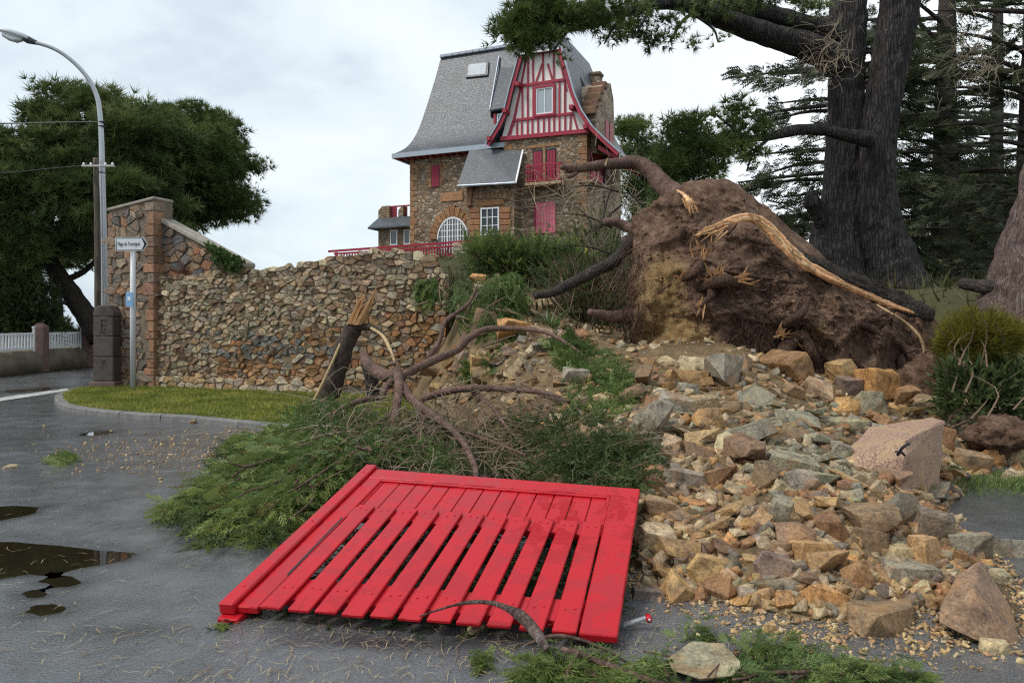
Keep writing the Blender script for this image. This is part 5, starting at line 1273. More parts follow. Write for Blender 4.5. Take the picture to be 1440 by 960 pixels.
for i in range(85):
    px = random.uniform(900, 1290); py = random.uniform(330, 540)
    if py < 300 + max(0, (px - 1060)) * .62 + 22 or (px < 960 and random.random() < .5): continue
    a = on_plate(px, py, -.05); l = random.uniform(.15, .5); th = random.uniform(0, 6.28); v = Vector((math.cos(th) * l, -random.uniform(.08, .4) * l, math.sin(th) * l * .8 - .1 * l)); r = random.uniform(.012, .035)
    root([a, a + v * .5 + Vector((random.gauss(0, .04), -.06, random.gauss(0, .04))), a + v], [r, r * .8, r * .3], sides=6, n=9)
    if random.random() < .4:
        e = a + v; tube_ = MB(); tube_.tube([e, e + v * .12], [r * .32, r * .05], 5, n=3); tube_.build('splinter', M_SPLINT, tree)
# hair roots hanging from the torn edges: too fine to count
fine = MB()
def hair(px, py, k, l0=.15, l1=.5, sx=14, sy=10, down=.75):
    for i in range(int(k * 1.7)):
        a = on_plate(px + random.gauss(0, sx), py + random.gauss(0, sy), .02); l = random.uniform(l0, l1); b = a + Vector((random.gauss(0, .5) * l, -random.uniform(.02, .3) * l, -down * l + random.gauss(0, .3) * l))
        fine.tube([a, a.lerp(b, .5) + Vector((random.gauss(0, .06), -.05 * random.random(), random.gauss(0, .05))), b], [.007, .005, .002], 3, n=4, cap=False)
for a in ((893, 380, 60, .2, .7, 8, 40), (888, 450, 70, .2, .8, 8, 50), (900, 520, 50, .15, .5, 14, 20), (1090, 440, 70, .12, .4, 30, 20), (1060, 480, 60, .12, .4, 25, 20), (1120, 500, 50, .12, .4, 20, 25), (960, 310, 25, .1, .3, 25, 10), (1000, 390, 40, .1, .3, 25, 14), (1260, 540, 50, .15, .5, 20, 30), (1200, 470, 30, .1, .3, 40, 25), (1040, 540, 60, .1, .4, 40, 15), (1300, 540, 40, .15, .5, 8, 25), (1090, 390, 25, .1, .25, 30, 14)): hair(*a)
tag(fine.build('hair_roots', M_ROOT, tree), kind='stuff')
# clods and stones stuck in the face
mb = MB(); cols = []
CL = []
for i in range(1700):
    k = random.randrange(m_); r = random.randrange(6, NR - 4); p = Vector(FR[r][k]); sz = random.choice([.012, .015, .02, .02, .03, .04, .055]) * random.uniform(.7, 1.2)
    b = len(mb.v); ico = [Vector((0, 0, 1)), Vector((.9, 0, .1)), Vector((0, .9, -.1)), Vector((-.9, .1, 0)), Vector((.1, -.9, .1)), Vector((0, 0, -.9))]
    mb.add([p + q * sz * random.uniform(.6, 1.2) for q in ico], [(0, 1, 2), (0, 2, 3), (0, 3, 4), (0, 4, 1), (5, 2, 1), (5, 3, 2), (5, 4, 3), (5, 1, 4)]); cols += [tint[r * m_ + k] + random.gauss(0, .12)] * 6
me = mb.mesh('soil_clods', M_SOIL); a = me.attributes.new('tint', 'FLOAT', 'POINT'); a.data.foreach_set('value', np.array(cols, np.float32)); tag(link('soil_clods', me, tree), kind='stuff')
M_GRAIN = m_rock('torn_wood_grain', 'attr', 0, .8, .75)
# the long torn strip of trunk wood along the upper edge
def strip(name, pts, wid, th, mat, par=tree, n=70, tw=0.0, frayed=True):
    """plank-like torn slab: centre line of world points, half width per point, thickness"""
    a = catmull([(*p, w, t_) for p, w, t_ in zip(pts, wid, th)], n); pos = a[:, :3]; mb = MB(); tan = np.gradient(pos, axis=0); tan /= np.linalg.norm(tan, axis=1)[:, None]
    K = 22; cols = []; kc_ = [random.choice([(.60, .34, .17), (.50, .25, .11), (.68, .44, .25), (.42, .19, .08), (.74, .53, .33)]) for _ in range(K)]
    for i in range(n):
        tv = Vector(tan[i]); vw = Vector((0, -1, .15)); x = tv.cross(vw).normalized(); y = x.cross(tv).normalized()
        if tw: rq = Quaternion(tv, tw * i / n); x = rq @ x; y = rq @ y
        for k in range(K):
            th_ = 2 * math.pi * k / K; c, s_ = math.cos(th_), math.sin(th_); f = 1 + .3 * noise.noise(Vector((i * .10, k * 1.7, 0))) + .2 * noise.noise(Vector((i * .25, k * 3.7, 8))) + .12 * noise.noise(Vector((i * .5, k * 2.7, 4)))
            mb.v.append(tuple(Vector(pos[i]) + x * a[i][3] * c * f + y * a[i][4] * s_ * f)); cols.append(kc_[k])
    for i in range(n - 1):
        for k in range(K): k2 = (k + 1) % K; mb.f.append((i * K + k, i * K + k2, (i + 1) * K + k2, (i + 1) * K + k))
    mb.f.append(tuple(range(K - 1, -1, -1))); mb.f.append(tuple((n - 1) * K + k for k in range(K)))
    o = mb.build(name, mat, par)
    at_ = o.data.attributes.new('own_colour', 'FLOAT_COLOR', 'POINT'); c4 = np.ones((len(cols), 4), np.float32); c4[:, :3] = cols; at_.data.foreach_set('color', c4.ravel())
    return o
sl = [(978, 331, .42), (1010, 317, .5), (1052, 306, .55), (1078, 318, .5), (1102, 344, .42), (1130, 370, .36), (1160, 386, .33), (1185, 398, .3)]
strip('torn_strip', [on_plate(x, y, o) for x, y, o in sl], [.010, .04, .07, .082, .09, .075, .06, .04], [.01, .025, .03, .035, .04, .04, .04, .03], M_GRAIN)
for i in range(9):
    a = on_plate(1000 + random.uniform(-8, 30), 322 + random.uniform(-5, 4), .5); e = on_plate(985 + random.uniform(-10, 25), 334 + random.uniform(-4, 8), .55)
    mb = MB(); mb.tube([a, e], [.016, .003], 4, n=3); mb.build('splinter', M_SPLINT, tree)
sl = [(1118, 352, .2), (1150, 374, .3), (1190, 393, .28), (1225, 408, .3), (1262, 425, .3), (1300, 440, .32), (1312, 446, .3)]
strip('bark_slab', [on_plate(x, y, o) for x, y, o in sl], [.05, .11, .15, .16, .16, .12, .08], [.04, .06, .07, .07, .07, .05, .03], M_BARKD)
sl = [(1120, 362, .3), (1155, 386, .38), (1195, 404, .36), (1240, 424, .36), (1285, 440, .36)]
strip('torn_strip', [on_plate(x, y, o) for x, y, o in sl], [.03, .05, .05, .045, .02], [.02, .03, .03, .025, .01], M_GRAIN)
for i in range(26):
    u = random.random() * .8; q = [(978, 331, .45), (1010, 317, .53), (1052, 306, .6), (1078, 318, .56), (1102, 344, .48), (1130, 370, .42), (1160, 386, .39)]; k = int(u * 6); f = u * 6 - k
    a = on_plate(*[q[k][j] + (q[k + 1][j] - q[k][j]) * f for j in range(2)], .5).lerp(on_plate(q[k + 1][0], q[k + 1][1], q[k + 1][2]), f * .5) + Vector((random.gauss(0, .04), -.03, random.gauss(0, .05))); b = on_plate(q[k][0], q[k][1], q[k][2] + .05) + Vector((random.gauss(0, .05), -.05, random.gauss(0, .06)))
    mb = MB(); mb.tube([a, a.lerp(b, .5), b], [.010, .008, .002], 4, n=4); mb.build('splinter', random.choice((M_SPLINT, M_SPLPALE)), tree)
rp = [(1232, 428, .3), (1252, 440, .4), (1275, 455, .42), (1292, 472, .42), (1299, 490, .4), (1300, 508, .35)]
root([on_plate(x, y, o) for x, y, o in rp], [.012, .018, .022, .022, .02, .012], M_SPLPALE, 'stripped_root', .1, 6, n=30)
sl = [(952, 268, .1), (962, 274, .2), (970, 286, .25), (975, 300, .22)]
strip('torn_strip', [on_plate(x, y, o) for x, y, o in sl], [.012, .03, .035, .01], [.015, .02, .02, .01], M_GRAIN, n=24)
splinters(966, 280, 16, .22, .35, -1.0, .25)
# the trunk lying away behind the plate, and the broken limb that arches up against the sky
root([P(1010, 330, 12.2), P(980, 318, 13.5), P(930, 330, 15.5), P(880, 345, 18)], [.42, .36, .3, .22], M_BRK2, 'trunk', .12, 16, n=40)
root([P(985, 300, 12.3), P(955, 280, 12.6), P(935, 262, 12.9), P(915, 240, 13.1), P(893, 228, 13.2), P(868, 230, 13.2), P(845, 232, 13.1), P(820, 236, 13), P(797, 239, 12.9)], [.20, .19, .17, .15, .125, .10, .085, .085, .06], M_BARKR, 'limb', .2, 12, n=70)
root([P(813, 238, 13), P(800, 236, 12.9), P(789, 234, 12.85)], [.07, .06, .045], M_BARKR, 'limb_stub', .2, 9, n=8); root([P(812, 240, 13), P(806, 246, 12.9), P(798, 249, 12.85)], [.05, .045, .025], M_BARKR, 'limb_stub', .2, 8, n=8)
mb = MB(); mb.tube([P(851, 233, 13.05), P(855, 222, 13)], [.025, .004], 5, n=3); mb.build('splinter', M_SPLPALE, tree)
root([P(905, 325, 12), P(885, 345, 12), P(862, 368, 11.8), P(835, 382, 11.7), P(800, 400, 11.6), P(775, 412, 11.5), P(752, 416, 11.4)], [.13, .11, .10, .095, .085, .07, .05], M_BARKD, 'limb', .18, 10, n=50)
root([P(900, 330, 12.2), P(880, 318, 12.4), P(862, 312, 12.4), P(848, 312, 12.4)], [.1, .085, .08, .06], M_BARKR, 'limb', .2, 9, n=20)
root([P(900, 444, 11.6), P(870, 446, 11.5), P(845, 443, 11.4), P(828, 438, 11.3)], [.12, .10, .08, .045], M_BARKR, 'limb', .2, 9, n=20)
root([P(875, 288, 13), P(860, 300, 13), P(845, 318, 13), P(820, 330, 13.2)], [.02, .018, .015, .008], M_BARKD, 'branch', .1, 5, n=16)
for (x0, y0, x1, y1) in ((800, 264, 870, 270), (870, 270, 905, 290), (790, 300, 860, 320), (780, 345, 870, 360), (810, 290, 840, 330), (860, 265, 845, 320)):
    root([P(x1, y1, 12.8), P((x0 + x1) / 2, (y0 + y1) / 2 - 6, 12.9), P(x0, y0, 12.9)], [.02, .016, .006], M_BARKD, 'branch', .1, 5, n=10)
# clods of dark root soil fallen on the right
def mound(name, px, py, d, rx, ry, rz, label, seed, mat=M_SOIL):
    c = P(px, py, d); V = []; nu, nv = 48, 26
    for j in range(nv + 1):
        ph = math.pi * (j / nv) - math.pi / 2
        for i in range(nu):
            th = 2 * math.pi * i / nu; q = Vector((math.cos(th) * math.cos(ph), math.sin(th) * math.cos(ph), math.sin(ph))); k = 1 + .28 * fb(q * 1.6 + Vector((seed, 0, 0)), 5, 1) + .1 * fb(q * 6 + Vector((seed, 0, 0)), 3, 1)
            V.append((c.x + q.x * rx * k, c.y + q.y * ry * k, c.z + q.z * rz * k))
    T = np.array([(j * nu + i, j * nu + (i + 1) % nu, (j + 1) * nu + (i + 1) % nu, (j + 1) * nu + i) for j in range(nv) for i in range(nu)])
    o = link(name, np_mesh(name, np.array(V), T, mat, np.full(len(V), -.3), smooth=True)); fx = MB()
    tag(o, label, 'soil clod'); centre(o)
    for i in range(60):
        v = Vector(random.choice(V)); l = random.uniform(.06, .2); e = v + Vector((random.gauss(0, .6), -.4, random.gauss(0, .6))) * l; fx.tube([v, v.lerp(e, .5), e], [.006, .004, .002], 3, n=3, cap=False)
    h = fx.build('hair_roots', M_ROOT); h.parent = o; h.matrix_parent_inverse = Matrix.Translation(-o.location); h['kind'] = 'stuff'
    return o
mound('soil_clod', 1300, 548, 10.0, .36, .35, .45, 'dark root soil clod slumped at the right foot of the root plate', 3)
mound('soil_clod', 1408, 610, 8.3, .36, .3, .2, 'low dark brown soil clod on stones at the right edge', 8)
# ------------------------------------------------------------------ rubble: every larger stone an object of its own
def rock_mesh(seed, dims, npt=11, cuts=3, rough=.028, pts=None, name='stone', mat=None):
    rs = random.Random(seed); bm = bmesh.new()
    if pts is None:
        pts = []
        for sx in (-1, 1):
            for sy in (-1, 1):
                for sz in (-1, 1):
                    if rs.random() < .82: pts.append(Vector((sx * rs.uniform(.55, 1), sy * rs.uniform(.55, 1), sz * rs.uniform(.6, 1))))
        for _ in range(npt - 7): 
            q = Vector((rs.gauss(0, 1), rs.gauss(0, 1), rs.gauss(0, 1))).normalized(); pts.append(Vector([max(-1, min(1, c * 1.25)) for c in q]))
        pts = [Vector((p.x * dims[0], p.y * dims[1], p.z * dims[2])) for p in pts]
    for p in pts: bm.verts.new(p)
    r = bmesh.ops.convex_hull(bm, input=bm.verts[:])
    bmesh.ops.delete(bm, geom=list({g for g in r['geom_interior'] + r['geom_unused'] if isinstance(g, bmesh.types.BMVert)}), context='VERTS')
    bmesh.ops.dissolve_limit(bm, angle_limit=R(7), verts=bm.verts[:], edges=bm.edges[:])
    size = sum(dims) / 3
    bmesh.ops.bevel(bm, geom=bm.edges[:], offset=size * .022, segments=1, affect='EDGES')
    bmesh.ops.triangulate(bm, faces=bm.faces[:])
    big = [e for e in bm.edges if e.calc_length() > size * .35]
    for _ in range(cuts):
        big = [e for e in bm.edges if e.calc_length() > size * .28]
        if not big or len(bm.faces) > 500: break
        bmesh.ops.subdivide_edges(bm, edges=big, cuts=1); bmesh.ops.triangulate(bm, faces=[f for f in bm.faces if len(f.verts) > 3])
    bm.normal_update(); so = Vector((seed * 3.7, seed * 1.3, 0))
    for v in bm.verts:
        q = v.co / size; n = noise.noise(q * 1.6 + so) + .6 * noise.noise(q * 4 + so) + .35 * abs(noise.noise(q * 8 + so))
        v.co += v.normal * n * rough * size * 1.4 + Vector((noise.noise(q * 5 + so), noise.noise(q * 5 - so), noise.noise(q * 6 + so))) * rough * size * .6
    me = bpy.data.meshes.new(name); bm.to_mesh(me); bm.free(); me.materials.append(mat or M_ROCK); return me
PROTO = {'slab': [rock_mesh(i, (1, .75, .24), 10) for i in range(9)], 'block': [rock_mesh(20 + i, (1, .8, .65), 10) for i in range(10)],
         'wedge': [rock_mesh(40 + i, (1, .6, .5), 9) for i in range(6)], 'chunk': [rock_mesh(60 + i, (1, .95, .85), 14, rough=.05) for i in range(6)]}
RC = {'ochre': (.40, .255, .12), 'tan': (.42, .315, .19), 'brown': (.235, .155, .09), 'rust brown': (.29, .155, .075), 'orange': (.47, .25, .095), 'grey': (.275, .24, .185), 'grey green': (.265, .245, .165), 'pale buff': (.52, .41, .26), 'dark grey': (.165, .14, .11), 'purple brown': (.215, .155, .12)}
def hz(x, y): return max(heap(x, y), 0.0)
def hit(px, py):
    d = 3.2
    while d < 17:
        p = P(px, py, d)
        if p.z <= hz(p.x, p.y) + .0: return p
        d += .03
    return None
G_R = 'stones of the collapsed wall in the rubble heap'
placed = []
def put(me, p, sc, rot, col, label, sink=.3, name='stone', grp=G_R, mat=None):
    o = bpy.data.objects.new(name, me); COL.objects.link(o); o.location = p; o.scale = sc; o.rotation_euler = rot; o.color = (*col, 1)
    return tag(o, label, 'stone', grp)
# named stones: pixel box, colour, shape, tilt, label
SPEC = [
 ((1384, 750, 1452, 792), 'grey', 'block', .1, 'grey kerb like block lying at the right edge beyond the biggest boulder'),
 ((943, 498, 1006, 524), 'pale buff', 'slab', .05, 'pale flat capstone topping the heap left of the root plate'),
 ((938, 518, 992, 545), 'ochre', 'block', .1, 'ochre block directly under the pale flat capstone'),
 ((1208, 516, 1266, 570), 'orange', 'chunk', .2, 'large rounded orange stone at the right crest of the heap'),
 ((1198, 546, 1246, 588), 'grey green', 'block', .1, 'squared olive block leaning on the rounded orange stone'),
 ((1162, 504, 1222, 548), 'ochre', 'chunk', .1, 'wide ochre stone at the foot of the root plate'),
 ((1166, 486, 1202, 514), 'tan', 'slab', .15, 'small tan stone perched on the wide ochre stone'),
 ((1166, 556, 1204, 584), 'orange', 'block', .2, 'bright orange block in front of the wide ochre stone'),
 ((1256, 540, 1292, 582), 'rust brown', 'block', .2, 'rusty block wedged right of the rounded orange stone'),
 ((922, 550, 970, 592), 'grey', 'block', .25, 'grey angular block with a bright facet, upper left of the heap'),
 ((966, 554, 1008, 580), 'tan', 'block', .2, 'tan block beside the grey angular block'),
 ((972, 570, 1018, 606), 'ochre', 'block', .2, 'ochre block under the tan block, upper left of the heap'),
 ((1010, 592, 1084, 632), 'grey', 'slab', .5, 'broad grey spotted slab tilted to the road, mid heap'),
 ((955, 602, 1018, 632), 'ochre', 'wedge', .1, 'long ochre stone left of the broad grey spotted slab'),
 ((926, 655, 1000, 696), 'grey', 'wedge', .2, 'long grey stone with a pale top just beyond the gate corner'),
 ((984, 654, 1040, 692), 'rust brown', 'slab', .5, 'rusty tilted slab joined to the long grey stone'),
 ((1080, 636, 1150, 670), 'grey green', 'slab', .25, 'wide green slate slab left of the pink granite block'),
 ((1090, 575, 1150, 600), 'grey green', 'slab', .15, 'thin green slate slab high in the middle of the heap'),
 ((1150, 585, 1215, 606), 'grey green', 'slab', .1, 'long flat green slate behind the pink granite block'),
 ((1184, 706, 1268, 762), 'brown', 'chunk', .1, 'big rough brown boulder under the pink granite block'),
 ((1244, 688, 1294, 746), 'dark grey', 'block', .3, 'dark grey block stacked right of the rough brown boulder'),
 ((1292, 712, 1342, 772), 'purple brown', 'chunk', .2, 'dark purple brown stone below the right end of the granite block'),
 ((1224, 760, 1312, 790), 'tan', 'slab', .06, 'long squared tan stone lying level, right part of the heap'),
 ((1228, 786, 1314, 822), 'grey', 'slab', .06, 'long grey lichen slab under the long squared tan stone'),
 ((968, 774, 1034, 838), 'ochre', 'wedge', .5, 'pointed ochre wedge right of the gate'),
 ((1088, 732, 1142, 778), 'brown', 'block', .2, 'brown cube of stone in the sandy middle of the heap'),
 ((1126, 818, 1192, 866), 'orange', 'wedge', .4, 'orange wedge in front of the flat topped brown block'),
 ((1180, 786, 1226, 834), 'rust brown', 'wedge', .6, 'rusty pointed stone behind the flat topped brown block'),
 ((1078, 694, 1110, 752), 'grey green', 'wedge', .9, 'grey green stone standing on end in mid heap'),
 ((1130, 662, 1178, 694), 'grey green', 'slab', .1, 'green slate step left under the granite block'),
 ((886, 824, 934, 852), 'dark grey', 'slab', .1, 'dark flat stone at the right front corner of the gate'),
 ((904, 696, 948, 736), 'brown', 'block', .3, 'brown block touching the right edge of the gate'),
 ((1062, 770, 1112, 826), 'purple brown', 'wedge', .5, 'purple brown splinter of stone right of the pointed ochre wedge'),
 ((1108, 756, 1168, 796), 'ochre', 'chunk', .1, 'crumbling ochre lump in the sandy middle of the heap'),
 ((1340, 630, 1388, 672), 'brown', 'block', .2, 'brown block right of the granite block by the dark path'),
 ((1376, 626, 1412, 660), 'orange', 'block', .2, 'orange block below the low dark soil clod'),
 ((1404, 618, 1446, 662), 'tan', 'wedge', .4, 'pale tan wedge at the right edge beside the dark soil clod'),
 ((1400, 656, 1440, 680), 'pale buff', 'slab', .1, 'pale flat stone at the right edge on the grass'),
 ((1330, 745, 1395, 790), 'grey', 'slab', .3, 'grey slab sliding to the kerb on the right'),
 ((1378, 898, 1420, 932), 'tan', 'wedge', .2, 'small tan wedge in front of the biggest rusty boulder'),
 ((1070, 872, 1090, 900), 'ochre', 'chunk', .2, 'small ochre lump alone in front of the heap'),
 ((1316, 596, 1344, 640), 'rust brown', 'block', .2, 'rusty stone behind the right end of the granite block'),
 ((700, 446, 746, 486), 'orange', 'block', .2, 'big orange stone beside the strap leaved plant on the breach slope'),
 ((738, 458, 790, 480), 'tan', 'slab', .1, 'tan flat stone below the strap leaved plant'),
 ((660, 384, 686, 398), 'orange', 'slab', .2, 'orange flat stone near the top of the breach'),
 ((612, 396, 642, 422), 'rust brown', 'chunk', .2, 'rusty stone hanging at the broken wall end'),
 ((660, 498, 692, 530), 'ochre', 'chunk', .2, 'ochre lump above the green sprig on the breach slope'),
 ((584, 500, 612, 525), 'rust brown', 'block', .1, 'rusty block below the broken wall end'),
 ((588, 516, 640, 530), 'brown', 'slab', .1, 'long brown stone low on the breach slope'),
 ((790, 515, 830, 545), 'grey', 'slab', .3, 'grey slab under the right hand fallen boughs'),
]
for (x0, y0, x1, y1), cn, sh, tilt, lab in SPEC:
    b = hit((x0 + x1) / 2, y1 - (y1 - y0) * .12)
    if b is None: continue
    d = b.y; w = (x1 - x0) / F * d / 2; h = (y1 - y0) / F * d / 2
    me = random.choice(PROTO[sh]); zs = max(v.co.z for v in me.vertices)
    tilt = min(tilt, .5); put(me, P((x0 + x1) / 2, (y0 + y1) / 2, d + w * .35), (w * 1.06, w * random.uniform(.8, 1.0), h * .95 / zs * (1 - .25 * tilt)), (tilt * random.choice((-.5, .5)), tilt * random.choice((-.6, .6)), random.uniform(-.35, .35)), jitc(RC[cn], .1), lab)
    placed.append(((x0 + x1) / 2, (y0 + y1) / 2, max(x1 - x0, y1 - y0) * .42))
for pts, cn, lab, bx in (
    ([P(1378, 788, 4.0), P(1350, 804, 3.9), P(1322, 850, 3.78), P(1320, 876, 3.7), P(1398, 912, 3.58), P(1436, 904, 3.66), P(1418, 848, 3.85), P(1388, 800, 4.35), P(1432, 880, 4.3), P(1332, 850, 4.3), P(1370, 830, 3.72)], 'brown', 'biggest rusty boulder with pale lichen, front right corner of the heap', (1378, 850, 52)),
    ([P(1190, 846, 3.95), P(1204, 835, 4.2), P(1278, 837, 4.2), P(1285, 852, 3.95), P(1287, 886, 3.85), P(1264, 900, 3.72), P(1214, 897, 3.7), P(1193, 880, 3.8), P(1280, 880, 4.25), P(1200, 880, 4.25), P(1232, 866, 3.68)], 'brown', 'large brown block with a flat top alone at the front foot of the heap', (1238, 868, 45)),
    ([G(938, 926, .085), G(972, 901, .095), G(1018, 904, .10), G(1045, 934, .09), G(1030, 950, .07), G(985, 954, .07), G(946, 942, .075), G(938, 930, 0), G(1044, 942, 0), G(985, 960, 0), G(1020, 908, 0), G(970, 906, 0)], 'grey green', 'flat lichen spotted slab among the cut greenery at the very front', (990, 930, 40))):
    c0 = sum(pts, Vector()) / len(pts); me = rock_mesh(len(lab) + 300, (.2, .2, .2) if cn != 'grey green' else (.12, .12, .06), pts=[p - c0 for p in pts], rough=.022, cuts=5)
    put(me, c0, (1, 1, 1), (0, 0, 0), jitc(RC[cn], .08), lab); placed.append(bx)
# pink granite block: shape read corner by corner
m, t = newmat('pink_granite'); M_GRAN = m; pc = t.pos(); v = t.voro(pc, 95, out='Color'); sx = t.n('ShaderNodeSeparateColor'); t.set(sx.inputs[0], v)
c = t.ramp(sx.outputs[0], [(0, (.10, .08, .065)), (.3, (.32, .18, .12)), (.6, (.42, .255, .175)), (.85, (.48, .35, .26)), (1, (.24, .17, .13))])
n1 = t.noise(pc, 5, 5, .6); c = t.mix(t.ramp(n1, [(.48, 0), (.62, .8)]), c, (.40, .27, .15)); t.out(c, .8, t.bump(t.noise(pc, 40, 5, .7), .7, .012), .3)
gpts = [P(1170, 652, 6.25), P(1176, 676, 6.15), P(1195, 688, 6.1), P(1258, 692, 5.95), P(1268, 716, 6.0), P(1275, 640, 5.95), P(1272, 618, 6.05), P(1225, 640, 6.15), P(1222, 602, 7.0), P(1262, 594, 7.25), P(1312, 586, 7.3), P(1328, 592, 7.0), P(1326, 640, 6.8), P(1318, 706, 6.55), P(1190, 640, 6.5), P(1200, 690, 7.0)]
c0 = sum(gpts, Vector()) / len(gpts); me = rock_mesh(91, (.45, .4, .3), pts=[p - c0 for p in gpts], rough=.02, cuts=4, mat=M_GRAN)
o = put(me, c0, (1, 1, 1), (0, 0, 0), (.4, .28, .2), 'great pink granite gatepost block tumbled on the right of the heap', name='granite_block', grp=None)
placed.append((1225, 650, 45)); placed.append((1295, 650, 40))
hk = MB(); a = P(1262, 640, 5.93); hk.tube([a, a + Vector((.02, -.03, .06)), a + Vector((.05, -.04, .09)), a + Vector((.075, -.03, .10))], [.012, .012, .01, .012], 6, n=10); hk.tube([a + Vector((-.02, 0, .03)), a + Vector((.02, -.02, .03)), a + Vector((.05, -.02, .0))], [.01, .012, .01], 6, n=6)
hk.build('iron_hook', M_BLACK, o).matrix_parent_inverse = Matrix.Translation(-o.location)
REG = [[(905, 520), (985, 505), (1100, 528), (1160, 505), (1265, 530), (1320, 590), (1360, 605), (1435, 625), (1440, 672), (1345, 680), (1335, 720), (1380, 770), (1395, 800), (1380, 850), (1180, 872), (1080, 862), (960, 850), (905, 850), (908, 690), (925, 640), (880, 590), (860, 560)],
       [(606, 366), (660, 368), (760, 410), (850, 500), (900, 545), (890, 590), (760, 565), (600, 560), (652, 480), (640, 410)],
       [(690, 560), (890, 585), (905, 690), (820, 676), (700, 655), (640, 600)]]
def zone(px, py):
    if px < 860: 
        if py < 430: return 'near the top of the breach beside the wall end'
        if py < 500: return 'halfway down the breach slope'
        return 'low on the breach slope behind the fallen boughs'
    if py < 560: return 'on the heap crest right of centre' if px > 1090 else 'on the heap crest under the root plate'
    if py < 630: return 'high on the heap left of the green slates' if px < 1050 else ('high on the heap behind the granite block' if px > 1150 else 'among the green slates')
    if py < 710: return 'on the heap just beyond the gate corner' if px < 1020 else ('right of the granite block' if px > 1300 else 'in front of the green slates')
    if py < 790: return 'in the sandy spill beside the gate' if px < 1040 else ('on the right flank below the granite block' if px > 1240 else 'in the sandy middle of the heap')
    return 'at the heap foot beside the gate' if px < 1060 else ('at the heap foot between the two big boulders' if px > 1200 else 'at the front foot of the heap')
def near(px, py, r, k=.62):
    return any(abs(px - a) < (r + c) and math.hypot(px - a, py - b) < (r + c) * k for a, b, c in placed)
NIND = 300 - len(SPEC) - 1 - 12
todo = []; tries = 0
for smin, smax, cnt in ((20, 30, 70), (14, 20, 110), (9.5, 14, 400)):
    k = 0; tries = 0
    while k < cnt and tries < 6000 and len(todo) < NIND:
        tries += 1; rg = REG[0] if random.random() < .70 else REG[1]
        px = random.uniform(595, 1440) if rg is REG[0] or random.random() < .5 else random.uniform(600, 720); py = random.uniform(360, 872)
        if not inside(rg, px, py): continue
        r = random.uniform(smin, smax) * (.7 if rg is REG[1] else 1)
        if near(px, py, r): continue
        todo.append((px, py, r)); placed.append((px, py, r)); k += 1
RC = {k: tuple(q * .8 for q in v) for k, v in RC.items()}
LMK = [((x0 + x1) / 2, (y0 + y1) / 2, ' '.join(lab.split()[:2]) if False else nm) for ((x0, y0, x1, y1), nm) in (((1188, 832, 1287, 902), 'flat topped boulder'), ((1318, 786, 1436, 912), 'biggest boulder'), ((943, 498, 1006, 524), 'pale capstone'), ((1208, 516, 1266, 570), 'round orange stone'), ((922, 550, 970, 592), 'grey faceted block'), ((1010, 592, 1084, 632), 'spotted grey slab'), ((926, 655, 1000, 696), 'long pale topped stone'), ((1080, 636, 1150, 670), 'wide green slab'), ((1170, 600, 1325, 710), 'granite block'), ((1184, 706, 1268, 762), 'rough brown boulder'), ((1224, 760, 1312, 822), 'long squared stones'), ((968, 774, 1034, 838), 'pointed ochre wedge'), ((1088, 732, 1142, 778), 'brown cube'), ((1126, 818, 1192, 866), 'orange wedge'), ((1078, 694, 1110, 752), 'upright green stone'), ((904, 696, 948, 736), 'block touching the gate'), ((700, 446, 746, 486), 'big orange breach stone'), ((660, 498, 692, 530), 'ochre breach lump'), ((588, 516, 640, 530), 'long low breach stone'), ((660, 384, 686, 398), 'flat orange breach stone'))]
def beside(px, py):
    a, b, nm = min(LMK, key=lambda l: math.hypot(l[0] - px, l[1] - py)); dx, dy = px - a, py - b
    return (('right of' if dx > 0 else 'left of') if abs(dx) > abs(dy) else ('below' if dy > 0 else 'above')) + ' the ' + nm
USED = {}
def stone_col(px, py):
    if 1060 < px < 1210 and 565 < py < 675 and random.random() < .75: return 'grey green'
    return random.choices(['ochre', 'tan', 'brown', 'rust brown', 'orange', 'grey', 'pale buff', 'dark grey', 'purple brown', 'grey green'], [22, 20, 14, 13, 8, 9, 7, 4, 5, 5])[0]
def uniq(base, px, py):
    for l in (f'{base} {zone(px, py)}', f'{base} {beside(px, py)}', f'{base} {beside(px, py)}, {zone(px, py)}'):
        if l not in USED and len(l.split()) <= 16: USED[l] = 1; return l
    for a, b, nm in sorted(LMK, key=lambda l: math.hypot(l[0] - px, l[1] - py))[1:6]:
        l = f'{base} on the side of the heap towards the {nm}'
        if l not in USED and len(l.split()) <= 16: USED[l] = 1; return l
    return f'{base} {beside(px, py)}'
for px, py, r in todo:
    b = hit(px, py)
    if b is None or b.y > 15: continue
    cn = stone_col(px, py); sh = random.choices(['slab', 'block', 'wedge', 'chunk'], [3, 4, 2, 2] if cn != 'grey green' else [8, 1, 1, 0])[0]
    w = r / F * b.y * 1.12; me = random.choice(PROTO[sh]); til = .6 if sh != 'slab' else .5
    sz = 'hand sized' if r < 13 else ('middling' if r < 19 else 'large')
    shn = {'slab': 'flat slab', 'block': 'angular block', 'wedge': 'pointed wedge', 'chunk': 'rough lump'}[sh]
    put(me, b + Vector((0, w * .3, w * random.uniform(.1, .55))), (w, w * random.uniform(.75, 1.1), w * random.uniform(.8, 1.1)), (random.gauss(0, til * .6), random.gauss(0, til * .6), random.uniform(0, 6.28)), jitc(RC[cn], .18), uniq(f'{sz} {cn} {shn}', px, py))
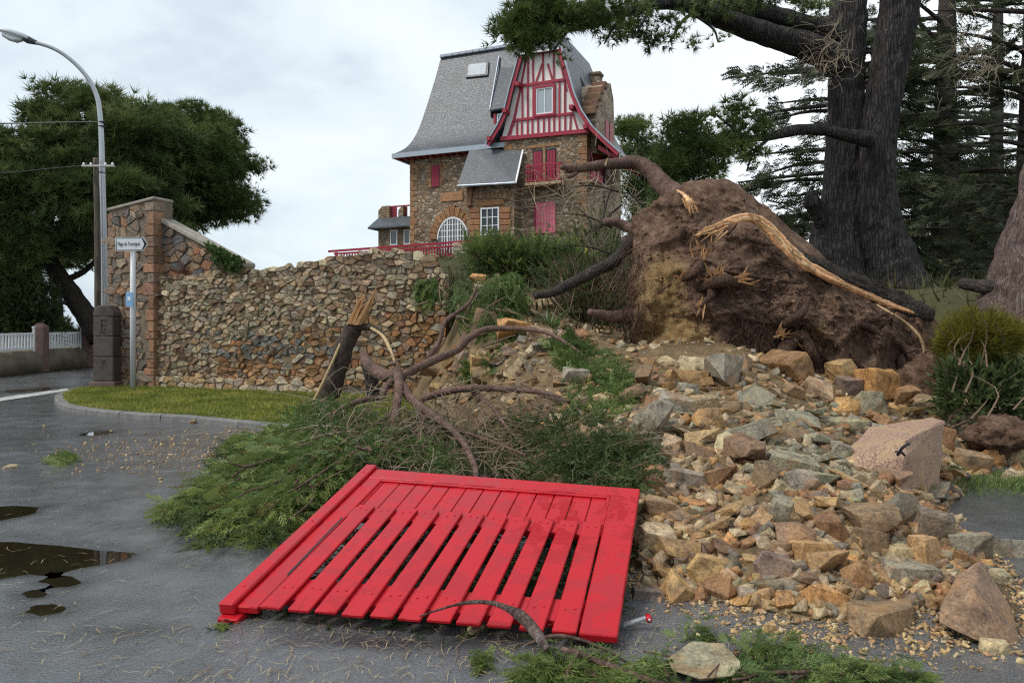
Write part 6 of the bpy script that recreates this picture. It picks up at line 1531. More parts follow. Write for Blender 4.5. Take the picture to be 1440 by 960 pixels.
# stones strewn on the road, a few that stand alone
for i, (px, py, r, cn, lab) in enumerate([(1, 0, 0, '', '')][:0] + [(16, 660, 12, 'pale buff', 'flat pale stone on the road at the left edge'), (183, 640, 4, 'tan', 'pebble near the green sprig on the road'), (121, 651, 4, 'brown', 'small brown stone beside the green sprig on the road'), (187, 668, 4.5, 'brown', 'small brown stone alone on the road in front of the verge'), (301, 645, 6, 'rust brown', 'rusty stone at the tip of the fallen foliage'), (272, 597, 7, 'ochre', 'ochre stone against the kerb'), (46, 628, 4, 'tan', 'tan pebble on the open road far left'), (240, 642, 4, 'tan', 'tan pebble on the road below the kerb'),
      (668, 893, 14, 'tan', 'tan stone under the front edge of the gate'), (677, 945, 6, 'ochre', 'yellow pebble in the foreground by the green sprigs'), (634, 936, 5, 'rust brown', 'reddish pebble on the foreground asphalt')]):
    b = G(px, py, .0); w = r / F * b.y; put(random.choice(PROTO['slab' if i == 0 else 'chunk']), b + Vector((0, 0, w * .35)), (w, w * .8, w * .8), (0, 0, random.uniform(0, 6)), jitc(RC[cn]), lab, grp='loose stones on the road')
# smaller stones, too many to pick apart
def stuff_stones(n, samp, smin, smax, name, label, thick=(.45, .9)):
    mb = MB(); cols = []; V = []; T = []; off = 0; tp = []
    for sd in range(10):
        me = rock_mesh(200 + sd, (1, .85, .7), 9, 0, .03); tp.append((np.array([v.co[:] for v in me.vertices]), np.array([p.vertices[:] for p in me.polygons]))); bpy.data.meshes.remove(me)
    for _ in range(n):
        s_ = samp()
        if s_ is None: continue
        p, col = s_; r = smin + (smax - smin) * random.random() ** 2.2; tv, tf = random.choice(tp)
        M3 = np.array(Euler((random.gauss(0, .5), random.gauss(0, .5), random.uniform(0, 6.28))).to_matrix()); sc = np.array((1, random.uniform(.6, 1), random.uniform(*thick))) * r
        V.append((tv * sc) @ M3.T + np.array(p) + np.array((0, 0, r * .25))); T.append(tf + off); off += len(tv); cols.append(np.tile(col, (len(tv), 1)))
    o = link(name, np_mesh(name, np.vstack(V), np.vstack(T), M_ROCKS, colors=np.vstack(cols))); return tag(o, label, 'rubble', kind='stuff')
def s_heap():
    for _ in range(30):
        rg = random.choices(REG, [64, 24, 12])[0]; px = random.uniform(595, 1440); py = random.uniform(360, 885)
        if inside(rg, px, py):
            b = hit(px, py)
            if b and b.y < 15.2: return b, jitc(RC[stone_col(px, py)], .22)
stuff_stones(4200, s_heap, .018, .085, 'small_rubble', 'small broken stones filling the rubble heap and the breach slope')
def s_wide():
    x = random.uniform(-2.6, 6.5); y = random.uniform(4, 13.5); h = heap(x, y)
    if h > 0 and (x > -1 or y < wall_y(x) - .1): return Vector((x, y, h)), jitc(RC[random.choice(['ochre', 'tan', 'brown', 'rust brown', 'pale buff', 'grey'])], .25)
stuff_stones(2600, s_wide, .02, .10, 'rubble_spill', 'loose broken stones of the heap beneath the boughs and along its flanks')
def s_grit():
    u = random.random()
    if u < .62:
        x = random.uniform(.55, 3.3); y = np.interp(x, HX_, HTOE) + random.gauss(-.12, .28)
        if y < 3.35: return None
    elif u < .85:
        q = G(random.gauss(390, 45), random.gauss(622, 14), 0); x, y = q.x, q.y
    else:
        q = G(random.gauss(230, 90), random.gauss(640, 16), 0); x, y = q.x, q.y
    return Vector((x, y, max(.026, hz(x, y)))), jitc(random.choice([(.44, .31, .15), (.40, .27, .13), (.36, .22, .11), (.48, .37, .22)]), .2)
stuff_stones(5200, s_grit, .004, .022, 'grit', 'sandy grit scattered over the wet asphalt at the foot of the heap')
# ------------------------------------------------------------------ trees
SPRAY_S = tpl_spray(6, .04, .2)
def limb_px(par, pts, name='limb', mat=None, rough=.1, sides=10, n=None):
    """pts: (px, py, depth, radius in photo pixels)"""
    mb = MB(); mb.tube([P(a, b, c) for a, b, c, r in pts], [r / F * c for a, b, c, r in pts], sides, rough, n=n, nz=4); return mb.build(name, mat or M_BARK, par, True)
def crown_pts(lobes, d, ncl, per, cr, flat=.55, shell=.62):
    """tuft positions and directions: clumps spread through lobes (px, py, rx, ry [, depth shift])"""
    pos, dr, ti = [], [], []; ar = np.array([l[2] * l[3] for l in lobes], float); ar /= ar.sum()
    for i in range(ncl):
        l = lobes[rng.choice(len(lobes), p=ar)]; dd = d + (l[4] if len(l) > 4 else 0); k = dd / F; c = np.array(P(l[0], l[1], dd)); R3 = np.array((l[2] * k, (l[2] + l[3]) * .5 * k, l[3] * k))
        u = rng.normal(size=3); u /= np.linalg.norm(u); r = shell + (1 - shell) * rng.random() ** .6 if rng.random() < .8 else rng.random()
        cc = c + u * R3 * r; t0 = np.clip(rng.normal(.45, .3), 0, 1); s_ = cr * rng.uniform(.6, 1.35); m_ = int(per * rng.uniform(.6, 1.4))
        q = rng.normal(size=(m_, 3)); q /= np.linalg.norm(q, axis=1)[:, None]; q *= (rng.random((m_, 1)) ** .45)
        pos.append(cc + q * s_ * np.array((1, 1, flat))); dr.append(q * .9 + u * .55 + np.array((0, 0, .55)) + rng.normal(0, .2, (m_, 3))); ti.append(np.clip(t0 + rng.normal(0, .14, m_), 0, 1))
    return np.vstack(pos), np.vstack(dr), np.concatenate(ti)
def crown(par, lobes, d, ncl, per, cr, ln, mat, tpl=PINE, name='crown', flat=.55, shell=.62):
    p, q, ti = crown_pts(lobes, d, ncl, per, cr, flat, shell); V, T, I = scatter(*tpl, p, frames(q), rng.uniform(.7, 1.15, len(p)) * ln, ti)
    return link(name, np_mesh(name, V, T, mat, I), par)
def tree_thing(name, px, d, label, group=None, cat='tree', z=0): q = P(px, 455, d); return empty(name, (q.x, d, z), label, cat, group)
PA = tree_thing('pine_tree', 118, 27, 'dark ragged pine with a leaning trunk behind the picket fence and lamp post', 'pines behind the picket fence')
crown(PA, [(110, 160, 48, 40), (60, 195, 42, 36), (45, 255, 58, 42), (130, 225, 78, 52), (200, 200, 55, 46), (95, 315, 80, 42), (190, 285, 66, 52), (165, 165, 40, 34), (150, 330, 55, 36), (85, 235, 60, 50, -1.2), (150, 280, 60, 45, -1.2)], 27, 270, 50, .85, .42, M_PINE, flat=.36, shell=.72)
limb_px(PA, [(140, 478, 27, 14), (122, 445, 27, 14), (104, 418, 27, 13), (84, 390, 27, 12), (70, 365, 27, 10.5), (62, 330, 27, 10), (75, 280, 27, 8), (95, 220, 27, 6), (110, 160, 27, 3)], 'trunk', M_BARKD, .12, 14, 50)
for pts in ([(72, 366, 27, 6), (45, 374, 27, 5), (20, 388, 27, 4), (-10, 405, 27, 3)], [(62, 335, 27, 6), (50, 310, 26.8, 5), (56, 290, 26.6, 4), (40, 250, 26.5, 3)], [(66, 340, 27, 6), (100, 310, 27.3, 5), (140, 290, 27.6, 4), (180, 260, 27.8, 2)], [(90, 395, 27, 5), (120, 380, 27.5, 4), (150, 350, 28, 3)], [(118, 440, 27.2, 4), (90, 425, 27.6, 3), (60, 420, 28, 2)]): limb_px(PA, pts, 'branch', M_BARKD, .1, 7)
PB = tree_thing('pine_tree', 245, 31, 'round domed bright green pine showing above the tall end wall', 'pines behind the picket fence')
crown(PB, [(265, 185, 55, 38), (305, 215, 45, 46), (235, 220, 66, 55), (328, 240, 34, 34), (290, 268, 56, 38), (225, 280, 58, 44), (338, 283, 22, 13), (300, 300, 42, 14), (330, 292, 30, 10), (255, 305, 36, 24), (210, 170, 40, 25), (200, 330, 50, 40), (262, 215, 55, 45, -1.8)], 31, 400, 46, .68, .34, M_PINE2, flat=.4, shell=.8)
limb_px(PB, [(232, 480, 31, 16), (236, 420, 31, 14), (240, 350, 31, 12), (250, 280, 31, 9), (262, 210, 31, 4)], 'trunk', M_BARKD, .1, 12)
for pts in ([(242, 340, 31, 6), (275, 300, 30.6, 5), (310, 285, 30.4, 3), (335, 280, 30.4, 1.5)], [(240, 340, 31, 6), (205, 300, 30.6, 4), (190, 260, 30.4, 2)], [(245, 330, 31, 4), (290, 310, 31, 3), (345, 302, 31, 1)]): limb_px(PB, pts, 'branch', M_BARKD, .1, 7)
PC = tree_thing('pine_tree', -20, 25, 'shaggy pine cut off by the left edge of the view', 'pines behind the picket fence')
crown(PC, [(5, 215, 28, 24), (0, 275, 40, 42), (-20, 330, 55, 50), (20, 340, 30, 30), (-50, 260, 50, 60), (5, 380, 30, 26)], 25, 210, 34, .7, .42, M_PINE)
limb_px(PC, [(-30, 490, 25, 14), (-28, 400, 25, 12), (-20, 300, 25, 8), (0, 220, 25, 4)], 'trunk', M_BARKD, .1, 12)
PD = tree_thing('pine_tree', 95, 34, 'farther thin trunked pine seen under the leaning one', 'pines behind the picket fence')
limb_px(PD, [(82, 470, 34, 8), (80, 420, 34, 7), (75, 370, 34, 6), (100, 320, 34, 4)], 'trunk', M_BARKD, .1, 10)
crown(PD, [(50, 370, 55, 20), (25, 395, 30, 16), (95, 345, 70, 26)], 34, 80, 26, .7, .4, M_PINE)
hd = tree_thing('hedge', 25, 25.5, 'dense dark green hedge behind the white picket fence', None, 'hedge')
crown(hd, [(0, 430, 50, 38), (40, 428, 34, 34), (56, 446, 16, 16), (-50, 430, 40, 40), (20, 455, 50, 22)], 25.5, 260, 60, .4, .2, M_CYPD, SPRAY_S, 'leaves', .9, .7)
hd2 = tree_thing('bush', 85, 29.5, 'small rounded dark bush between the picket fence pillars', None, 'bush')
crown(hd2, [(80, 462, 14, 10), (98, 470, 16, 5)], 29.5, 40, 50, .3, .18, M_CYPD, SPRAY_S, 'leaves', .9, .5)
# pines behind the house
for px, d, lobes, lab, n in ((895, 60, [(893, 200, 36, 34), (880, 175, 22, 20), (910, 240, 30, 35), (885, 260, 30, 40), (925, 280, 25, 30)], 'round topped pine right behind the villa', 150), (960, 56, [(955, 280, 40, 30), (1000, 300, 40, 30), (930, 310, 40, 30)], 'low pine crown beyond the villa, left above the root plate', 110)):
    tt = tree_thing('pine_tree', px, d, lab, 'pines beyond the villa', z=5); crown(tt, lobes, d, n, 30, .95, .5, M_PINE2 if px < 900 else M_PINE, flat=.6); limb_px(tt, [(px, 400, d, 5), (px - 3, 300, d, 4), (px, 220, d, 3)], 'trunk', M_BARKD, 0, 8)
# --- the great twin stemmed pine on the right
BP = tree_thing('pine_tree', 1225, 16, 'massive twin stemmed black barked pine behind the root plate', z=2.3)
def stem(pts, name):
    mb = MB(); mb.tube([P(a, b, c) for a, b, c, r in pts], [r / F * c for a, b, c, r in pts], 56, .075, n=190, nz=4.5)
    V = []
    for q in mb.v:
        v = Vector(q); n = 1 - abs(noise.noise(Vector((v.x * 7, v.y * 7, v.z * 1.6)))) * 2.4; n2 = noise.noise(Vector((v.x * 16, v.y * 16, v.z * 5))); V.append((v.x + .02 * n2, v.y - .045 * n, v.z))
    mb.v = V; return mb.build(name, M_BARK, BP, True)
stem([(1185, 440, 15.9, 66), (1180, 390, 15.9, 46), (1178, 340, 15.95, 37), (1184, 290, 16, 30), (1187, 230, 16, 26), (1189, 160, 16, 24), (1190, 80, 16, 24), (1193, 0, 16, 24), (1198, -90, 16, 21)], 'stem')
stem([(1262, 450, 15.6, 80), (1252, 400, 15.6, 50), (1240, 350, 15.6, 38), (1231, 300, 15.6, 31), (1231, 250, 15.6, 26), (1234, 190, 15.6, 24), (1245, 120, 15.6, 24), (1256, 60, 15.6, 25), (1265, 0, 15.6, 26), (1274, -90, 15.6, 26)], 'stem')
limb_px(BP, [(1172, 330, 15.9, 16), (1152, 300, 15.7, 13), (1142, 282, 15.6, 11), (1142, 270, 15.6, 7)], 'limb_stub', M_BARK, .15, 12)
UL = [(1190, 95, 15.9, 22), (1150, 72, 15.7, 20), (1110, 58, 15.4, 17), (1070, 46, 15.1, 16), (1020, 28, 14.8, 14), (985, 12, 14.5, 12), (950, 4, 14.2, 10), (915, 6, 13.9, 8), (880, 16, 13.7, 6.5), (850, 30, 13.5, 5), (810, 40, 13.3, 4), (760, 46, 13.1, 2.5), (722, 40, 13, 1.5)]
limb_px(BP, UL, 'limb', M_BARK, .14, 14, 90)
UL2 = [(1180, 50, 15.9, 16), (1130, 34, 15.6, 13), (1080, 18, 15.3, 11), (1030, 6, 15, 10), (980, 0, 14.7, 8), (930, -10, 14.3, 6), (880, -18, 14, 4)]
limb_px(BP, UL2, 'limb', M_BARK, .14, 12, 60)
ML = [(1222, 196, 15.2, 12), (1190, 190, 15, 9), (1150, 182, 14.8, 8), (1115, 184, 14.5, 8), (1085, 191, 14.3, 6.5), (1050, 196, 14, 4.5), (1010, 198, 13.8, 3), (970, 205, 13.6, 2)]
limb_px(BP, ML, 'limb', M_BARK, .14, 12, 50)
for pts in ([(850, 30, 13.5, 3), (820, 18, 13.3, 2.5), (780, 10, 13.1, 2)], [(985, 12, 14.5, 4), (960, 30, 14.3, 2.5), (945, 55, 14.2, 1.5)], [(915, 6, 13.9, 3), (905, 30, 13.7, 2), (890, 55, 13.6, 1)], [(880, 16, 13.7, 3), (862, 40, 13.5, 2), (850, 62, 13.4, 1)], [(800, 42, 13.2, 2), (785, 62, 13.1, 1.4), (777, 72, 13.1, 1)], [(775, 40, 13.1, 1.2), (774, 62, 13, .8), (772, 82, 13, .6)], [(1050, 196, 14, 3), (1030, 180, 13.8, 2), (1005, 160, 13.6, 1.2)], [(1085, 191, 14.3, 3), (1060, 215, 14, 2), (1050, 240, 13.9, 1)], [(1000, 200, 13.7, 2), (985, 225, 13.6, 1.5), (975, 250, 13.6, 1)], [(950, 4, 14.2, 3), (1000, 38, 14.2, 1.8), (1010, 60, 14.2, 1)]): limb_px(BP, pts, 'branch', M_BARK, .1, 6)
crown(BP, [(735, 30, 34, 22), (725, 55, 26, 18), (770, 22, 42, 22), (760, 58, 30, 14), (815, 20, 45, 18), (860, 10, 45, 14), (750, 5, 40, 12)], 13.1, 105, 24, .25, .21, M_PINE2, name='needles', flat=.7, shell=.2)
crown(BP, [(900, 20, 40, 10), (940, 30, 30, 10), (890, 45, 20, 12), (960, 45, 14, 8), (920, 55, 30, 10), (1000, 5, 70, 10), (1080, -4, 70, 12), (1140, 8, 30, 8), (970, 60, 10, 6), (858, 52, 14, 12), (776, 82, 16, 7), (1010, 58, 8, 5)], 14, 105, 12, .2, .17, M_PINE, name='needles', flat=.7, shell=.1)
crown(BP, [(960, 185, 30, 18), (990, 205, 45, 20), (950, 225, 32, 24), (1035, 205, 40, 16), (1000, 165, 30, 9), (1055, 180, 24, 8), (990, 240, 36, 14), (945, 260, 16, 16), (1040, 155, 30, 6)], 13.8, 120, 18, .28, .2, M_PINE2, name='needles', flat=.6, shell=.2)
# --- layered conifers behind it
def conifer(px, d, y0, y1, reach, n, lab, seed, tr=14, dens=1.0, mat=M_DARKFOL, side=(-1, 1), droop=.12, zb=2.4):
    random.seed(seed); c = tree_thing('conifer_tree', px, d, lab, 'layered conifers behind the twin pine', z=zb)
    limb_px(c, [(px - 2, 445, d, tr * 1.15), (px, 330, d, tr), (px + 2, 150, d, tr * .8), (px + 4, -60, d, tr * .5), (px + 4, y0 - 140, d, 2)], 'trunk', M_BARKD, .1, 14, 40)
    pos, dr, ti = [], [], []
    for i in range(n):
        u = (i + random.random()) / n; py = y0 + (y1 - y0) * u; sg_ = random.choice(side); th = random.uniform(-.75, .75); L_ = reach * random.uniform(.55, 1.1) / F * d
        a = P(px, py, d); b = a + Vector((sg_ * math.cos(th) * L_, math.sin(th) * L_ * .9, L_ * random.uniform(-.16, .10))); m_ = a.lerp(b, .5) + Vector((0, 0, L_ * random.uniform(.0, .08)))
        mb = MB(); mb.tube([a, m_, b], [.075, .05, .012], 5, .1, n=8, cap=False); mb.build('branch', M_BARKD, c, True)
        cv = catmull([a, m_, b], 30); k = int(L_ * 15 * dens)
        for _ in range(k):
            f = random.random() ** .75; q = cv[min(29, int((.12 + .88 * f) * 29))]; dv = (b - a).normalized(); sd2 = Vector((-dv.y, dv.x, 0)); s2 = random.choice((-1, 1)) * random.random() * (.25 + .7 * (1 - abs(f - .55)))
            if noise.noise(Vector(q) * .9 + Vector((seed, 0, 0))) < -.10: continue
            pos.append(q + np.array(sd2 * s2) + np.array((0, 0, random.gauss(0, .08) - abs(s2) * droop))); w = dv * .8 + sd2 * s2 * 1.1 + Vector((random.gauss(0, .2), random.gauss(0, .2), random.gauss(-.12, .2))); dr.append(w[:]); ti.append(random.gauss(.45, .2))
    V, T, I = scatter(*SPRAY_S, np.array(pos), frames(np.array(dr)), rng.uniform(.28, .6, len(pos)), np.clip(ti, 0, 1)); link('foliage', np_mesh('foliage', V, T, mat, I), c); return c
conifer(1190, 21, 45, 400, 165, 46, 'layered conifer whose flat boughs show on both sides of the twin pine', 5, 10, 1.7)
conifer(1328, 24, -30, 405, 190, 64, 'dark layered conifer with a straight trunk right of the twin pine', 9, 18, 1.0)
conifer(1452, 19, -40, 400, 170, 50, 'dense dark conifer filling the right edge of the view', 13, 22, 1.15)
conifer(1400, 32, 120, 400, 170, 36, 'farther conifer closing the gap at the right under the straight one', 17, 10, 1.3)
random.seed(21)
# grey dead twigs tangled on the stems
def tangle(px, py, d, rx, ry, n, lab, mat=M_TWIGL, r=.008, ln=.5):
    mb = MB()
    for i in range(n):
        a = P(px + random.gauss(0, rx), py + random.gauss(0, ry), d + random.gauss(0, .25)); v = Vector((random.gauss(-.3, .7), random.gauss(0, .3), random.gauss(-.1, .6))).normalized() * ln * random.uniform(.4, 1.2)
        mb.tube([a, a + v * .5 + Vector((random.gauss(0, .05), 0, random.gauss(0, .06))), a + v], [r, r * .7, r * .3], 3, n=5, cap=False)
    return mb
for args, lab in (((1160, 75, 15.3, 22, 26, 150), 'grey tangle of dead twigs on the left stem of the twin pine'), ((1372, 75, 16.5, 26, 32, 170), 'grey tangle of dead twigs hanging high at the right')):
    o = tangle(*args, lab).build('dead_twigs', M_TWIGL, None); tag(o, lab, 'twigs', kind='stuff'); centre(o)
# --- stripped trunk at the right edge, log beside it
RT = tree_thing('tree_trunk', 1452, 10.2, 'thick grey red trunk with peeling bark at the right edge', None, 'tree', z=1.6)
mb = MB(); pts = [(1560, -260, 10.2, 30), (1535, -60, 10.2, 36), (1505, 160, 10.2, 42), (1486, 260, 10.2, 44), (1468, 340, 10.2, 52), (1456, 400, 10.2, 62), (1450, 460, 10.2, 78)]
mb.tube([P(a, b, c) for a, b, c, r in pts], [r / F * c for a, b, c, r in pts], 48, .1, n=130, nz=3)
mb.v = [tuple(Vector(q) + Vector((0, -.035 * abs(noise.noise(Vector((q[0] * 9, q[1] * 9, q[2] * 1.1)))) * 2, 0))) for q in mb.v]; mb.build('trunk', M_BARKS, RT, True)
mb = MB(); mb.tube([P(1352, 398, 10.5), P(1390, 404, 10.2), P(1450, 405, 9.9)], [.07, .1, .13], 12, .2, n=20); centre(tag(mb.build('log', M_BARKD, None, True), 'dark log lying behind the golden shrub', 'log'))
# ------------------------------------------------------------------ shrubs and plants
def bush(name, label, lobes, d, ncl, per, cr, ln, mat, tpl, cat='shrub', flat=.9, shell=.6, z=0, part='leaves', twigs=0, tmat=None):
    o = tree_thing(name, lobes[0][0], d, label, None, cat, z); crown(o, lobes, d, ncl, per, cr, ln, mat, tpl, part, flat, shell)
    if twigs:
        mb = MB()
        for i in range(twigs):
            l = random.choice(lobes); b = P(l[0] + random.gauss(0, l[2] * .35), l[1] + l[3], d + random.gauss(0, .3)); e = P(l[0] + random.gauss(0, l[2] * .8), l[1] - l[3] * random.uniform(-.2, 1.25), d + random.gauss(0, .4))
            mb.tube([b, b.lerp(e, .5) + Vector((random.gauss(0, .12), 0, .05)), e], [.012, .008, .003], 4, n=6, cap=False)
        tag(mb.build('stems', tmat or M_TWIG, o), kind='stuff')
    return o
bush('golden_shrub', 'rounded golden green shrub beside the root plate on the right', [(1376, 476, 50, 40), (1352, 486, 30, 28), (1400, 474, 30, 30)], 9.3, 640, 34, .085, .085, M_GOLD, (BLADE[0] * np.array((1.1, 1, 1)), BLADE[1]), z=1, twigs=40)
bush('dark_bush', 'dark leafy bush below the golden shrub at the right', [(1372, 555, 46, 34), (1420, 540, 34, 36), (1345, 585, 24, 16), (1440, 580, 30, 30), (1350, 530, 24, 22)], 9.0, 170, 14, .16, .13, M_CYPD, (LEAF[0] * np.array((.8, 1, 1)), LEAF[1]), z=.8, twigs=40, tmat=M_TWIG)
def strap_plant(px, py, d, n, ln, label, mat=M_STRAP, w=.035):
    b = P(px, py, d); o = empty('strap_leaved_plant', b, label, 'plant'); me = []
    for k in range(5): me.append(np_mesh('leaf', tpl_blade(1, w, .2 + .12 * k)[0], tpl_blade(1, w, .2 + .12 * k)[1], mat, np.full(5, .2 + .17 * k)))
    for i in range(n):
        l = bpy.data.objects.new('leaf', random.choice(me)); COL.objects.link(l); l.parent = o; s_ = ln * random.uniform(.6, 1.1); l.scale = (s_, s_, s_); l.location = (random.gauss(0, .05), random.gauss(0, .05), 0)
        l.rotation_euler = (random.uniform(-.3, .1), random.gauss(0, .25), random.uniform(0, 6.28)); l.rotation_euler.x = -random.uniform(.1, .75)
    return o
strap_plant(772, 470, 12.3, 46, .62, 'clump of pale strap leaves on the breach slope left of the root plate')
strap_plant(1392, 560, 8.8, 26, .26, 'small clump of bright strap leaves under the golden shrub', M_STRAP, .05)
strap_plant(1432, 690, 6.6, 22, .2, 'tuft of bright grass blades on the ground at the right edge', M_CYP, .03)
bush('flowering_shrub', 'twiggy grey green shrub with yellow flowers below the villa', [(760, 358, 50, 22), (810, 350, 50, 30), (850, 330, 36, 40), (720, 370, 40, 20), (860, 380, 36, 36)], 21, 80, 16, .5, .2, M_CYPD, SPRAY_S, z=2.6, twigs=420, tmat=M_TWIGL, shell=.2)
fs = bpy.data.objects['flowering_shrub']; p = []
for i in range(110):
    cx_, cy_ = random.choice([(735, 358), (755, 355), (772, 352), (790, 356), (826, 358), (745, 366), (800, 348)]); p.append(P(cx_ + random.gauss(0, 6), cy_ + random.gauss(0, 4), 20.3 + random.gauss(0, .25)))
V, T, I = scatter(*tpl_leaf(1, .5), np.array(p), frames(rng.normal(size=(len(p), 3))), rng.uniform(.09, .15, len(p))); tag(link('flowers', np_mesh('flowers', V, T, M_YEL, I), fs), kind='stuff')
bare = tangle(838, 300, 22, 34, 30, 240, '', M_TWIGL, .012, 1.3).build('bare_shrub', M_TWIGL, None); tag(bare, 'tall bare grey twigged shrub against the corner of the villa', 'shrub'); centre(bare)
bush('dark_thicket', 'dark green thicket in the hollow left of the root plate', [(835, 430, 50, 60), (800, 400, 40, 40), (860, 490, 36, 50), (790, 450, 30, 30), (850, 380, 40, 30)], 13.9, 110, 18, .3, .26, M_CYPD, STRAND, z=1.6, twigs=340, shell=.2)
bush('cypress_bush', 'soft green cypress boughs standing at the top of the breach', [(705, 368, 36, 20), (678, 356, 18, 10), (745, 362, 34, 16), (715, 392, 26, 18), (765, 380, 30, 20), (800, 370, 24, 18)], 16.4, 170, 20, .36, .34, M_CYP, STRAND, z=2.4, twigs=160, shell=.05)
# low growth on the raised garden, too much to count
p = []
while len(p) < 16000:
    x, y = random.uniform(-4, 16), random.uniform(12, 40)
    z = ground(x, y)
    if z > 1.2 and (x > -1 or y > wall_y(x) + .6): p.append((x, y, z - .02))
p = np.array(p); dirs = np.stack([rng.normal(0, .5, len(p)), rng.normal(0, .5, len(p)), np.ones(len(p))], 1)
V, T, I = scatter(*tpl_blade(1, .07, .4), p, frames(dirs), rng.uniform(.12, .42, len(p))); tag(link('undergrowth', np_mesh('undergrowth', V, T, m_foliage('rough_undergrowth', (.045, .045, .02), (.07, .075, .03), (.13, .115, .055)), I)), 'rough green undergrowth on the raised garden', 'undergrowth', kind='stuff')
p = []
while len(p) < 2600:
    q = G(random.uniform(1335, 1450), random.gauss(680, 9), .02)
    if q.y > 5.6: p.append((q.x, q.y, max(.02, hz(q.x, q.y))))
p = np.array(p); V, T, I = scatter(*tpl_blade(1, .05, .4), p, frames(np.stack([rng.normal(0, .5, len(p)), rng.normal(0, .5, len(p)), np.ones(len(p))], 1)), rng.uniform(.03, .08, len(p))); tag(link('grass', np_mesh('grass', V, T, M_CYP, I)), 'thin grass on the ground right of the granite block', 'grass', kind='stuff')
# far wood and a pale wall glimpsed between the trunks
p, q, ti = crown_pts([(1080 + i * 32, 405 + (i % 3) * 8, 34, 20 + (i % 4) * 6) for i in range(14)] + [(1340 + i * 30, 330, 40, 80) for i in range(5)], 62, 420, 22, 1.2)
V, T, I = scatter(*SPRAY_S, p, frames(q), rng.uniform(.9, 1.6, len(p)), ti); tag(link('far_wood', np_mesh('far_wood', V, T, M_DARKFOL, I)), 'dark wood far behind the trunks on the right', 'wood', kind='stuff')
fh = empty('far_house', P(1158, 430, 50), 'pale far house glimpsed between the root plate and the twin pine', 'house')
a, b = P(1146, 440, 50), P(1176, 352, 50); mb = MB(); mb.box(a.x, b.x, 50, 55, a.z, b.z); mb.build('wall', M_FAR, fh)
mb = MB(); mb.prism([(a.x - .2, 49.8, b.z), (b.x + .2, 49.8, b.z), ((a.x + b.x) / 2, 49.8, b.z + .8)], (0, 5.4, 0)); mb.build('roof', M_SLATE, fh)
# ------------------------------------------------------------------ broken and fallen boughs
def px_tube(par, pts, name='branch', mat=None, rough=.18, sides=8, n=None): return limb_px(par, pts, name, mat or M_BARKR, rough, sides, n)
bt = P(455, 590, 12); BT = empty('broken_trunk', (bt.x, bt.y, .1), 'snapped dark trunk leaning by the wall with an orange splintered top', 'broken tree')
px_tube(BT, [(452, 598, 12, 16), (458, 575, 12, 16), (466, 545, 12, 14.5), (477, 510, 12, 13.5), (490, 475, 12, 12.5), (499, 456, 12, 12)], 'trunk', M_BRK2, .22, 18, 60)
px_tube(BT, [(496, 461, 11.95, 6), (512, 459, 11.9, 5.5), (529, 463, 11.8, 4), (543, 478, 11.6, 3), (551, 498, 11.4, 2.4), (556, 518, 11.2, 1.2)], 'torn_bark_strip', M_BRK2, .2, 8, 40)
px_tube(BT, [(522, 461, 11.8, 2), (538, 472, 11.65, 2.6), (549, 492, 11.4, 2.6), (555, 510, 11.2, 1.6)], 'torn_strip', M_SPLPALE, .2, 6, 20)
px_tube(BT, [(481, 478, 11.9, 2), (463, 518, 11.8, 2.4), (447, 552, 11.75, 2.2), (438, 566, 11.7, 1.2)], 'torn_strip', M_SPLPALE, .3, 5, 24); px_tube(BT, [(440, 568, 11.8, 2.5), (428, 580, 11.7, 3), (413, 596, 11.6, 1.5)], 'torn_strip', M_SPLPALE, .3, 5, 14)
for (x0, x1, yb, xt, yt, dd) in ((488, 493, 455, 512, 400, 11.85), (493, 498, 456, 516, 408, 11.83), (497, 503, 457, 535, 393, 11.8), (502, 507, 457, 530, 404, 11.82), (506, 511, 458, 524, 414, 11.88), (490, 500, 455, 506, 415, 11.87), (502, 511, 457, 530, 408, 12.0), (488, 494, 452, 504, 420, 12.02), (505, 512, 458, 519, 430, 12.02)):
    a, b, c = P(x0, yb, dd), P(x1, yb, dd), P(xt, yt, dd - .05); bk = Vector((0, .05, 0)); m1, m2 = a.lerp(c, .55) + Vector((.012, 0, 0)), b.lerp(c, .5) + Vector((.008, 0, 0)); mb = MB()
    mb.add([a, b, m2, c, m1, a + bk, b + bk, m2 + bk * .7, c + bk * .3, m1 + bk * .7], [(0, 1, 2, 4), (4, 2, 3), (5, 9, 7, 6), (9, 8, 7), (0, 4, 9, 5), (4, 3, 8, 9), (1, 6, 7, 2), (2, 7, 8, 3), (0, 5, 6, 1)]); mb.build('splinter', M_SPLINT, BT)
for i in range(30):
    a = P(random.uniform(488, 511), 456, 11.9); e = P(random.uniform(500, 530), random.uniform(410, 445), 11.9 + random.uniform(-.05, .1)); mb = MB(); mb.tube([a, a.lerp(e, .6), e], [.022, .018, .003], 4, n=4); mb.build('splinter', random.choice((M_SPLINT, M_SPLPALE)), BT)
px_tube(BT, [(455, 570, 11.9, 10), (458, 590, 11.7, 11), (462, 602, 11.6, 6)], 'stump_foot', M_BARKS, .3, 10, 10)
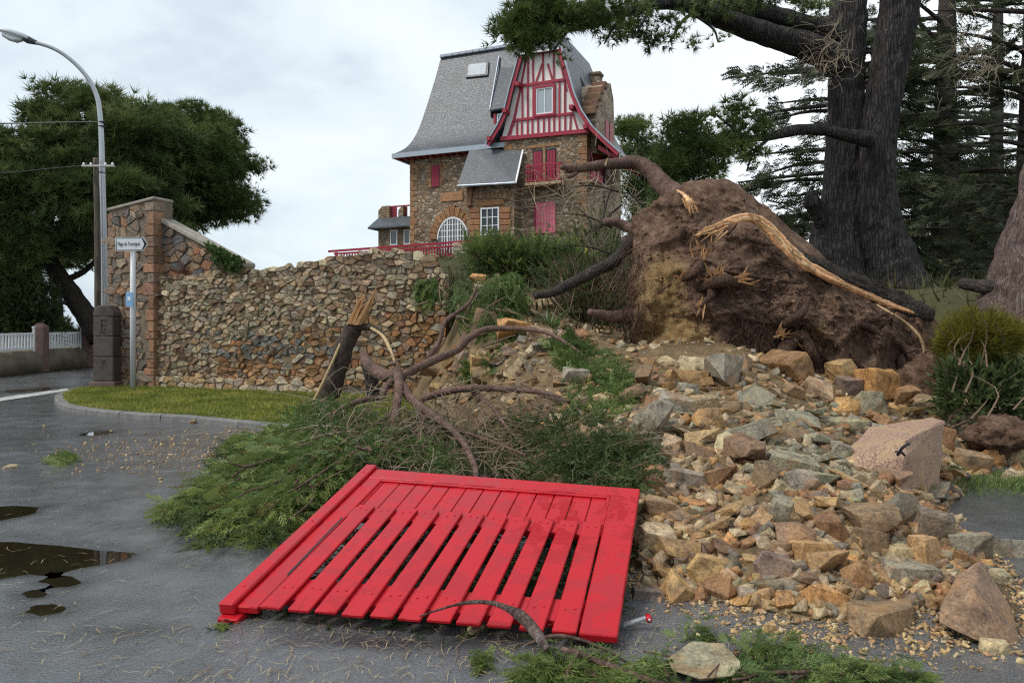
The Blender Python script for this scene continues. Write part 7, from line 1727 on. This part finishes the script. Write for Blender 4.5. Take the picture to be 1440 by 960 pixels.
# the main fallen bough
LB = empty('fallen_bough', G(556, 640, .2), 'big fallen cypress bough spreading over the road behind the gate', 'fallen bough')
px_tube(LB, [(511, 500, 10.2, 6), (518, 512, 10, 8.5), (532, 524, 9.8, 9.5), (548, 528, 9.6, 9.5), (558, 524, 9.5, 7.5), (556, 516, 9.5, 5)], 'limb', M_BARKR, .25, 12, 30)
px_tube(LB, [(515, 505, 10.3, 8), (522, 530, 10.3, 10), (525, 560, 10.3, 9)], 'limb', M_BARKD, .2, 10, 14)
for pts in ([(558, 520, 9.5, 7), (561, 545, 9.2, 6.5), (556, 580, 8.8, 5.5), (553, 615, 8.3, 4.5), (540, 650, 7.8, 4.5), (524, 670, 7.5, 3)],
            [(562, 538, 9.3, 6.5), (580, 562, 9, 6.5), (605, 582, 8.6, 6), (635, 604, 8.1, 5), (655, 628, 7.6, 4.5), (667, 655, 7.1, 4.5), (670, 672, 6.8, 3)],
            [(552, 535, 9.4, 6), (540, 548, 9.3, 5), (536, 558, 9.2, 4.5), (508, 563, 9.1, 4), (480, 574, 8.9, 3.5), (458, 592, 8.7, 3), (446, 612, 8.5, 2)],
            [(560, 532, 9.5, 7), (585, 518, 9.8, 6.5), (612, 505, 10.1, 6), (640, 494, 10.4, 5.5), (660, 475, 10.6, 5), (682, 463, 10.8, 4.5), (715, 462, 10.8, 4), (745, 463, 10.7, 3.5), (775, 470, 10.5, 3), (810, 492, 10.2, 2.5), (840, 520, 9.8, 2), (862, 552, 9.5, 1.4)],
            [(600, 505, 10.1, 3.5), (618, 480, 10.3, 3.5), (626, 452, 10.5, 3), (645, 438, 10.8, 3), (660, 425, 11, 2.8), (672, 402, 11.2, 2)],
            [(592, 562, 8.9, 5), (620, 552, 8.9, 5), (660, 546, 8.8, 5), (700, 546, 8.7, 4.5), (740, 549, 8.6, 4), (780, 556, 8.5, 3), (800, 565, 8.4, 2)],
            [(660, 548, 8.8, 3), (690, 570, 8.5, 3), (712, 600, 8.1, 2.5), (735, 625, 7.7, 1.6)], [(552, 612, 8.3, 4), (520, 622, 8, 3.5), (490, 632, 7.6, 3.2), (455, 650, 7.1, 3), (420, 675, 6.6, 2.5), (395, 700, 6.2, 2), (360, 735, 5.8, 1.4)],
            [(470, 642, 7.3, 2.5), (420, 655, 6.9, 2.2), (385, 680, 6.5, 2), (350, 690, 6.3, 1.5), (325, 705, 6.1, 1)], [(500, 628, 7.8, 2.5), (440, 622, 7.7, 2.4), (395, 640, 7.5, 2), (350, 655, 7.3, 1.6), (320, 650, 7.2, 1)],
            [(556, 580, 8.8, 3), (530, 595, 8.5, 2.5), (505, 612, 8.2, 2), (480, 640, 7.8, 1.3)], [(600, 580, 8.7, 3), (590, 610, 8.2, 2.5), (583, 640, 7.8, 2), (580, 668, 7.3, 1.2)], [(430, 670, 6.7, 1.8), (440, 700, 6.1, 1.6), (400, 735, 5.6, 1)], [(640, 604, 8.1, 2.5), (690, 620, 7.7, 2), (740, 640, 7.3, 1.3)], [(760, 552, 8.6, 2), (820, 580, 8.3, 2), (870, 620, 7.8, 1.6), (900, 650, 7.4, 1)]):
    px_tube(LB, [(a, b, min(c * (1 - .05 * i / len(pts)), (hit(a, b).y if hit(a, b) else 99) - .08), r) for i, (a, b, c, r) in enumerate(pts)], 'branch', M_BARKR, .2, 8)
def sprays(par, items, ln, mat, name='foliage', tpl=SPRAY, up=.1):
    """items: list of (world pos, direction, tint)"""
    pos = np.array([i[0] for i in items]); dr = np.array([i[1] for i in items]); ti = np.clip(np.array([i[2] for i in items]), 0, 1)
    V, T, I = scatter(*tpl, pos, frames(dr), rng.uniform(ln[0], ln[1], len(pos)), ti); return link(name, np_mesh(name, V, T, mat, I), par)
def in_gate(p):
    a = gB - gA; b = gD - gA; q = p - gA; u = q.dot(a) / a.dot(a); v = q.dot(b) / b.dot(b); return -.07 < u < 1.05 and -.05 < v < 1.04
def ground_fill(poly, n, h, origin, tbase=.5, dmin=0, lift=.0, clump=True):
    """boughs lying on the ground inside a photo polygon, up to h metres thick, streaming away from a world origin"""
    xs = [p[0] for p in poly]; ys = [p[1] for p in poly]; out = []; o = Vector(origin)
    while len(out) < n:
        px, py = random.uniform(min(xs), max(xs)), random.uniform(min(ys), max(ys))
        if not inside(poly, px, py): continue
        hh = lift + h * random.random() ** 1.3
        q = hit(px, py) if dmin == -1 else None
        d = (CAMZ - hh) * F / (py - HY) if q is None else q.y - .1
        p = P(px, py, d)
        if p.z < .03: p.z = .03
        if in_gate(p) or (abs(px - 990) / 52) ** 2 + (abs(py - 926) / 26) ** 2 < 1: continue
        c = noise.noise(p * 2.3) + .5 * noise.noise(p * 6)
        if clump and c < -.16 and random.random() < .85: continue
        v = (p - o); v.z = 0; v.normalize(); v += Vector((random.gauss(0, .45), random.gauss(0, .45), random.gauss(.12, .25)))
        out.append((p[:], v[:], tbase + .4 * c + random.gauss(0, .15)))
    return out
def band_fill(poly, n, d0, y0, d1, y1, tbase, sp=.35, dirv=(0, -.5, .2)):
    xs = [p[0] for p in poly]; ys = [p[1] for p in poly]; out = []
    while len(out) < n:
        px, py = random.uniform(min(xs), max(xs)), random.uniform(min(ys), max(ys))
        if not inside(poly, px, py): continue
        d = np.interp(py, [y0, y1], [d0, d1]) + random.gauss(0, sp * .5); q = hit(px, py); d = min(d, q.y - .02 - abs(random.gauss(0, .12))) if q else d; p = P(px, py, d); z0 = hz(p.x, p.y)
        if p.z < z0 + .02: p.z = z0 + .02
        if in_gate(p): continue
        c = noise.noise(p * 2.1) + .5 * noise.noise(p * 6)
        if c < -.25 and random.random() < .8: continue
        v = Vector(dirv) + Vector((random.gauss(0, .6), random.gauss(0, .5), random.gauss(0, .4))); out.append((p[:], v[:], tbase + .4 * c + random.gauss(0, .15)))
    return out
J = (-1.6, 9.0, .5)
F1 = [(290, 762), (258, 738), (228, 730), (255, 722), (272, 700), (280, 678), (312, 655), (308, 632), (335, 618), (390, 606), (430, 588), (475, 592), (520, 600), (515, 658), (430, 722), (385, 762), (360, 765), (338, 742), (300, 768)]
def boughs(par, axes, per, r0, mats, ln, h0=.42, h1=.05, brk=2.2):
    """boughs streaming over the ground: each axis runs from a photo pixel at height h0 to a tip at height h1"""
    it = [[] for _ in mats]
    for (ax_, ay_, bx_, by_) in axes:
        cp = []
        for q in range(6):
            f = q / 5; px = ax_ + (bx_ - ax_) * f; py = ay_ + (by_ - ay_) * f - 8 * math.sin(f * 3) + random.gauss(0, 4); px += random.gauss(0, 5); hgt = h0 + (h1 - h0) * f ** .8; cp.append(P(px, py, (CAMZ - hgt) * F / (py - HY)))
        mb = MB(); k = brk / F * cp[0].y; mb.tube(cp, [k, k * .8, k * .65, k * .5, k * .35, k * .2], 6, .2, n=26); mb.build('branch', M_BARKR, par, True)
        c = catmull(cp, 40); Ltot = sum((cp[q + 1] - cp[q]).length for q in range(5)); n = int(per * Ltot); m_ = random.random() * .3 - .15
        for _ in range(n):
            f = random.random() ** .8; q = min(38, int(f * 39)); p = Vector(c[q]); d = Vector(c[q + 1] - c[q]).normalized(); sd_ = Vector((-d.y, d.x, 0)).normalized(); rr = r0 * (1.05 - .75 * f) * Ltot
            o = random.gauss(0, .5) * rr; p += sd_ * o + Vector((0, 0, random.gauss(-.02, .05))); p.z = max(p.z, .03)
            q_ = HY + F * (CAMZ - p.z) / p.y; p_ = HX + F * p.x / p.y
            if in_gate(p) or ((p_ - 990) / 52) ** 2 + ((q_ - 926) / 26) ** 2 < 1: continue
            v = d + sd_ * (o / rr * .9 + random.gauss(0, .25)) + Vector((0, 0, random.gauss(-.02, .22))); it[random.choices(range(len(mats)), [w for _, _, w in mats])[0]].append((p[:], v[:], .45 + m_ + .35 * f + random.gauss(0, .14)))
    for (mt, tp, w), l in zip(mats, it):
        if l: sprays(par, l, ln, mt, 'foliage', tp)
M_BROWNC = m_foliage('browned_cypress', (.10, .065, .03), (.17, .12, .05), (.22, .18, .07))
tips = [(228, 729), (258, 712), (284, 766), (268, 742), (312, 658), (292, 688), (322, 634), (318, 748), (345, 752), (372, 766), (398, 744), (340, 622), (385, 612), (425, 592), (425, 718), (455, 692), (310, 700), (350, 665), (400, 650)]
boughs(LB, [(random.uniform(470, 530), random.uniform(604, 640), a, b) for a, b in tips], 165, .16, [(M_CYP, STRAND, 5), (M_CYP, SPRAY, 4), (M_BROWNC, STRAND, 1)], (.10, .22))
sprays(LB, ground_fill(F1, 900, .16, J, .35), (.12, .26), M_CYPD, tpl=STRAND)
sprays(LB, band_fill([(385, 606), (420, 575), (470, 565), (520, 575), (545, 600), (470, 605)], 420, 9.4, 560, 8.2, 606, .3, .55), (.14, .28), M_CYP, tpl=STRAND)
sprays(LB, band_fill([(440, 605), (560, 600), (640, 640), (660, 665), (520, 655), (470, 680)], 520, 8.4, 600, 6.9, 670, .3, .45), (.14, .28), M_CYP, tpl=STRAND)
# darker mass behind the gate
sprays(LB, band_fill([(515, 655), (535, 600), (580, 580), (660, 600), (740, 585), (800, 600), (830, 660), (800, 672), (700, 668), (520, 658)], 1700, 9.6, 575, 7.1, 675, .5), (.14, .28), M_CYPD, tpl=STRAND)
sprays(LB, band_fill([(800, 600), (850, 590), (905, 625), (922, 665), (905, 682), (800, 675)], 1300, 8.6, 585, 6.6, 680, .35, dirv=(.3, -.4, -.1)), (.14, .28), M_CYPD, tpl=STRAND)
sprays(LB, band_fill([(790, 530), (830, 515), (880, 520), (892, 560), (860, 590), (800, 580)], 650, 9.9, 515, 9.2, 590, .5, dirv=(.2, -.3, -.3)), (.16, .3), M_CYP, tpl=STRAND)
sprays(LB, band_fill([(770, 480), (800, 475), (850, 520), (800, 530)], 220, 10.5, 475, 10.1, 530, .5), (.14, .26), M_CYP); sprays(LB, band_fill([(650, 512), (690, 505), (690, 528), (655, 535)], 170, 11.4, 505, 11.2, 535, .6, .15), (.12, .22), M_CYP)
# dry twig tangle through it, fanning away from the fork of the bough
mb = MB(); mb2 = MB()
for i in range(1000):
    px, py = random.uniform(450, 905), random.uniform(560, 668)
    if py < 560 + abs(px - 600) * .06: continue
    d = np.interp(py, [540, 675], [9.1, 6.75]) + random.gauss(0, .22); q_ = hit(px, py); d = min(d, q_.y - .03 - abs(random.gauss(0, .12))) if q_ else d; a = P(px, py, d)
    if in_gate(a) or a.z < hz(a.x, a.y): continue
    v = (a - P(558, 520, 9.5)); v.z *= .6; v.normalize(); v += Vector((random.gauss(0, .5), random.gauss(0, .4), random.gauss(-.1, .4))); l = random.uniform(.12, .5); e = a + v * l; e.z = max(e.z, hz(e.x, e.y) + .01)
    if in_gate(e): continue
    r = random.uniform(.0022, .0055); (mb if random.random() < .75 else mb2).tube([a, a.lerp(e, .5) + Vector((random.gauss(0, .03), 0, random.uniform(-.01, .06))), e], [r, r * .8, r * .35], 3, n=4, cap=False)
tag(mb.build('fine_twigs', M_TWIG, LB), kind='stuff'); tag(mb2.build('fine_twigs', M_TWIGL, LB), kind='stuff')
mb = MB()
for i in range(420):
    px, py = random.uniform(440, 900), random.gauss(608, 32)
    if py > 668 or py < 530: continue
    d = np.interp(py, [540, 675], [9.2, 6.9]) + random.gauss(0, .3); a = P(px, py, d); l = random.uniform(.15, .6); th = random.uniform(-.6, 3.6); e = a + Vector((math.cos(th) * l * .8, -random.uniform(0, .5) * l, -abs(math.sin(th)) * l * .5))
    mb.tube([a, a.lerp(e, .5) + Vector((0, 0, .05)), e], [.006, .0045, .002], 3, n=5, cap=False)
tag(mb.build('dead_twigs', M_TWIG, LB), kind='stuff')
mb = MB()
for i in range(170):
    px, py = random.uniform(450, 900), random.gauss(575, 40); d = np.interp(py, [480, 675], [10, 6.9]) + random.gauss(0, .3); a = P(px, py, d); l = random.uniform(.15, .7); th = random.uniform(0, 6.28); e = a + Vector((math.cos(th) * l, -random.uniform(0, .3) * l, math.sin(th) * l * .6))
    if e.z < hz(e.x, e.y): continue
    mb.tube([a, a.lerp(e, .5) + Vector((random.gauss(0, .06), 0, random.gauss(0, .06))), e], [.005, .004, .002], 3, n=5, cap=False)
tag(mb.build('pale_twigs', M_TWIGL, LB), kind='stuff')
# crushed greenery caught beneath the gate
it = []
while len(it) < 1100:
    u, v = random.uniform(.03, .97), random.random() ** .8; p = gp_(u, v, -.07); p.z *= random.uniform(.1, .75); p.z = max(.03, p.z)
    it.append((p[:], (random.gauss(-.2, .7), random.gauss(-.3, .6), -abs(random.gauss(.05, .1))), random.gauss(.25, .2)))
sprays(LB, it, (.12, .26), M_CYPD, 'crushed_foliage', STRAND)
# green boughs hanging over the breach
HB = empty('hanging_bough', P(700, 430, 12.6), 'soft green bough hanging down the middle of the breach slope', 'fallen bough')
sprays(HB, band_fill([(685, 385), (730, 380), (742, 420), (730, 470), (712, 500), (700, 480), (668, 455), (680, 430)], 1200, 12.8, 380, 12.0, 500, .45, .3, (0, -.2, -.8)), (.18, .36), M_CYP, tpl=STRAND)
px_tube(HB, [(700, 385, 12.9, 2.5), (706, 420, 12.7, 2), (708, 470, 12.4, 1.5), (712, 500, 12.2, 1)], 'branch'); px_tube(HB, [(705, 400, 12.8, 2), (690, 430, 12.7, 1.5), (678, 455, 12.5, 1)], 'branch')
HB2 = empty('hanging_bough', P(602, 405, 14.2), 'small green tuft caught on the broken wall end', 'fallen bough')
sprays(HB2, band_fill([(590, 392), (612, 384), (620, 410), (602, 428), (588, 420)], 200, 14.3, 385, 14.1, 428, .45, .15, (0, -.2, -.8)), (.14, .26), M_CYP); px_tube(HB2, [(606, 385, 14.3, 1.5), (602, 405, 14.2, 1.2), (600, 425, 14.1, .8)], 'branch')
HB3 = empty('fallen_bough', P(662, 430, 13), 'green bough caught on the stones near the top of the breach', 'fallen bough')
sprays(HB3, band_fill([(640, 395), (690, 388), (700, 440), (662, 462), (630, 430)], 380, 13.6, 388, 12.6, 462, .4, .35, (.1, -.3, -.6)), (.16, .32), M_CYP, tpl=STRAND); px_tube(HB3, [(690, 392, 13.4, 2), (668, 420, 13, 1.6), (650, 450, 12.6, 1)], 'branch')
HB4 = empty('fallen_bough', P(840, 530, 10), 'green bough lying at the left foot of the root plate', 'fallen bough')
sprays(HB4, band_fill([(790, 470), (850, 490), (892, 545), (880, 572), (830, 560), (795, 515)], 620, 10.8, 470, 9.6, 570, .4, .45, (.2, -.3, -.4)), (.16, .32), M_CYP, tpl=STRAND); sprays(HB4, band_fill([(800, 480), (850, 495), (890, 550), (840, 560)], 300, 10.6, 480, 9.8, 560, .4, .55, (.2, -.3, -.4)), (.12, .24), M_CYP); px_tube(HB4, [(790, 475, 10.7, 2.4), (835, 505, 10.3, 2), (875, 550, 9.8, 1.2)], 'branch')
# dark twigs sprawling on the breach
o = empty('dead_branch', P(640, 430, 12.5), 'bare grey branch with fine twigs lying across the breach slope', 'branch')
for i in range(34):
    px, py = random.uniform(600, 800), random.uniform(390, 540); d = np.interp(py, [390, 540], [12.8, 10.4]); l = random.uniform(15, 60); th = random.gauss(.4, 1.0); px_tube(o, [(px, py, d, 1.3), (px + l * .5 * math.cos(th) + random.gauss(0, 4), py + l * .5 * math.sin(th), d - .1, 1), (px + l * math.cos(th), py + l * math.sin(th), d - .15, .5)], 'twig', M_TWIG, .1, 4, 6)
# foreground bough: bark strip on the gate and the cut greenery
FB = empty('cut_bough', G(800, 930, .05), 'brown cut bough with green sprays lying in front of the gate', 'fallen bough')
px_tube(FB, [(590, 866, 3.55, 1), (620, 856, 3.6, 1.8), (655, 847, 3.64, 2.8), (690, 847, 3.6, 3.8), (720, 858, 3.5, 5.5), (743, 876, 3.4, 7.5), (760, 898, 3.3, 7.5), (770, 912, 3.26, 5)], 'bark_strip', M_BARKS, .5, 14, 70)
for q in range(7): px_tube(FB, [(722 + q * 5, 858 + q * 6, 3.47, 1.6), (735 + q * 5, 872 + q * 6, 3.4, 1.4), (742 + q * 5 + random.gauss(0, 5), 886 + q * 5, 3.36, .4)], 'splinter', random.choice((M_BARKS, M_BARKR)), .3, 5, 8)
for pts in ([(742, 905, 3.4, 2.5), (775, 894, 3.42, 3.2), (810, 897, 3.4, 3.2), (850, 912, 3.35, 3), (880, 930, 3.3, 2)], [(790, 912, 3.32, 5), (830, 925, 3.28, 6), (875, 943, 3.2, 7), (930, 962, 3.1, 7), (1000, 985, 3, 6)], [(800, 925, 3.32, 4), (830, 945, 3.2, 5), (850, 962, 3.15, 5)], [(815, 915, 3.3, 2.5), (800, 940, 3.2, 3), (795, 965, 3.1, 3)], [(1010, 915, 3.5, 3), (1060, 925, 3.5, 2.5), (1120, 925, 3.5, 2)], [(1040, 950, 3.25, 4.5), (1100, 945, 3.25, 4), (1170, 946, 3.25, 3), (1250, 955, 3.2, 2)], [(905, 915, 3.5, 2.5), (940, 922, 3.4, 2.5), (960, 925, 3.4, 2)]):
    px_tube(FB, [(a, b, min(c, CAMZ * F / (b - HY) * .975), r * .8) for a, b, c, r in pts], 'branch', M_BARKR, .18, 8)
F4 = [(715, 975), (728, 935), (748, 918), (800, 905), (850, 900), (880, 893), (930, 890), (975, 898), (1000, 910), (1060, 905), (1110, 915), (1190, 935), (1290, 955), (1330, 985), (1000, 1000), (800, 1000)]
boughs(FB, [(a, b, c, d) for a, b, c, d in ((1040, 955, 1310, 962), (1030, 952, 1190, 936), (1040, 948, 1110, 916), (1000, 948, 1060, 910), (930, 950, 990, 894), (860, 940, 800, 906), (830, 948, 745, 920), (840, 958, 722, 955), (1100, 965, 1250, 950), (940, 965, 830, 975))], 260, .13, [(M_CYP, STRAND, 5), (M_CYP, SPRAY, 3)], (.06, .13), .10, .03, 1.6)
it = ground_fill([(715, 975), (735, 940), (790, 905), (850, 900), (930, 940), (900, 990)], 520, .10, (.0, 4.0, 0), .6); sprays(FB, it, (.08, .17), M_CYP, 'needles', tpl_pine(9, 1, .022, .5))
sg1 = empty('green_sprig', G(96, 650, 0), 'small green sprig lying alone on the road', 'sprig'); sprays(sg1, ground_fill([(80, 652), (95, 645), (112, 643), (116, 650), (95, 656)], 60, .05, (-3, 8, 0), .8, clump=False), (.1, .2), M_CYP)
sg2 = empty('green_sprig', G(322, 872, 0), 'tiny green sprig at the left front corner of the gate', 'sprig'); sprays(sg2, ground_fill([(315, 868), (330, 868), (328, 880), (318, 880)], 22, .03, (-1.3, 4.2, 0), .8, clump=False), (.04, .08), M_CYP)
sg3 = empty('green_sprig', G(675, 940, 0), 'green sprig on the foreground asphalt left of the cut bough', 'sprig'); sprays(sg3, ground_fill([(665, 925), (695, 920), (690, 945), (668, 945)], 45, .03, (-.1, 4, 0), .7, clump=False), (.05, .1), M_CYP)
# ------------------------------------------------------------------ litter on the wet road
def litter(n, samp, l0, l1, w, mat, name, label):
    V, T = [], []
    for i in range(n):
        x, y = samp(); z = .031 + random.random() * .006
        th = random.uniform(0, 6.28); l = random.uniform(l0, l1) / 2; c, s_ = math.cos(th), math.sin(th); b = len(V); k = random.gauss(0, .15) * l
        V += [(x - c * l - s_ * w, y - s_ * l + c * w, z), (x - c * l + s_ * w, y - s_ * l - c * w, z), (x + s_ * (w + k), y - c * (w + k), z + .005), (x - s_ * (w - k), y + c * (w - k), z + .005), (x + c * l, y + s_ * l, z)]; T += [(b, b + 1, b + 2), (b, b + 2, b + 3), (b + 3, b + 2, b + 4)]
    return tag(link(name, np_mesh(name, np.array(V), np.array(T), mat)), label, 'litter', kind='stuff')
def s_front():
    q = G(random.gauss(480, 190), random.uniform(868, 975), 0) if random.random() < .6 else G(random.uniform(-40, 420), random.uniform(620, 960), 0)
    return (q.x, q.y)
litter(420, s_front, .03, .12, .0013, M_NEEDLE, 'fallen_needles', 'straw coloured needles and twigs strewn on the wet road')
litter(260, s_front, .04, .16, .002, M_TWIG, 'fallen_twigs', 'thin brown twigs strewn on the wet road')
litter(240, lambda: (lambda q: (q.x, q.y))(G(random.gauss(360, 60), random.gauss(612, 10), 0)), .04, .2, .003, M_NEEDLE, 'fallen_straw', 'dry straw washed up along the kerb')
def s_fore(): q = G(random.uniform(640, 1420), random.uniform(868, 960), 0); return (q.x, q.y)
litter(420, s_fore, .02, .09, .0012, M_NEEDLE, 'fallen_needles', 'straw coloured needles among the cut greenery')
# needles and twigs stuck to the wet gate
mb = MB()
for i in range(120):
    u, v = random.uniform(.05, 1), random.uniform(0, 1); h = .037 if u < .055 else (.0195 if v < .7 and u < .9 else .004); th = random.uniform(0, 6.28); l = random.uniform(.004, .022)
    a, b = gp_(u, v, h), gp_(u + math.cos(th) * l, v + math.sin(th) * l, h); s_ = (b - a).cross(gN).normalized() * .0008; mb.add([a - s_, a + s_, b], [(0, 1, 2)])
tag(mb.build('stuck_needles', M_TWIG, None), 'pine needles stuck to the wet red gate', 'litter', kind='stuff')
